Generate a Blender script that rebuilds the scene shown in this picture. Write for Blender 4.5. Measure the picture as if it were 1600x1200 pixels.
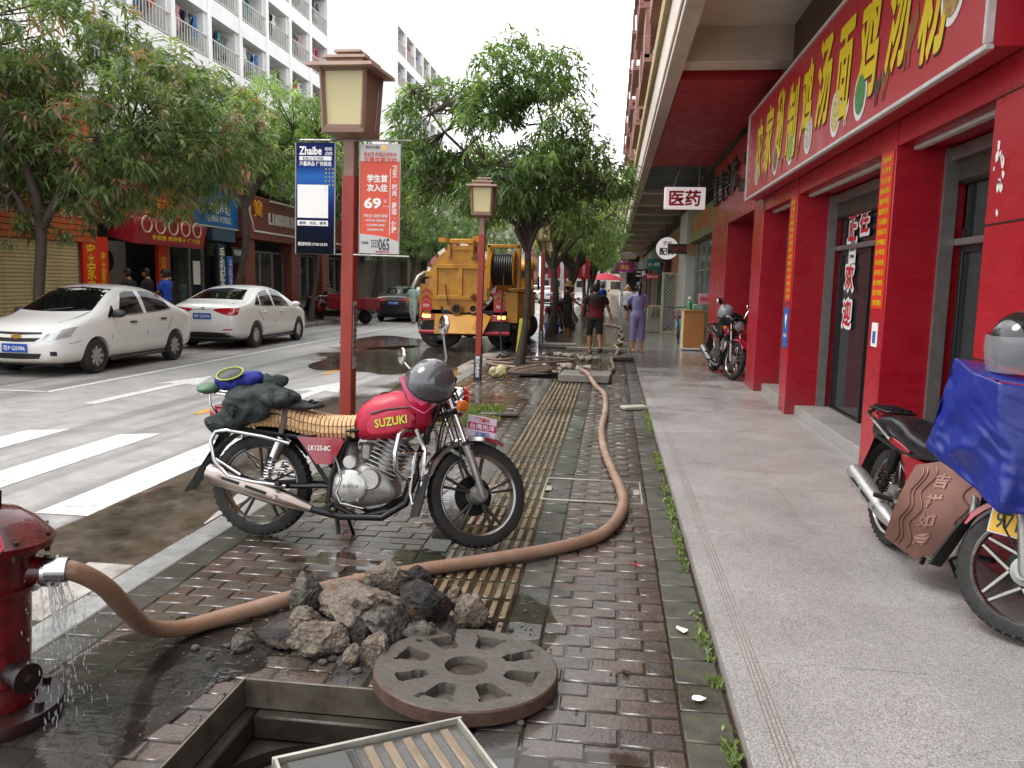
import bpy, bmesh, math, random
import numpy as np
from mathutils import Vector, Matrix, Euler, noise
for o in list(bpy.data.objects): bpy.data.objects.remove(o)
S = bpy.context.scene
COL = S.collection
R = math.radians
# ---------------------------------------------------------------- camera
cam = bpy.data.cameras.new('camera'); cam.sensor_width = 36; cam.lens = 28.125
cam.clip_start = .05; cam.clip_end = 600
camo = bpy.data.objects.new('camera', cam); COL.objects.link(camo); S.camera = camo
PITCH, YAW, ROLL = 7.215, 6.956, 1.2
camo.matrix_world = Matrix.Translation((0, 0, 1.65)) @ Matrix.Rotation(R(YAW), 4, 'Z') @ Matrix.Rotation(R(90 - PITCH), 4, 'X') @ Matrix.Rotation(R(ROLL), 4, 'Z')
# ---------------------------------------------------------------- sky, sun, exposure (overcast noon)
W = bpy.data.worlds.new('World'); S.world = W; W.use_nodes = True
nt = W.node_tree; nt.nodes.clear()
sky = nt.nodes.new('ShaderNodeTexSky'); sky.sky_type = 'NISHITA'; sky.sun_disc = False
sky.sun_elevation = R(58); sky.sun_rotation = R(-60); sky.air_density = 1; sky.dust_density = 4; sky.ozone_density = 1
hs = nt.nodes.new('ShaderNodeHueSaturation'); hs.inputs['Saturation'].default_value = .25
mixw = nt.nodes.new('ShaderNodeMix'); mixw.data_type = 'RGBA'; mixw.inputs[0].default_value = .75
mixw.inputs[7].default_value = (10.4, 10.6, 10.9, 1)
bg = nt.nodes.new('ShaderNodeBackground'); bg.inputs[1].default_value = .12
wo = nt.nodes.new('ShaderNodeOutputWorld')
nt.links.new(sky.outputs[0], hs.inputs['Color']); nt.links.new(hs.outputs[0], mixw.inputs[6])
nt.links.new(mixw.outputs[2], bg.inputs[0]); nt.links.new(bg.outputs[0], wo.inputs[0])
sun = bpy.data.lights.new('sun', 'SUN'); sun.energy = 1.1; sun.angle = R(25); sun.color = (1, .97, .92)
suno = bpy.data.objects.new('sun', sun); COL.objects.link(suno)
suno.rotation_euler = (R(32), 0, R(-60 + 180 + 180)); suno.location = (0, 0, 30)
suno.matrix_world = Matrix.Translation((0, 0, 30)) @ Vector((-.50, -.18, .85)).normalized().to_track_quat('Z', 'Y').to_matrix().to_4x4()
S.view_settings.view_transform = 'Standard'; S.view_settings.look = 'None'; S.view_settings.gamma = 1
S.view_settings.exposure = 1.0; S.view_settings.use_curve_mapping = False
S.cycles.use_denoising = True; S.cycles.max_bounces = 8; S.cycles.transparent_max_bounces = 12
S.cycles.caustics_reflective = False; S.cycles.caustics_refractive = False; S.cycles.sample_clamp_indirect = 6
# ---------------------------------------------------------------- materials
def rgb(h):
    h = h.lstrip('#'); c = [int(h[i:i+2], 16)/255 for i in (0, 2, 4)]
    return tuple(x/12.92 if x <= .04045 else ((x+.055)/1.055)**2.4 for x in c)
MATS = {}
def N(nt, t, **k):
    n = nt.nodes.new('ShaderNode'+t)
    for a, b in k.items(): setattr(n, a, b)
    return n
def base(name):
    m = bpy.data.materials.new(name); m.use_nodes = True; t = m.node_tree; t.nodes.clear()
    o = N(t, 'OutputMaterial'); p = N(t, 'BsdfPrincipled'); t.links.new(p.outputs[0], o.inputs[0]); MATS[name] = m
    return m, t, p, o
def coords(t, kind='Object', scale=(1, 1, 1)):
    if kind == 'World': g = N(t, 'NewGeometry'); out = g.outputs['Position']
    else: g = N(t, 'TexCoord'); out = g.outputs[kind]
    mp = N(t, 'Mapping'); mp.inputs['Scale'].default_value = scale; t.links.new(out, mp.inputs[0]); return mp.outputs[0]
def noisen(t, vec, scale, detail=4, rough=.6):
    n = N(t, 'TexNoise'); n.inputs['Scale'].default_value = scale; n.inputs['Detail'].default_value = detail
    n.inputs['Roughness'].default_value = rough; t.links.new(vec, n.inputs['Vector']); return n.outputs['Fac']
def ramp(t, fac, stops):
    r = N(t, 'ValToRGB'); e = r.color_ramp.elements
    while len(e) < len(stops): e.new(.5)
    for i, (p, c) in enumerate(stops):
        e[i].position = p
        e[i].color = (c, c, c, 1) if not hasattr(c, '__len__') else (*c[:3], 1)
    t.links.new(fac, r.inputs[0]); return r.outputs[0]
def mixc(t, fac, a, b, mode='MIX'):
    n = N(t, 'Mix', data_type='RGBA', blend_type=mode)
    for i, x in ((0, fac), (6, a), (7, b)):
        if hasattr(x, 'is_output'): t.links.new(x, n.inputs[i])
        else: n.inputs[i].default_value = x if i == 0 else (*x[:3], 1)
    return n.outputs[2]
def math_(t, op, a, b=0.):
    n = N(t, 'Math', operation=op)
    for i, x in ((0, a), (1, b)):
        if hasattr(x, 'is_output'): t.links.new(x, n.inputs[i])
        else: n.inputs[i].default_value = x
    return n.outputs[0]
def bumpn(t, p, h, strength=.3, dist=.01):
    b = N(t, 'Bump'); b.inputs['Strength'].default_value = strength; b.inputs['Distance'].default_value = dist
    t.links.new(h, b.inputs['Height']); t.links.new(b.outputs[0], p.inputs['Normal'])
def scl(c, k): return tuple(min(1, x*k) for x in c[:3])
def M(name, col, rough=.5, metal=0., var=.18, sc=6, dirt=None, dirtamt=.4, bump=0., bsc=60, coat=0., emit=None, es=1, kind='Object', spec=.5, rvar=.12):
    if name in MATS: return MATS[name]
    if isinstance(col, str): col = rgb(col)
    m, t, p, o = base(name)
    v = coords(t, kind); n1 = noisen(t, v, sc, 5)
    c = ramp(t, n1, [(.25, scl(col, 1-var)), (.75, scl(col, 1+var*.8))])
    if dirt:
        n2 = noisen(t, v, sc*.45, 6, .7)
        c = mixc(t, ramp(t, n2, [(.5, 0), (.72, dirtamt)]), c, rgb(dirt) if isinstance(dirt, str) else dirt)
    t.links.new(c, p.inputs['Base Color'])
    t.links.new(ramp(t, noisen(t, v, sc*2.3, 3), [(.3, max(0, rough-rvar)), (.7, min(1, rough+rvar))]), p.inputs['Roughness'])
    p.inputs['Metallic'].default_value = metal; p.inputs['Coat Weight'].default_value = coat; p.inputs['Specular IOR Level'].default_value = spec
    p.inputs['Coat Roughness'].default_value = .06
    if emit: p.inputs['Emission Color'].default_value = (*rgb(emit), 1); p.inputs['Emission Strength'].default_value = es
    if bump: bumpn(t, p, noisen(t, v, bsc, 3), bump, .006)
    return m
def glass(name, col, rough=.04, alpha=.55):
    m, t, p, o = base(name)
    p.inputs['Base Color'].default_value = (*col, 1); p.inputs['Roughness'].default_value = rough
    p.inputs['Specular IOR Level'].default_value = .7
    tr = N(t, 'BsdfTransparent'); tr.inputs[0].default_value = (*[min(1, .35+x*2) for x in col], 1)
    mx = N(t, 'MixShader'); mx.inputs[0].default_value = alpha
    t.links.new(tr.outputs[0], mx.inputs[1]); t.links.new(p.outputs[0], mx.inputs[2]); t.links.new(mx.outputs[0], o.inputs[0])
    return m
def water(name, tint, film=.35, ripple=.15):
    m, t, p, o = base(name)
    tr = N(t, 'BsdfTransparent'); tr.inputs[0].default_value = (*tint, 1)
    gl = N(t, 'BsdfGlossy'); gl.inputs[0].default_value = (1, 1, 1, 1); gl.inputs['Roughness'].default_value = .06
    fr = N(t, 'Fresnel'); fr.inputs[0].default_value = 1.33
    df = N(t, 'BsdfDiffuse'); df.inputs[0].default_value = (*scl(tint, .22), 1)
    m1 = N(t, 'MixShader'); v = coords(t, 'World'); t.links.new(ramp(t, noisen(t, v, 2.3, 6, .7), [(.3, film*.25), (.7, min(1, film*1.9))]), m1.inputs[0])
    t.links.new(ramp(t, noisen(t, v, 5, 5, .7), [(.3, scl(tint, .14)), (.7, scl(tint, .42))]), df.inputs[0])
    t.links.new(tr.outputs[0], m1.inputs[1]); t.links.new(df.outputs[0], m1.inputs[2])
    m2 = N(t, 'MixShader'); t.links.new(fr.outputs[0], m2.inputs[0]); t.links.new(m1.outputs[0], m2.inputs[1]); t.links.new(gl.outputs[0], m2.inputs[2])
    b = N(t, 'Bump'); b.inputs['Strength'].default_value = ripple; b.inputs['Distance'].default_value = .004
    t.links.new(noisen(t, v, 9, 3), b.inputs['Height'])
    for n in (gl, fr): t.links.new(b.outputs[0], n.inputs['Normal'])
    t.links.new(m2.outputs[0], o.inputs[0]); return m
# ---------------------------------------------------------------- mesh builder
def V(*a): return Vector(a)
class MB:
    def __init__(s): s.v = []; s.f = []; s.m = []; s.T = None
    def add(s, vs, fs, m=0):
        k = len(s.v)
        if s.T is not None: vs = [s.T @ Vector(x) for x in vs]
        s.v += [tuple(x) for x in vs]; s.f += [tuple(k+i for i in f) for f in fs]; s.m += [m]*len(fs); return s
    def box(s, c, d, rot=None, b=0., m=0):
        hx, hy, hz = d[0]/2, d[1]/2, d[2]/2; c = Vector(c)
        Q = Euler(rot).to_matrix() if rot is not None and not isinstance(rot, Matrix) else rot
        if b <= 0:
            vs = [V(x, y, z) for z in (-hz, hz) for y in (-hy, hy) for x in (-hx, hx)]
            fs = [(0, 2, 3, 1), (4, 5, 7, 6), (0, 1, 5, 4), (2, 6, 7, 3), (0, 4, 6, 2), (1, 3, 7, 5)]
        else:
            b = min(b, hx*.95, hy*.95, hz*.95)
            vs = []; idx = {}
            for sx in (-1, 1):
                for sy in (-1, 1):
                    for sz in (-1, 1):
                        for ax in range(3):
                            p = [sx*(hx-b), sy*(hy-b), sz*(hz-b)]; p[ax] = (sx*hx, sy*hy, sz*hz)[ax]
                            idx[(sx, sy, sz, ax)] = len(vs); vs.append(Vector(p))
            I = lambda a, x, y, z: idx[(x, y, z, a)]
            fs = []
            for sg in (-1, 1):
                fs.append([I(0, sg, y, z) for y, z in ((-1, -1), (1, -1), (1, 1), (-1, 1))][::sg])
                fs.append([I(1, x, sg, z) for x, z in ((-1, -1), (-1, 1), (1, 1), (1, -1))][::sg])
                fs.append([I(2, x, y, sg) for x, y in ((-1, -1), (1, -1), (1, 1), (-1, 1))][::sg])
            for a in (-1, 1):
                for c2 in (-1, 1):
                    g = a*c2
                    fs.append([I(0, a, c2, -1), I(0, a, c2, 1), I(1, a, c2, 1), I(1, a, c2, -1)][::-g])
                    fs.append([I(0, a, -1, c2), I(0, a, 1, c2), I(2, a, 1, c2), I(2, a, -1, c2)][::g])
                    fs.append([I(1, -1, a, c2), I(1, 1, a, c2), I(2, 1, a, c2), I(2, -1, a, c2)][::-g])
            for x in (-1, 1):
                for y in (-1, 1):
                    for z in (-1, 1): fs.append([I(0, x, y, z), I(1, x, y, z), I(2, x, y, z)][::x*y*z])
        if Q is not None: vs = [Q @ x for x in vs]
        return s.add([c+x for x in vs], fs, m)
    def bar(s, a, b2, w, h, m=0, up=(0, 0, 1), b=0.):
        a, b2 = Vector(a), Vector(b2); y = (b2-a); L = y.length; y.normalize(); x = y.cross(Vector(up))
        if x.length < 1e-4: x = y.cross(V(1, 0, 0))
        x.normalize(); z = x.cross(y)
        return s.box((a+b2)/2, (w, L, h), Matrix((x, y, z)).transposed(), b, m)
    def frame(s, d):
        d = d.normalized(); x = d.cross(V(0, 0, 1))
        if x.length < 1e-3: x = d.cross(V(0, 1, 0))
        x.normalize(); return x, d.cross(x).normalized()
    def cyl(s, a, b, r, r2=None, n=16, caps=True, m=0):
        a, b = Vector(a), Vector(b); r2 = r if r2 is None else r2; x, y = s.frame(b-a)
        vs = []
        for p, q in ((a, r), (b, r2)):
            for i in range(n): t = 2*math.pi*i/n; vs.append(p+x*(q*math.cos(t))+y*(q*math.sin(t)))
        fs = [(i, (i+1) % n, n+(i+1) % n, n+i) for i in range(n)]
        if caps: fs += [tuple(range(n))[::-1], tuple(range(n, 2*n))]
        return s.add(vs, fs, m)
    def tube(s, pts, r, n=8, closed=False, caps=True, m=0, flat=1.):
        P = [Vector(p) for p in pts]; L = len(P); rr = r if hasattr(r, '__len__') else [r]*L
        d0 = (P[1]-P[0]); x, y = s.frame(d0); vs = []
        for i in range(L):
            if closed: d = P[(i+1) % L]-P[i-1]
            else: d = P[min(i+1, L-1)]-P[max(i-1, 0)]
            d.normalize(); x = (x-d*x.dot(d)); x.normalize(); y = d.cross(x)
            for k in range(n):
                t = 2*math.pi*k/n; vs.append(P[i]+x*(rr[i]*math.cos(t))+y*(rr[i]*flat*math.sin(t)))
        fs = []
        for i in range(L if closed else L-1):
            j = (i+1) % L
            for k in range(n): fs.append((i*n+k, i*n+(k+1) % n, j*n+(k+1) % n, j*n+k))
        if caps and not closed: fs += [tuple(range(n))[::-1], tuple(range((L-1)*n, L*n))]
        return s.add(vs, fs, m)
    def lathe(s, prof, o=(0, 0, 0), ax=(0, 0, 1), n=24, m=0, arc=None):
        o = Vector(o); d = Vector(ax).normalized(); x, y = s.frame(d); vs = []; L = len(prof)
        full = arc is None; a0, a1 = (0, 2*math.pi) if full else arc
        cnt = n if full else n+1
        for i in range(cnt):
            t = a0+(a1-a0)*i/n
            for r, z in prof: vs.append(o+d*z+x*(r*math.cos(t))+y*(r*math.sin(t)))
        fs = []
        for i in range(n):
            j = (i+1) % cnt
            for k in range(L-1): fs.append((i*L+k, j*L+k, j*L+k+1, i*L+k+1))
        return s.add(vs, fs, m)
    def ell(s, c, r, n=16, k=10, Q=None, m=0, z0=-1., z1=1.):
        c = Vector(c); vs = []; r = r if hasattr(r, '__len__') else (r, r, r)
        t0, t1 = math.asin(z0), math.asin(z1)
        for j in range(k+1):
            t = t0+(t1-t0)*j/k
            for i in range(n):
                a = 2*math.pi*i/n; p = V(r[0]*math.cos(t)*math.cos(a), r[1]*math.cos(t)*math.sin(a), r[2]*math.sin(t))
                vs.append(c+(Q @ p if Q is not None else p))
        fs = [(j*n+i, j*n+(i+1) % n, (j+1)*n+(i+1) % n, (j+1)*n+i) for j in range(k) for i in range(n)]
        return s.add(vs, fs, m)
    def loft(s, secs, closed=True, caps=True, m=0):
        n = len(secs[0]); vs = [p for q in secs for p in q]
        fs = [(i*n+k, i*n+(k+1) % n, (i+1)*n+(k+1) % n, (i+1)*n+k) for i in range(len(secs)-1) for k in range(n if closed else n-1)]
        if caps and closed: fs += [tuple(range(n))[::-1], tuple(range((len(secs)-1)*n, len(secs)*n))]
        return s.add(vs, fs, m)
    def prism(s, poly, o, x, y, h, m=0):
        o, x, y = Vector(o), Vector(x).normalized(), Vector(y).normalized(); z = x.cross(y); n = len(poly)
        vs = [o+x*p[0]+y*p[1] for p in poly]+[o+x*p[0]+y*p[1]+z*h for p in poly]
        fs = [tuple(range(n))[::-1], tuple(range(n, 2*n))]+[(i, (i+1) % n, n+(i+1) % n, n+i) for i in range(n)]
        return s.add(vs, fs, m)
    def quad(s, a, b, c, d, m=0): return s.add([a, b, c, d], [(0, 1, 2, 3)], m)
    def rect(s, x0, x1, y0, y1, z, m=0): return s.quad((x0, y0, z), (x1, y0, z), (x1, y1, z), (x0, y1, z), m)
    def mesh(s, name, mats, smooth=40):
        me = bpy.data.meshes.new(name); me.from_pydata(s.v, [], s.f)
        for k in (mats if isinstance(mats, (list, tuple)) else [mats]): me.materials.append(k)
        if any(s.m): me.polygons.foreach_set('material_index', s.m)
        fixup(me, smooth); return me
    def build(s, name, mats, parent=None, smooth=40, **k):
        return put(name, s.mesh(name, mats, smooth), parent, **k)
def fixup(me, smooth):
    bm = bmesh.new(); bm.from_mesh(me); bmesh.ops.recalc_face_normals(bm, faces=bm.faces); bm.to_mesh(me); bm.free()
    if smooth:
        me.polygons.foreach_set('use_smooth', [True]*len(me.polygons)); me.set_sharp_from_angle(angle=R(smooth))
    me.update()
def tag(o, label=None, cat=None, group=None, kind=None):
    for a, b in (('label', label), ('category', cat), ('group', group), ('kind', kind)):
        if b: o[a] = b
    return o
def put(name, me, parent=None, loc=None, rot=None, **k):
    o = bpy.data.objects.new(name, me); COL.objects.link(o)
    if parent is not None: o.parent = parent
    if loc is not None: o.location = loc
    if rot is not None: o.rotation_euler = rot
    return tag(o, **k)
def E(name, label, cat, loc=(0, 0, 0), rot=(0, 0, 0), group=None, parent=None):
    return put(name, None, parent, loc, rot, label=label, cat=cat, group=group)
def copytree(o, parent=None, label=None, loc=None, rot=None, scale=None):
    c = o.copy(); COL.objects.link(c); c.parent = parent
    if label: c['label'] = label
    if loc is not None: c.location = loc
    if rot is not None: c.rotation_euler = rot
    if scale is not None: c.scale = scale
    for ch in list(o.children): copytree(ch, c)
    return c
_tc = {}
def glyphs(s, size, bold, cs):
    k = (s, size, bold, cs)
    if k not in _tc:
        c = bpy.data.curves.new('t', 'FONT'); c.body = s; c.size = size; c.align_x = 'CENTER'; c.align_y = 'CENTER'
        c.resolution_u = 2; c.offset = bold*size; c.space_character = cs; c.space_line = .95; c.fill_mode = 'FRONT'
        o = bpy.data.objects.new('t', c); me = bpy.data.meshes.new_from_object(o)
        v = np.empty(len(me.vertices)*3); me.vertices.foreach_get('co', v)
        _tc[k] = (v.reshape(-1, 3)[:, :2], [tuple(p.vertices) for p in me.polygons])
        bpy.data.objects.remove(o); bpy.data.curves.remove(c); bpy.data.meshes.remove(me)
    return _tc[k]
def txt(s, size, mat, parent, o, x=(1, 0, 0), y=(0, 0, 1), w=None, h=None, bold=.012, vert=False, name='lettering', cs=1., depth=0., slant=0.):
    """printed or cut lettering: flat glyph faces (or solid ones when depth > 0) on the face spanned by x and y"""
    if vert: s = '\n'.join(s)
    v, f = glyphs(s, 1., min(bold, .008), cs)
    if not len(v): return
    k = max(0, bold-.008)
    v = v - (v.max(0)+v.min(0))/2; e = v.max(0)-v.min(0)
    sx = sy = size
    if w: sx = w/e[0]
    if h: sy = h/e[1]
    if w and not h and not size: sy = sx
    o, x, y = Vector(o), Vector(x).normalized(), Vector(y).normalized(); z = x.cross(y)
    b = MB(); P = [o+x*(p[0]*sx+slant*p[1]*sy)+y*(p[1]*sy) for p in v]
    b.add(P, f)
    if k and not depth:                                  # heavier weight: the same strokes again, shifted a hair
        for i in range(8): q = x*(k*sx*math.cos(i*.785))+y*(k*sy*math.sin(i*.785))+z*(.00012*(i+1)); b.add([p+q for p in P], f)
    if depth:
        ed = {}
        for q in f:
            for i in range(len(q)):
                a, c = q[i], q[(i+1) % len(q)]
                if (c, a) in ed: del ed[(c, a)]
                else: ed[(a, c)] = 1
        Q = [p+z*depth for p in P]; b.add(Q, f); n = len(P)
        b.v += []; k0 = 0
        b.f += [(a, c, n+c, n+a) for a, c in ed]; b.m += [0]*len(ed)
        me = b.mesh(name, mat, 0)
    else:
        me = bpy.data.meshes.new(name); me.from_pydata(b.v, [], b.f); me.materials.append(mat)
    return put(name, me, parent)
TMP = bpy.data.scenes.new('workbench')
def evald(o, others=()):
    for q in (o, *others):
        if q.name in COL.objects: COL.objects.unlink(q)
        TMP.collection.objects.link(q)
    vl = TMP.view_layers[0]; vl.update()
    return bpy.data.meshes.new_from_object(o.evaluated_get(vl.depsgraph))
def remeshed(b, name, mat, parent=None, voxel=.012, smooth=4, **k):
    """fuses overlapping shapes into one continuous skin"""
    me = b.mesh(name, mat, 0); o = bpy.data.objects.new('tmp', me); COL.objects.link(o)
    r = o.modifiers.new('r', 'REMESH'); r.mode = 'VOXEL'; r.voxel_size = voxel
    if smooth: q = o.modifiers.new('s', 'SMOOTH'); q.iterations = smooth; q.factor = .5
    m2 = evald(o); bpy.data.objects.remove(o); bpy.data.meshes.remove(me); m2.name = name
    m2.materials.clear(); m2.materials.append(mat)
    m2.polygons.foreach_set('use_smooth', [True]*len(m2.polygons))
    return put(name, m2, parent, **k)
rnd = random.Random(7)
# ================================================================ THE GROUND
def wet_mat(name, cols, wet0=.42, wet1=.6, moss=0., rough=.5, bumps=.25, world=True, spec=.5, wr=.07):
    m, t, p, o = base(name)
    gi = N(t, 'NewGeometry'); oi = N(t, 'ObjectInfo')
    r = math_(t, 'FRACT', math_(t, 'ADD', gi.outputs['Random Per Island'], oi.outputs['Random']))
    c = ramp(t, r, [(i/(len(cols)-1), x if not isinstance(x, str) else rgb(x)) for i, x in enumerate(cols)])
    v = coords(t, 'World'); n1 = noisen(t, v, 7, 6, .7); n2 = noisen(t, v, .9, 5, .6); n3 = noisen(t, v, 55, 4, .7)
    c = mixc(t, 1., c, ramp(t, n1, [(.25, .6), (.75, 1.25)]), 'MULTIPLY')
    c = mixc(t, 1., c, ramp(t, n3, [(.3, .75), (.7, 1.15)]), 'MULTIPLY')
    wet = ramp(t, n2, [(wet0, 0), (wet1, 1)])
    c = mixc(t, wet, c, mixc(t, 1., c, (.62, .58, .55), 'MULTIPLY'))
    if moss: c = mixc(t, ramp(t, noisen(t, v, 3.1, 6, .75), [(.52, 0), (.66, moss)]), c, rgb('#4d5222'))
    t.links.new(c, p.inputs['Base Color'])
    ro = N(t, 'Mix'); ro.data_type = 'FLOAT'; t.links.new(wet, ro.inputs[0]); t.links.new(ramp(t, n1, [(.3, rough-.15), (.7, rough+.12)]), ro.inputs[2]); ro.inputs[3].default_value = wr
    t.links.new(ro.outputs[0], p.inputs['Roughness']); p.inputs['Specular IOR Level'].default_value = spec
    bumpn(t, p, math_(t, 'ADD', n3, math_(t, 'MULTIPLY', n1, 1.5)), bumps, .006)
    return m
brickM = wet_mat('wet_brick', ['#65544e', '#605955', '#6d5a52', '#565150', '#64574f', '#64605d'], .34, .52, .2, .27, spec=.6)
greyT = wet_mat('wet_grey_tile', ['#575654', '#605f5c', '#4e4d4b'], .3, .5, .25, .36)
mossT = wet_mat('mossy_tile', ['#4d4b44', '#45443d', '#565248'], .5, .7, .75, .5)
tactM = wet_mat('tactile_base', ['#564838', '#4d4133'], .2, .42, .45, .3)
tactB = wet_mat('tactile_bar', ['#8d7b64', '#827158', '#96846c'], .35, .6, .2, .42)
bedM = M('mortar_bed', '#2d2823', .12, sc=9, var=.3, dirt='#3e441f', bump=.15, kind='World', rvar=.08)
# --- road: one concrete sheet with worn lanes, stains and damp
def road_mat():
    m, t, p, o = base('road_concrete')
    v = coords(t, 'World'); lane = coords(t, 'World', (1.6, .05, 1)); lane2 = coords(t, 'World', (5, .12, 1))
    n0 = noisen(t, v, .35, 6, .65); n1 = noisen(t, lane, 1., 5, .6); n2 = noisen(t, lane2, 1., 4, .6); n3 = noisen(t, v, 40, 5, .7); n4 = noisen(t, v, 2.2, 7, .75)
    c = ramp(t, n4, [(.25, rgb('#868482')), (.75, rgb('#a6a4a2'))])
    c = mixc(t, ramp(t, n1, [(.5, 0), (.62, .7)]), c, rgb('#6a6663'))
    c = mixc(t, ramp(t, n2, [(.6, 0), (.7, .45)]), c, rgb('#5c5855'))
    c = mixc(t, 1., c, ramp(t, n3, [(.3, .86), (.7, 1.1)]), 'MULTIPLY')
    sp = N(t, 'SeparateXYZ'); t.links.new(v, sp.inputs[0])
    # damp ground: along the near gutter, around the pumping truck, under the parked cars
    g1 = math_(t, 'ADD', math_(t, 'MULTIPLY', math_(t, 'ABSOLUTE', math_(t, 'ADD', sp.outputs[0], 2.75)), -.55), 1.05)
    dx = math_(t, 'MULTIPLY', math_(t, 'ADD', sp.outputs[0], 4.2), .30); dy = math_(t, 'MULTIPLY', math_(t, 'ADD', sp.outputs[1], -19), .13)
    g2 = math_(t, 'SUBTRACT', 1.0, math_(t, 'SQRT', math_(t, 'ADD', math_(t, 'POWER', math_(t, 'ABSOLUTE', dx), 2.), math_(t, 'POWER', math_(t, 'ABSOLUTE', dy), 2.))))
    wet = math_(t, 'MAXIMUM', math_(t, 'MULTIPLY', g1, .9), math_(t, 'ADD', g2, .1))
    wet = math_(t, 'ADD', wet, math_(t, 'MULTIPLY', math_(t, 'SUBTRACT', n0, .5), 1.6))
    wm = ramp(t, wet, [(.36, 0), (.56, 1)])
    c = mixc(t, wm, c, mixc(t, 1., c, (.34, .29, .25), 'MULTIPLY'))
    t.links.new(c, p.inputs['Base Color'])
    ro = N(t, 'Mix'); ro.data_type = 'FLOAT'; t.links.new(wm, ro.inputs[0]); t.links.new(ramp(t, n4, [(.3, .38), (.7, .62)]), ro.inputs[2]); ro.inputs[3].default_value = .1
    t.links.new(ro.outputs[0], p.inputs['Roughness']); bumpn(t, p, n3, .15, .005); return m
roadM = road_mat()
b = MB(); b.rect(-300, 300, -60, 420, -1.2); b.build('ground', M('earth', '#5a554c', .9, kind='World', sc=.5), kind='structure')
b = MB(); ys = [-20, 0, 6, 12, 18, 25, 35, 50, 80, 150, 400]
for i in range(len(ys)-1): b.rect(-10.42, -2.66, ys[i], ys[i+1], -.04)
b.build('road', roadM, kind='structure')
paintM = M('road_paint', '#c6c6c3', .55, sc=30, var=.14, dirt='#8d8984', dirtamt=.95, kind='World')
yelM = M('road_paint_yellow', '#c08b36', .55, sc=14, dirt='#7d766a', dirtamt=.85, kind='World')
def paint(name, polys, m, label):
    for i, q in enumerate(polys):
        b = MB(); n = len(q); b.add([(x, y, -.036) for x, y in q], [tuple(range(n))]); b.build(name, m, kind='structure')
k = -.012
paint('zebra_stripe', [[(x, 5.05), (x+.4, 5.05), (x+.4+k*3, 7.95), (x+k*3, 7.8)] for x in (-9.4, -8.3, -7.24, -6.18, -5.12, -4.0)], paintM, '')
def arrow(x, y0, y1):
    return [(x-.09, y0), (x+.09, y0), (x+.12, y1-1.1), (x+.38, y1-1.25), (x+.02, y1), (x-.34, y1-1.25), (x-.06, y1-1.1)]
paint('lane_arrow', [arrow(-4.4, 9.6, 12.7), arrow(-6.75, 9.6, 12.9), arrow(-4.3, 46, 49.2)], paintM, '')
paint('lane_line', [[(-5.1, y), (-4.96, y), (-4.96, y+2.1), (-5.1, y+2.1)] for y in (9.2, 13.6, 18, 22.4, 27, 32, 37, 42, 47, 52, 57)], yelM, '')
pl = [[(-8.02, 10.4), (-7.9, 10.4), (-7.55, 60), (-7.67, 60)]]
pl += [[(-10.35, y), (-8.0, y), (-8.0, y+.1), (-10.35, y+.1)] for y in (10.4, 16.6, 22.6, 28.8, 35, 41)]
paint('parking_line', pl, paintM, '')
# --- gutter stone, kerb stones
gutM = M('gutter_stone', '#a09a92', .5, sc=5, var=.25, dirt='#4f453a', dirtamt=.95, bump=.3, kind='World')
b = MB()
for i in range(100):
    y = 1+i*.8; b.box((-2.66-.17+rnd.uniform(-.02, .01), y+.395, -.043+rnd.uniform(-.006, .007)), (.3, .785, .03), (rnd.uniform(-.006, .006), rnd.uniform(-.03, .01), rnd.uniform(-.01, .01)), .008)
b.build('gutter', gutM, kind='structure')
kerbM = wet_mat('kerb_stone', ['#8a8987', '#7d7c79', '#939290'], .5, .68, .3, .5)
kerb = put('kerb', None, None, kind='structure')
kb = MB().box((0, 0, 0), (.2, .985, .16), b=.012).mesh('kerb_stone', kerbM)
for i in range(64): put('kerb_stone', kb, kerb, (-2.56+rnd.uniform(-.004, .004), 1.2+i, -.083+rnd.uniform(-.003, .003)))
# --- pavement bed with open pits, then every paver
pav = put('pavement', None, None, kind='structure')
PITS = [(-1.45, -.62, 1.6, 2.97), (-1.62, -.78, 13.95, 14.9)]
def bed(x0, x1, y0, y1, holes):
    xs = sorted({x0, x1, *[h[0] for h in holes], *[h[1] for h in holes]}); ys = sorted({y0, y1, *[h[2] for h in holes], *[h[3] for h in holes]})
    b = MB()
    for i in range(len(xs)-1):
        for j in range(len(ys)-1):
            cx, cy = (xs[i]+xs[i+1])/2, (ys[j]+ys[j+1])/2
            if any(h[0] < cx < h[1] and h[2] < cy < h[3] for h in holes): continue
            b.rect(xs[i], xs[i+1], ys[j], ys[j+1], -.0055)
    return b
bed(-2.46, .53, -3, 42, PITS).build('bedding', bedM, pav)
b = MB(); b.rect(-2.46, .5, 42, 200, 0); b.build('far_paving', brickM, pav)
SOIL = (-2.3, -1.28, 9.0, 10.3)
def hid(x, y, w, l):
    for h in PITS+[SOIL]:
        if x+w/2 > h[0]+.004 and x-w/2 < h[1]-.004 and y+l/2 > h[2]+.004 and y-l/2 < h[3]-.004: return True
    return False
items = []
def lay(kind, x0, x1, w, l, y0, y1, stagger):
    g = .007; row = 0; y = y0
    while y < y1:
        x = x0; first = True
        while x < x1-.02:
            ww = w*(.5 if (first and stagger and row % 2) else 1); ww = min(ww, x1-x); first = False
            if x1-x-ww < .03: ww = x1-x
            if not hid(x+ww/2, y+l/2, ww, l): items.append((kind, x+ww/2, y+l/2, ww-g, l-g))
            x += ww
        y += l; row += 1
lay('brick', -2.26, -1.455, .228, .112, .6, 2.9, True); lay('brick', -2.26, -1.12, .228, .112, 2.98, 42, True); lay('tile', -.615, -.45, .165, .24, .6, 3.1, False); lay('brick', -.27, .32, .235, .112, .6, 42, True)
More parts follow.
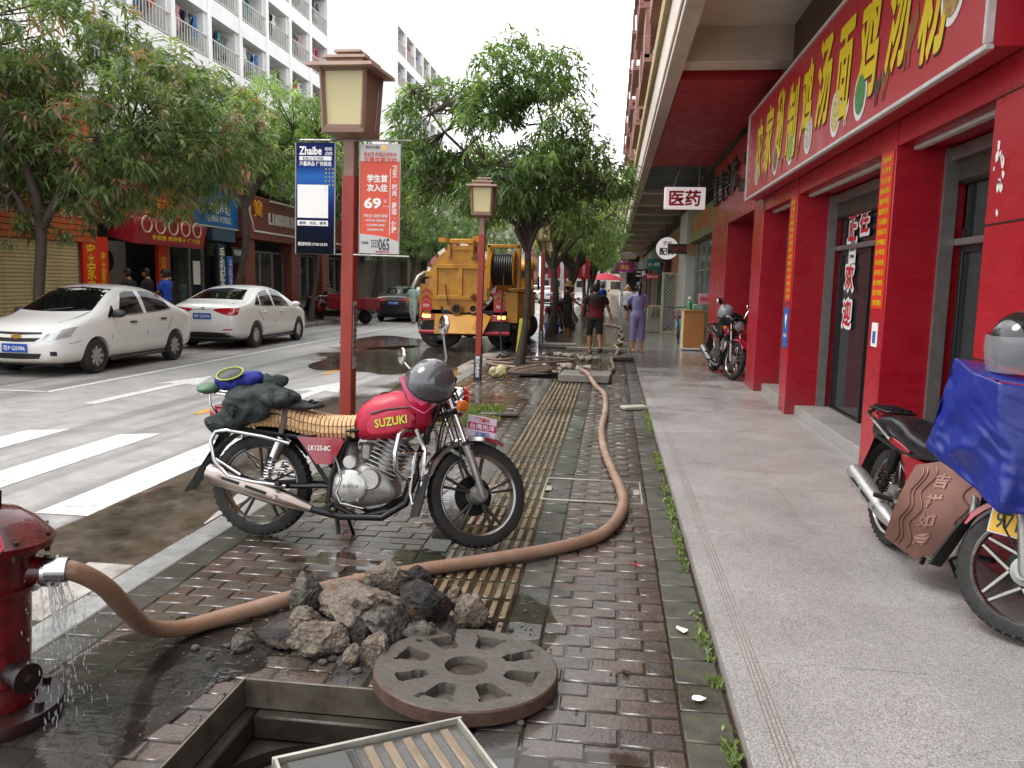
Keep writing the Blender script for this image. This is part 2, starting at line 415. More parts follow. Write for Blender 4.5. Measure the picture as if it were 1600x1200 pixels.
lay('tile', -2.46, -2.26, .2, .24, .6, 42, False); lay('tile', -1.12, -.95, .17, .24, 2.98, 42, False); lay('tile', -.45, -.27, .18, .24, .6, 42, False)
lay('mossy_tile', .32, .515, .19, .22, .6, 42, False)
items.sort(key=lambda q: abs(q[2]-2.3)+.3*abs(q[1]+.6))
unit = {k: MB().box((0, 0, 0), (1, 1, 1)).mesh(k, m) for k, m in ()}
mm = {'brick': brickM, 'tile': greyT, 'mossy_tile': mossT}
cnt = {}; rest = {k: MB() for k in mm}; shapes = {}
for kind, x, y, w, l in items:
    cnt[kind] = cnt.get(kind, 0)+1
    dz = rnd.uniform(-.0045, .0035); rz = rnd.uniform(-.012, .012); rx = rnd.uniform(-.008, .008); ry = rnd.uniform(-.008, .008)
    if cnt[kind] <= (300 if kind == 'brick' else 150):
        key = (kind, round(w, 3), round(l, 3))
        if key not in shapes: shapes[key] = MB().box((0, 0, 0), (w, l, .06), b=.0065).mesh(kind, mm[kind])
        put(kind, shapes[key], pav, (x, y, -.03+dz), (rx, ry, rz))
    else:
        q = rest[kind]
        if y < 22: q.box((x, y, -.03+dz), (w, l, .06), (rx, ry, rz), .006)
        else: q.box((x, y, -.03+dz), (w, l, .06), (rx, ry, rz))
for kind in mm: rest[kind].build('far_'+kind, mm[kind], pav, kind='stuff')
tb = MB().box((0, 0, -.035), (.243, .243, .06), b=.004, m=0)
for i in range(4): tb.box((-.0915+i*.061, 0, -.002), (.034, .205, .012), b=.005, m=1)
tme = tb.mesh('tactile_tile', [tactM, tactB])
y = 2.98
while y < 42:
    for x in (-.825, -.575):
        if not hid(x, y+.125, .245, .245): put('tactile_tile', tme, pav, (x, y+.125, .0+rnd.uniform(-.003, .002)), (0, 0, rnd.uniform(-.01, .01)))
    y += .25
# --- granite terrace before the shops: slabs with fine joints, grooved nosing
def granite():
    m, t, p, o = base('flamed_granite')
    v = coords(t, 'World'); oi = N(t, 'ObjectInfo')
    vo = N(t, 'TexVoronoi'); vo.inputs['Scale'].default_value = 260; t.links.new(v, vo.inputs['Vector'])
    bw = N(t, 'RGBToBW'); t.links.new(vo.outputs['Color'], bw.inputs[0])
    c = ramp(t, bw.outputs[0], [(.22, rgb('#6d6a68')), (.36, rgb('#8e8a88')), (.6, rgb('#a09c99')), (.85, rgb('#b5b1ad'))])
    c = mixc(t, 1., c, ramp(t, noisen(t, v, 1.3, 6, .65), [(.3, .78), (.7, 1.08)]), 'MULTIPLY')
    c = mixc(t, ramp(t, noisen(t, v, 2.7, 7, .8), [(.6, 0), (.74, .4)]), c, rgb('#8d6f66'))
    c = mixc(t, 1., c, ramp(t, oi.outputs['Random'], [(0, .93), (1, 1.04)]), 'MULTIPLY')
    sp = N(t, 'SeparateXYZ'); t.links.new(v, sp.inputs[0])
    far = math_(t, 'ADD', math_(t, 'MULTIPLY', sp.outputs[1], .045), math_(t, 'MULTIPLY', math_(t, 'SUBTRACT', noisen(t, v, .8, 5), .5), 1.4))
    wet = ramp(t, far, [(.45, 0), (.75, 1)])
    c = mixc(t, wet, c, mixc(t, 1., c, (.72, .71, .71), 'MULTIPLY')); t.links.new(c, p.inputs['Base Color'])
    ro = N(t, 'Mix'); ro.data_type = 'FLOAT'; t.links.new(wet, ro.inputs[0]); t.links.new(ramp(t, noisen(t, v, 3, 5), [(.3, .3), (.7, .5)]), ro.inputs[2]); ro.inputs[3].default_value = .12
    t.links.new(ro.outputs[0], p.inputs['Roughness']); bumpn(t, p, bw.outputs[0], .12, .002); return m
grM = granite()
ter = put('terrace', None, None, kind='structure')
jM = M('granite_joint', '#7a665e', .8, kind='World')
b = MB(); b.box((1.92, 40, -.02), (2.79, 120, .17)); b.build('bedding', jM, ter)
slabs = {}; far = MB(); y = -1.2; i = 0
while y < 90:
    L = .905
    for j, (x0, x1) in enumerate(((.52, 1.35), (1.3515, 2.26), (2.2615, 3.3))):
        yy = y + (0 if j == 0 else .3*j)
        if y < 26:
            key = (j,)
            if key not in slabs: slabs[key] = MB().box((0, 0, 0), (x1-x0, L-.0015, .05), b=.0012).mesh('slab', grM)
            put('slab', slabs[key], ter, ((x0+x1)/2, yy+L/2, .055+rnd.uniform(-.0008, .0008)))
        else: far.box(((x0+x1)/2, yy+L/2, .055), (x1-x0, L-.003, .05))
    y += L
far.build('far_slab', grM, ter, kind='stuff')
b = MB()
for x in (.615, .632, .649, .666): b.box((x, 20, .0795), (.0035, 60, .003))
b.build('nosing_groove', jM, ter)
# --- left side: kerb and pavement before the far shops
lp = put('far_pavement', None, None, kind='structure')
b = MB(); b.rect(-40, -10.58, -20, 300, .1); b.build('paving', M('left_paving', '#6b6058', .4, sc=3, var=.3, dirt='#3d3833', kind='World', bump=.2), lp)
kb2 = MB().box((0, 0, 0), (.17, 1.19, .2), b=.015).mesh('kerb_stone', kerbM)
for i in range(50): put('kerb_stone', kb2, lp, (-10.5, 6+i*1.2, .005))
# --- standing water
wM = water('muddy_water', (.5, .41, .33), .4, .4); wC = water('clear_film', (.86, .83, .8), .0, .12)
wR = water('rippled_film', (.5, .47, .44), .1, .9)
def puddle(cx, cy, rx, ry, z, m, seed, rot=0, n=64):
    pts = []; c, s = math.cos(rot), math.sin(rot)
    for i in range(n):
        a = 2*math.pi*i/n
        q = 1+.32*noise.noise(V(math.cos(a)*1.3+seed*7, math.sin(a)*1.3, seed))+.12*noise.noise(V(math.cos(a)*3+seed, math.sin(a)*3, seed*3))+.035*noise.noise(V(math.cos(a)*11, math.sin(a)*11+seed, 0))
        x, y = rx*q*math.cos(a), ry*q*math.sin(a); pts.append((cx+x*c-y*s, cy+x*s+y*c, z))
    b = MB(); b.add(pts+[(cx, cy, z)], [(i, (i+1) % n, n) for i in range(n)])
    o = b.build('puddle', m, None, kind='structure')
    if o.data.polygons[0].normal.z < 0: o.data.flip_normals()
    return o
puddle(-3.05, 4.3, .52, 2.0, -.0285, wM, 1.3, .04); puddle(-2.95, 6.3, .34, 1.1, -.0288, wM, 33.3, .02); puddle(-3.35, 5.6, .2, .5, -.0286, wM, 35.1, .1); puddle(-3.1, 14.5, .55, 2.6, -.03, wM, 2.1); puddle(-4.6, 17.0, 1.6, 3.0, -.031, wM, 3.3)
puddle(-6.0, 21.0, 1.2, 2.4, -.031, wM, 4.1, .2)
puddle(-1.35, 4.35, .5, .3, .0012, wC, 5.2, .3); puddle(-1.0, 3.95, .32, .22, .0012, wC, 6.6); puddle(-1.0, 5.6, .3, .8, .0012, wC, 6.9)
puddle(-1.75, 11.2, .75, .42, .0012, wM, 7.7, -.1); puddle(-.85, 16.6, .85, 1.5, .0012, wM, 8.4); puddle(-1.6, 18.9, .7, 1.1, .0012, wC, 9.2)
puddle(-1.95, 2.5, .36, .8, .0035, wR, 10.2); puddle(-1.72, 3.15, .3, .25, .0030, wR, 22.2); puddle(-.12, 2.55, .28, .16, .0012, wC, 11.1, .2); puddle(-1.45, 3.35, .6, .16, .0012, wC, 12.5)
puddle(-.6, 21.6, 1.0, 1.6, .0012, wC, 14.5); puddle(-.45, 3.65, .22, .4, .0012, wC, 15.5); puddle(-1.9, 7.6, .4, .5, .0012, wC, 16.2); puddle(-1.9, 6.1, .35, .8, .0012, wC, 17.2)
# ================================================================ RIGHT SIDE: arcade and shops
def red_tile():
    m, t, p, o = base('red_panel'); v = coords(t, 'World'); sp = N(t, 'SeparateXYZ'); t.links.new(v, sp.inputs[0]); cb = N(t, 'CombineXYZ')
    t.links.new(math_(t, 'ADD', sp.outputs[0], sp.outputs[1]), cb.inputs[0]); t.links.new(sp.outputs[2], cb.inputs[1]); b = N(t, 'TexBrick'); b.inputs['Scale'].default_value = 1; b.inputs['Brick Width'].default_value = .2; b.inputs['Row Height'].default_value = .05; b.inputs['Mortar Size'].default_value = .0016
    for k, c in (('Color1', '#ac1a2a'), ('Color2', '#a31526'), ('Mortar', '#8c1020')): b.inputs[k].default_value = (*rgb(c), 1)
    t.links.new(cb.outputs[0], b.inputs[0]); c = mixc(t, 1., b.outputs[0], ramp(t, noisen(t, v, 1.6, 6, .7), [(.3, .86), (.7, 1.08)]), 'MULTIPLY')
    low = math_(t, 'ADD', sp.outputs[2], math_(t, 'MULTIPLY', noisen(t, v, 5, 6, .75), .7)); c = mixc(t, ramp(t, low, [(.42, .5), (.75, 0)]), c, rgb('#6d3a36'))       # splash dirt at the foot
    c = mixc(t, ramp(t, noisen(t, v, 14, 7, .8), [(.68, 0), (.74, .35)]), c, rgb('#c06a6c')); t.links.new(c, p.inputs['Base Color'])
    t.links.new(ramp(t, noisen(t, v, 4, 5), [(.3, .24), (.7, .42)]), p.inputs['Roughness']); bumpn(t, p, b.outputs['Fac'], -.25, .002); return m
redM = red_tile()
red2 = M('red_soffit', '#a21a27', .6, sc=2, var=.12)
creamM = M('cream_render', '#cfc4b8', .8, sc=2.2, var=.1, dirt='#9a8c80', dirtamt=.5, bump=.2)
darkF = M('dark_frame', '#2c2a28', .4, .3, sc=8); aluF = M('grey_aluminium', '#8c8985', .4, .6, sc=10, dirt='#5b5650')
alu2 = M('white_aluminium', '#d5d3cf', .45, .1, sc=10, dirt='#9b958c', dirtamt=.3)
glassD = glass('shop_glass', (.035, .04, .042), .03, .72); glassG = glass('green_glass', (.03, .09, .06), .05, .8)
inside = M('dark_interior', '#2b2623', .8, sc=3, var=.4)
yelP = M('yellow_print', '#e2c714', .45, var=.05); blkP = M('black_print', '#171412', .5, var=.05); whtP = M('white_print', '#e6e4e0', .5, var=.04)
redP = M('red_print', '#c31a2b', .45, var=.06); bluP = M('blue_print', '#1f5fae', .45, var=.08); orgP = M('orange_print', '#d8331f', .4, var=.08, sc=3)
navP = M('navy_print', '#1a2338', .45, var=.1); grnP = M('green_print', '#3f7d3c', .5, var=.2); brnP = M('brown_print', '#8a5527', .5, var=.3, sc=20)
LX, LZ = (0, -1, 0), (0, 0, 1)      # reading direction on faces that look at the street from the right
def brickwall(name, c1, c2, mortar, sx=1, off=.5, scale=1, rough=.7, rh=.065, bw=.22):
    m, t, p, o = base(name); tc = N(t, 'TexCoord'); sp = N(t, 'SeparateXYZ'); t.links.new(tc.outputs['Object'], sp.inputs[0])
    cb = N(t, 'CombineXYZ'); t.links.new(math_(t, 'ADD', sp.outputs[1], sp.outputs[0]), cb.inputs[0]); t.links.new(sp.outputs[2], cb.inputs[1])
    b = N(t, 'TexBrick'); b.inputs['Scale'].default_value = scale; b.inputs['Brick Width'].default_value = bw; b.inputs['Row Height'].default_value = rh
    b.inputs['Mortar Size'].default_value = .006; b.offset = off
    for k, c in (('Color1', c1), ('Color2', c2), ('Mortar', mortar)): b.inputs[k].default_value = (*rgb(c), 1)
    t.links.new(cb.outputs[0], b.inputs[0]); t.links.new(b.outputs[0], p.inputs['Base Color']); p.inputs['Roughness'].default_value = rough
    bumpn(t, p, b.outputs['Fac'], -.4, .01); return m
brownB = brickwall('brown_wall_tile', '#57423a', '#6b5248', '#3a302c')
arc = E('arcade_building', 'long right hand arcade building with cream overhang above the granite terrace', 'building')
# walls, soffits, overhang
b = MB(); b.box((2.75, 8.6, 4.6), (1.1, 8.6, .86)); b.build('upper_wall', brownB, arc)
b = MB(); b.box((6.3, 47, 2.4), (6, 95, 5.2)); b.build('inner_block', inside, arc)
b = MB(); b.box((2.58, 9.9, 4.3), (.2, .3, 1.5), b=.004); b.build('brick_pier', brownB, arc)
b = MB(); b.box((1.7, 50, 5.25), (2.1, 130, .5))
b.build('soffit', creamM, arc)
b = MB()
b.box((.73, 50, 4.9), (.2, 130, .82), b=.01)
for y in (-4.5, 1, 4.6, 8.2, 11.3): b.box((1.65, y, 4.83), (1.9, .42, .55), b=.01)
b.build('overhang_beam', creamM, arc)
b = MB(); b.box((.625, 50, 4.62), (.012, 130, .1)); b.build('drip_edge', M('rust_edge', '#6b4a3f', .8, sc=4, var=.3), arc)
b = MB(); b.box((.70, 50, 5.45), (.3, 130, .28)); b.build('tile_band', brickwall('yellow_tile', '#b7a275', '#a8946b', '#7a6b50', rh=.07, bw=.1), arc)
b = MB(); b.box((1.545, 15.85, 4.66), (1.41, 8.2, .34)); b.build('red_soffit', red2, arc)
b = MB(); b.box((1.545, 22.6, 4.7), (1.41, 5.2, .3)); b.build('green_soffit', M('green_soffit', '#36443c', .6, sc=1.5), arc)
for i, y in enumerate((25.6, 29.5, 33.2, 37.5, 42, 47, 52, 58, 64, 70)):
    b = MB(); b.box((1.65, y, 4.72), (1.9, .45, .5), b=.01); b.build('cross_beam', creamM, arc)
# upper floors with balconies: narrow slice seen past the fascia
upM = M('upper_render', '#b7aca2', .8, sc=1.2, dirt='#7f766d', dirtamt=.5); pinkB = brickwall('pink_tile', '#a87a70', '#98695f', '#6f4f49')
b = MB(); b.box((4.2, 60, 10.2), (6.2, 110, 9.2)); b.build('upper_storeys', upM, arc)
balM = M('balcony_rail', '#6d6660', .5, .5)
for k, y in enumerate((12, 18.2, 24.4, 30.6, 36.8, 43, 49.2, 56, 64)):
    for z in (6.0, 9.0, 12.0):
        bal = MB(); bal.box((.8, y, z), (.7, 3.9, .14)); bal.box((.5, y-1.4, z+.45), (.1, 1.1, .9)); bal.box((.5, y+1.4, z+.45), (.1, 1.1, .9))
        bo = bal.build('balcony', pinkB, arc)
        r = MB()
        for q in range(9): r.box((.5, y-.8+q*.2, z+.5), (.03, .03, .95))
        r.box((.5, y, z+1), (.05, 1.7, .05)); r.build('railing', balM, bo)
        w = MB(); w.box((1.085, y, z+1.4), (.03, 2.6, 1.5)); w.build('pane', glassD, bo)
# ---- the red restaurant: four faced piers, three recessed bays, signboard
def pier(y0, y1, z1, x1=2.75, name='pier'):
    b = MB(); b.box(((2.2+x1)/2, (y0+y1)/2, (.08+z1)/2), (x1-2.2, y1-y0, z1-.08), b=.006); return b.build(name, redM, arc)
pD = pier(4.2, 5.19, 4.3, 3.2); pC = pier(6.86, 7.22, 3.0); pB = pier(10.3, 10.68, 3.0); pA = pier(12.55, 13.35, 3.0)
for z in (1.25, 2.05, 2.78):
    b = MB(); b.box((2.197, 4.695, z), (.006, .992, .009)); b.box((2.7, 4.197, z), (1., .006, .009)); b.build('panel_joint', blkP, pD)
rr = random.Random(3)
for i in range(12):
    b = MB()
    a, c = rr.gauss(5.06, .05), rr.gauss(2.33, .1); w = rr.uniform(.012, .035)
    b.add([(2.1965, a+w*math.cos(q)*rr.uniform(.4, 1), c+w*math.sin(q)*rr.uniform(.5, 1.6)) for q in (0, 1, 2.1, 3.1, 4.2, 5.2)], [(0, 1, 2, 3, 4, 5)])
    b.build('peeled_paint', whtP, pD)
b = MB(); b.box((2.52, 9.0, 2.92), (.62, 8.2, .26)); b.build('lintel', redM, arc)
b = MB(); b.box((2.36, 9.0, 2.775), (.06, 8.2, .03), b=.004); b.build('lintel_trim', alu2, arc)
def door_bay(y0, y1, leaves, zt=2.02, name='shop_door'):
    d = MB()
    for y in (y0+.02, y1-.02): d.box((2.62, y, 1.42), (.1, .045, 2.7))
    d.box((2.68, (y0+y1)/2, 2.72), (.14, y1-y0, .1)); f = d.build('shutter_guide', aluF, arc)
    d = MB(); d.box((2.72, (y0+y1)/2, 2.6), (.1, y1-y0, .22), b=.03); d.build('shutter_box', M('shutter_box', '#4a463f', .5, .3), arc)
    n = len(leaves)-1
    for i in range(n):
        a, c = leaves[i], leaves[i+1]; L = E('door_leaf', None, None, parent=arc)
        d = MB(); w = .055; x = 2.74+.03*(i % 2)
        for y in (a+w/2, c-w/2): d.box((x, y, 1.14), (.045, w, 2.0), b=.003)
        for z in (.19, 1.13*0+zt-.03, 2.3): 
            if z < 2.2 or i == 0: d.box((x, (a+c)/2, z), (.044, c-a-2*w, .07), b=.003)
        d.build('leaf_frame', darkF, L)
        d = MB(); d.box((x, (a+c)/2, .2+(zt-.06-.2)/2+.02), (.01, c-a-2*w, zt-.3)); d.build('pane', glassD, L)
    d = MB(); d.box((2.745, (y0+y1)/2, (zt+.03+2.5)/2), (.01, y1-y0-.1, 2.45-zt)); d.build('transom_pane', glassD, arc)
    d = MB(); d.box((2.70, (y0+y1)/2, zt+.02), (.06, y1-y0-.09, .055), b=.004); return d.build('transom_bar', alu2 if y0 < 5 else aluF, arc)
door_bay(5.19, 6.86, [5.24, 5.8, 6.36, 6.81]); door_bay(7.22, 10.3, [7.28, 8.25, 9.05, 10.24], 2.12); door_bay(10.68, 12.55, [10.73, 11.6, 12.5])
# step, inside of the restaurant
b = MB()
for y0, y1 in ((5.19, 6.86), (7.22, 10.3), (10.68, 12.55)): b.box((2.62, (y0+y1)/2, .14), (.6, y1-y0-.004, .12), b=.005)
b.build('door_step', grM, arc)
b = MB(); b.box((3.5, 9, .08), (1.5, 8.6, .02)); b.build('shop_floor', M('tile_floor', '#8b7d70', .3), arc)
for i, (y, x) in enumerate(((5.8, 3.15), (8.2, 3.2), (9.4, 3.1), (11.4, 3.2))):
    t = E('dining_table', 'dining table and bench inside the red restaurant, %s from the near corner' % ('first', 'second', 'third', 'fourth')[i], 'table', (x-.02, y, .09), group='tables inside the restaurant')
    b = MB(); b.box((0, 0, .74), (.5, .8, .04), b=.01); b.build('table_top', M('table_wood', '#7a5a3a', .4), t)
    for sy in (-.35, .35): MB().box((0, sy, .36), (.05, .05, .72)).build('leg', darkF, t)
# door lettering and stickers
for s, y, z in (('正', 9.72, 2.36), ('在', 9.3, 2.42), ('欢', 9.72, 1.8), ('迎', 9.72, 1.38)):
    txt(s, 0, whtP, arc, (2.708, y, z), LX, LZ, w=.36, h=.34, bold=.07, name='door_lettering'); txt(s, 0, redP, arc, (2.705, y, z), LX, LZ, w=.3, h=.29, bold=.025, name='door_lettering')
def card(name, parent, x, y, z, w, h, m, d=.004, face='x'):
    b = MB()
    if face == 'x': b.box((x, y, z), (d, w, h))
    else: b.box((x, y, z), (w, d, h))
    return b.build(name, m, parent)
q = card('notice_sheet', arc, 2.710, 9.68, 2.1, .26, .3, whtP)
for i in range(3): txt('营业时间'[:4-i % 2], 0, blkP, q, (2.7065, 9.68, 2.19-i*.08), LX, LZ, w=.17, h=.045)
q = card('blue_card', arc, 2.722, 8.36, 1.62, .14, .22, whtP); card('print', q, 2.7185, 8.36, 1.62, .09, .12, bluP, .002)
q = card('sticker', arc, 2.196, 7.04, 1.28, .15, .2, whtP); card('print', q, 2.192, 7.04, 1.26, .07, .1, bluP, .002)
q = card('blue_notice', arc, 2.196, 10.5, 1.16, .25, .5, bluP); 
b = MB(); b.lathe([(.0, 0), (.05, 0), (.05, .002)], (2.193, 10.5, 1.28), (-1, 0, 0), 20); b.prism([(-.045, 0), (.045, 0), (0, -.13)], (2.1925, 10.5, 1.27), LX, LZ, .001); b.build('pin_mark', whtP, q)
txt('请扫码', 0, whtP, q, (2.1925, 10.5, 1.06), LX, LZ, w=.17, h=.05)
for y0, y1 in ((5.26, 5.76), (5.84, 6.32)):
    q = card('red_band', arc, 2.726, (y0+y1)/2, 1.46, y1-y0, .16, orgP); txt('农家秘制鸡汤面', 0, yelP, q, (2.7225, (y0+y1)/2, 1.46), LX, LZ, w=y1-y0-.04, h=.12)
rows = ['农家原味粉', '炒 鸡 粉', '鸡 汤 面', '香辣鸡排饭', '香辣牛排饭', '番茄鸡扒饭', '可乐鸡翅饭', '宫保鸡丁饭', '卤鸡腿饭', '卤 鸭 饭', '卤水鸡尖饭', '卤 肉 饭', '蜜汁烧鸭饭', '蜜汁叉烧饭', '烧鸭叉烧饭']
for y, p in ((7.04, pC), (10.49, pB)):
    q = card('menu_strip', p, 2.196, y, 2.13, .3, 1.27, orgP)
    for i, s in enumerate(rows): txt(s, 0, yelP, q, (2.1925, y, 2.71-i*.083), LX, LZ, w=.22, h=.05)
# signboard
sg = E('restaurant_signboard', 'long red restaurant signboard with yellow brush characters and bowls of soup', 'signboard', (1.99, 0, 0))
b = MB(); b.box((.1, 8.88, 3.6), (.2, 8.04, 1.22)); b.build('board', M('sign_red', '#b22030', .35, var=.05, sc=1.5, rvar=.05), sg)
b = MB()
for z in (2.98, 4.22): b.box((.0, 8.88, z), (.05, 8.1, .032), b=.006)
for y in (4.86, 12.9): b.box((.0, y, 3.6), (.05, .032, 1.2), b=.006)
b.build('sign_frame', alu2, sg)
for i, s in enumerate('农家秘制鸡汤面鸡汤粉'):
    y = 11.95-i*.7; z = 3.62+.05*((i*7) % 3-1); w = .44+.06*(i % 2)
    txt(s, 0, blkP, sg, (-.0035, y, z-.01), LX, LZ, w=w+.03, h=.84, bold=.03, name='character_outline', slant=.12)
    txt(s, 0, yelP, sg, (-.0065, y, z), LX, LZ, w=w, h=.82, bold=.03, name='character', slant=.12)
for s, y, z, h in (('富', 5.1, 3.72, .2), ('农', 12.7, 3.85, .1), ('家', 12.7, 3.65, .1), ('正', 12.7, 3.45, .1), ('宗', 12.7, 3.25, .1)): txt(s, 0, whtP, sg, (-.004, y, z), LX, LZ, w=h*.9, h=h)
foods = [rgb('#b9b58a'), rgb('#7c6a4a'), rgb('#8fae5c'), rgb('#c9c6b0'), rgb('#d5c37a'), rgb('#4f8a4a'), rgb('#b08a50')]
def bowl(y, z, r, i):
    b = MB(); P = lambda rr, dx: [(dx, y+rr*math.cos(a)*.85, z+rr*math.sin(a)) for a in np.linspace(0, 6.283, 25)[:-1]]
    b.add(P(r, -.004), [tuple(range(24))]); o = b.build('bowl_print', whtP, sg)
    b = MB(); b.add(P(r*.76, -.0075), [tuple(range(24))]); b.build('soup_print', M('soup%d' % i, foods[i % 7], .5, var=.7, sc=30), o)
for i, (y, r) in enumerate(((12.05, .16), (10.72, .19), (9.85, .19), (9.0, .2), (7.95, .21), (7.2, .21), (5.4, .22))): bowl(y, 3.26 if y > 6 else 3.48, r, i)
def hen(y, z, s, m):
    b = MB(); pr = [(0, .5), (.12, .62), (.2, .55), (.16, .42), (.3, .3), (.5, .38), (.62, .6), (.7, .3), (.55, .05), (.42, -.1), (.4, -.4), (.33, -.4), (.33, -.12), (.2, -.12), (.2, -.4), (.13, -.4), (.14, -.05), (.05, .15)]
    b.prism([((x-.35)*s, (q-.1)*s) for x, q in pr], (-.003, y, z), LX, LZ, .002); b.build('hen_print', m, sg)
hen(6.1, 3.4, .42, brnP); hen(6.75, 3.2, .25, M('dark_hen', '#4a3c36', .5, var=.5, sc=30)); hen(6.58, 3.2, .24, brnP); hen(7.6, 3.2, .22, whtP); hen(9.45, 3.15, .18, brnP); hen(10.3, 3.14, .17, brnP); hen(11.3, 3.16, .2, brnP); hen(11.6, 3.14, .14, brnP)
# ---- next shop: red front with dark letters, opening notice on its glass
b = MB(); b.box((2.62, 16.2, 3.6), (.8, 5.6, 1.4)); b.build('red_fascia', redM, arc)
b = MB(); b.box((2.5, 17.8, 1.5), (.55, 2.5, 2.85), b=.006); b.build('red_pier', redM, arc)
b = MB(); b.box((2.75, 14.95, 1.5), (.02, 3.1, 2.8)); b.build('shop_glass', glassD, arc)
b = MB()
for y in (13.5, 14.5, 15.45, 16.4): b.box((2.73, y, 1.5), (.06, .06, 2.8))
b.build('glass_frame', aluF, arc)
for s, y, z in (('开', 14.6, 1.75), ('放', 14.6, 1.2), ('全', 15.5, 1.75), ('面', 15.5, 1.2)): txt(s, 0, redP, arc, (2.695, y, z), LX, LZ, w=.5, h=.46, bold=.02, name='door_lettering')
q = card('red_strip', arc, 2.70, 14.9, .72, 3., .22, orgP); txt('全场开放优惠', 0, yelP, q, (2.697, 14.9, .72), LX, LZ, w=2.4, h=.14)
chM = M('gunmetal_letters', '#3c3a3c', .35, .5)
for i, s in enumerate('富喜食坊'): txt(s, 0, chM, arc, (2.19, 18.2-i*.9, 3.72), LX, LZ, w=.6, h=.62, bold=.03, depth=.05, name='cut_letter')
txt('13600696', 0, chM, arc, (2.19, 14.3, 3.42), LX, LZ, w=1.0, h=.22, depth=.03, name='cut_letter'); txt('订餐', 0, chM, arc, (2.19, 14.3, 3.85), LX, LZ, w=.5, h=.2, depth=.03, name='cut_letter')
# ---- green glazed pharmacy, then the lesser shops
b = MB(); b.box((2.6, 21.9, 1.5), (.3, 5.6, 2.9)); b.build('green_glazing', M('green_board', '#1d4030', .25, sc=2, var=.2), arc)
b = MB()
for y in (19.3, 20.6, 21.9, 23.2, 24.5): b.box((2.44, y, 1.5), (.05, .07, 2.9))
b.box((2.44, 21.9, 2.1), (.05, 5.4, .06)); b.build('glazing_bar', aluF, arc)
b = MB(); b.box((2.5, 21.9, 3.3), (.5, 5.6, .75), b=.01); b.build('pharmacy_fascia', M('fascia_olive', '#6b6a3f', .5, var=.4, sc=4), arc)
txt('惠民大药房', 0, orgP, arc, (2.245, 21.9, 3.35), LX, LZ, w=4., h=.45)
b = MB(); b.box((2.45, 26.3, 2.0), (.55, 2.6, 3.9), b=.01); b.build('white_pier', M('white_pier', '#b5b3ae', .6, sc=2), arc)
cols = ['#8a4a22', '#5b5f60', '#7b3a33', '#46604f', '#8a8076', '#6a4b3c', '#54606d', '#7d6a4f', '#5a5652']
for i, c in enumerate(cols):
    y0 = 27.7+i*5.2
    mm_ = M('shop_front%d' % i, c, .6, sc=2, var=.3)
    b = MB(); b.box((2.6, y0+.25, 1.9), (.5, .5, 3.6)); b.box((2.5, y0+2.6, 3.3), (.5, 5.2, .9), b=.02); b.build('shop_front', mm_, arc)
    b = MB(); b.box((2.7, y0+2.8, 1.5), (.04, 4.5, 2.7)); b.build('shop_glass', glassD if i % 2 else M('roller_tan%d' % i, '#7a6a50', .5, sc=3), arc)
b = MB(); b.box((2.35, 30.2, 1.6), (.12, 3.4, 2.9)); b.build('orange_wall', M('orange_board', '#9a4a1c', .5, sc=3, var=.3), arc)
b = MB(); b.box((2.3, 27.75, 1.6), (.2, .5, 3.)); b.build('red_stripe_pier', M('red_white', '#b32a33', .5, sc=9, var=.5), arc)
# ---- projecting signs
def psign(name, label, x0, x1, y, z0, z1, board, t, tm, w, h, d=.14):
    s = E(name, label, 'sign', ((x0+x1)/2, y, (z0+z1)/2)); b = MB(); b.box((0, 0, 0), (x1-x0, d, z1-z0), b=.012); b.build('sign_box', board, s)
    b = MB(); b.box((0, -d/2-.002, 0), (x1-x0-.05, .006, z1-z0-.05)); b.build('face', board, s)
    b = MB(); b.cyl(((x1-x0)/2, 0, 0), ((x1-x0)/2+max(.05, 2.25-x1), 0, 0), .018, n=8); b.build('bracket', darkF, s)
    if t: txt(t, 0, tm, s, (0, -d/2-.008, 0), w=w, h=h, bold=.03)
    return s
lit = M('light_box', '#d9d2d0', .4, var=.05, emit='#e8dedc', es=.25)
md = psign('pharmacy_lightbox', 'white hanging light box sign with two red characters for medicine', 1.08, 1.98, 18.6, 3.36, 3.84, lit, '医药', redP, .68, .34)
b = MB(); b.cyl((-.25, 0, .24), (-.1, 0, .72), .012, n=6); b.cyl((.3, 0, .24), (.3, 0, .72), .012, n=6); b.build('hanger', aluF, md)
r = E('round_parts_sign', 'round white projecting sign with dark characters, behind the brown board sign', 'sign', (1.75, 27.2, 2.88))
b = MB(); b.cyl((0, -.07, 0), (0, .07, 0), .36, n=32); b.build('disc', lit, r); MB().cyl((.3, 0, .1), (.7, 0, .1), .02, n=8).build('bracket', darkF, r)
txt('配件', 0, navP, r, (0, -.074, -.1), w=.5, h=.24, bold=.03); txt('手机', 0, navP, r, (0, -.074, .16), w=.3, h=.15)
psign('display_board_sign', 'dark brown rectangular projecting board with red dot text above the desk', 1.62, 2.2, 25.0, 2.62, 2.92, M('led_board', '#3a2420', .3), '欢迎光临', M('led_red', '#8a2a28', .5), .46, .12)
r = E('round_brass_sign', 'small round brass sign on a bracket beside the brown board', 'sign', (2.35, 24.6, 2.76)); b = MB(); b.cyl((0, -.04, 0), (0, .04, 0), .21, n=28); b.build('disc', M('brass', '#9a7a4c', .45, .5), r)
txt('名店', 0, brnP, r, (0, -.043, 0), w=.24, h=.14); MB().cyl((.1, 0, .1), (.25, 0, .1), .012, n=6).build('bracket', darkF, r)
psign('teal_sign', 'teal projecting sign with two rows of pale text', 1.5, 2.15, 37, 2.35, 2.85, M('teal_sign', '#2f6f66', .5), '正一百货', whtP, .5, .14)
psign('black_sign', 'black projecting sign with white characters for second hand', 1.05, 1.75, 41, 2.0, 2.45, blkP, '二手', whtP, .45, .3)
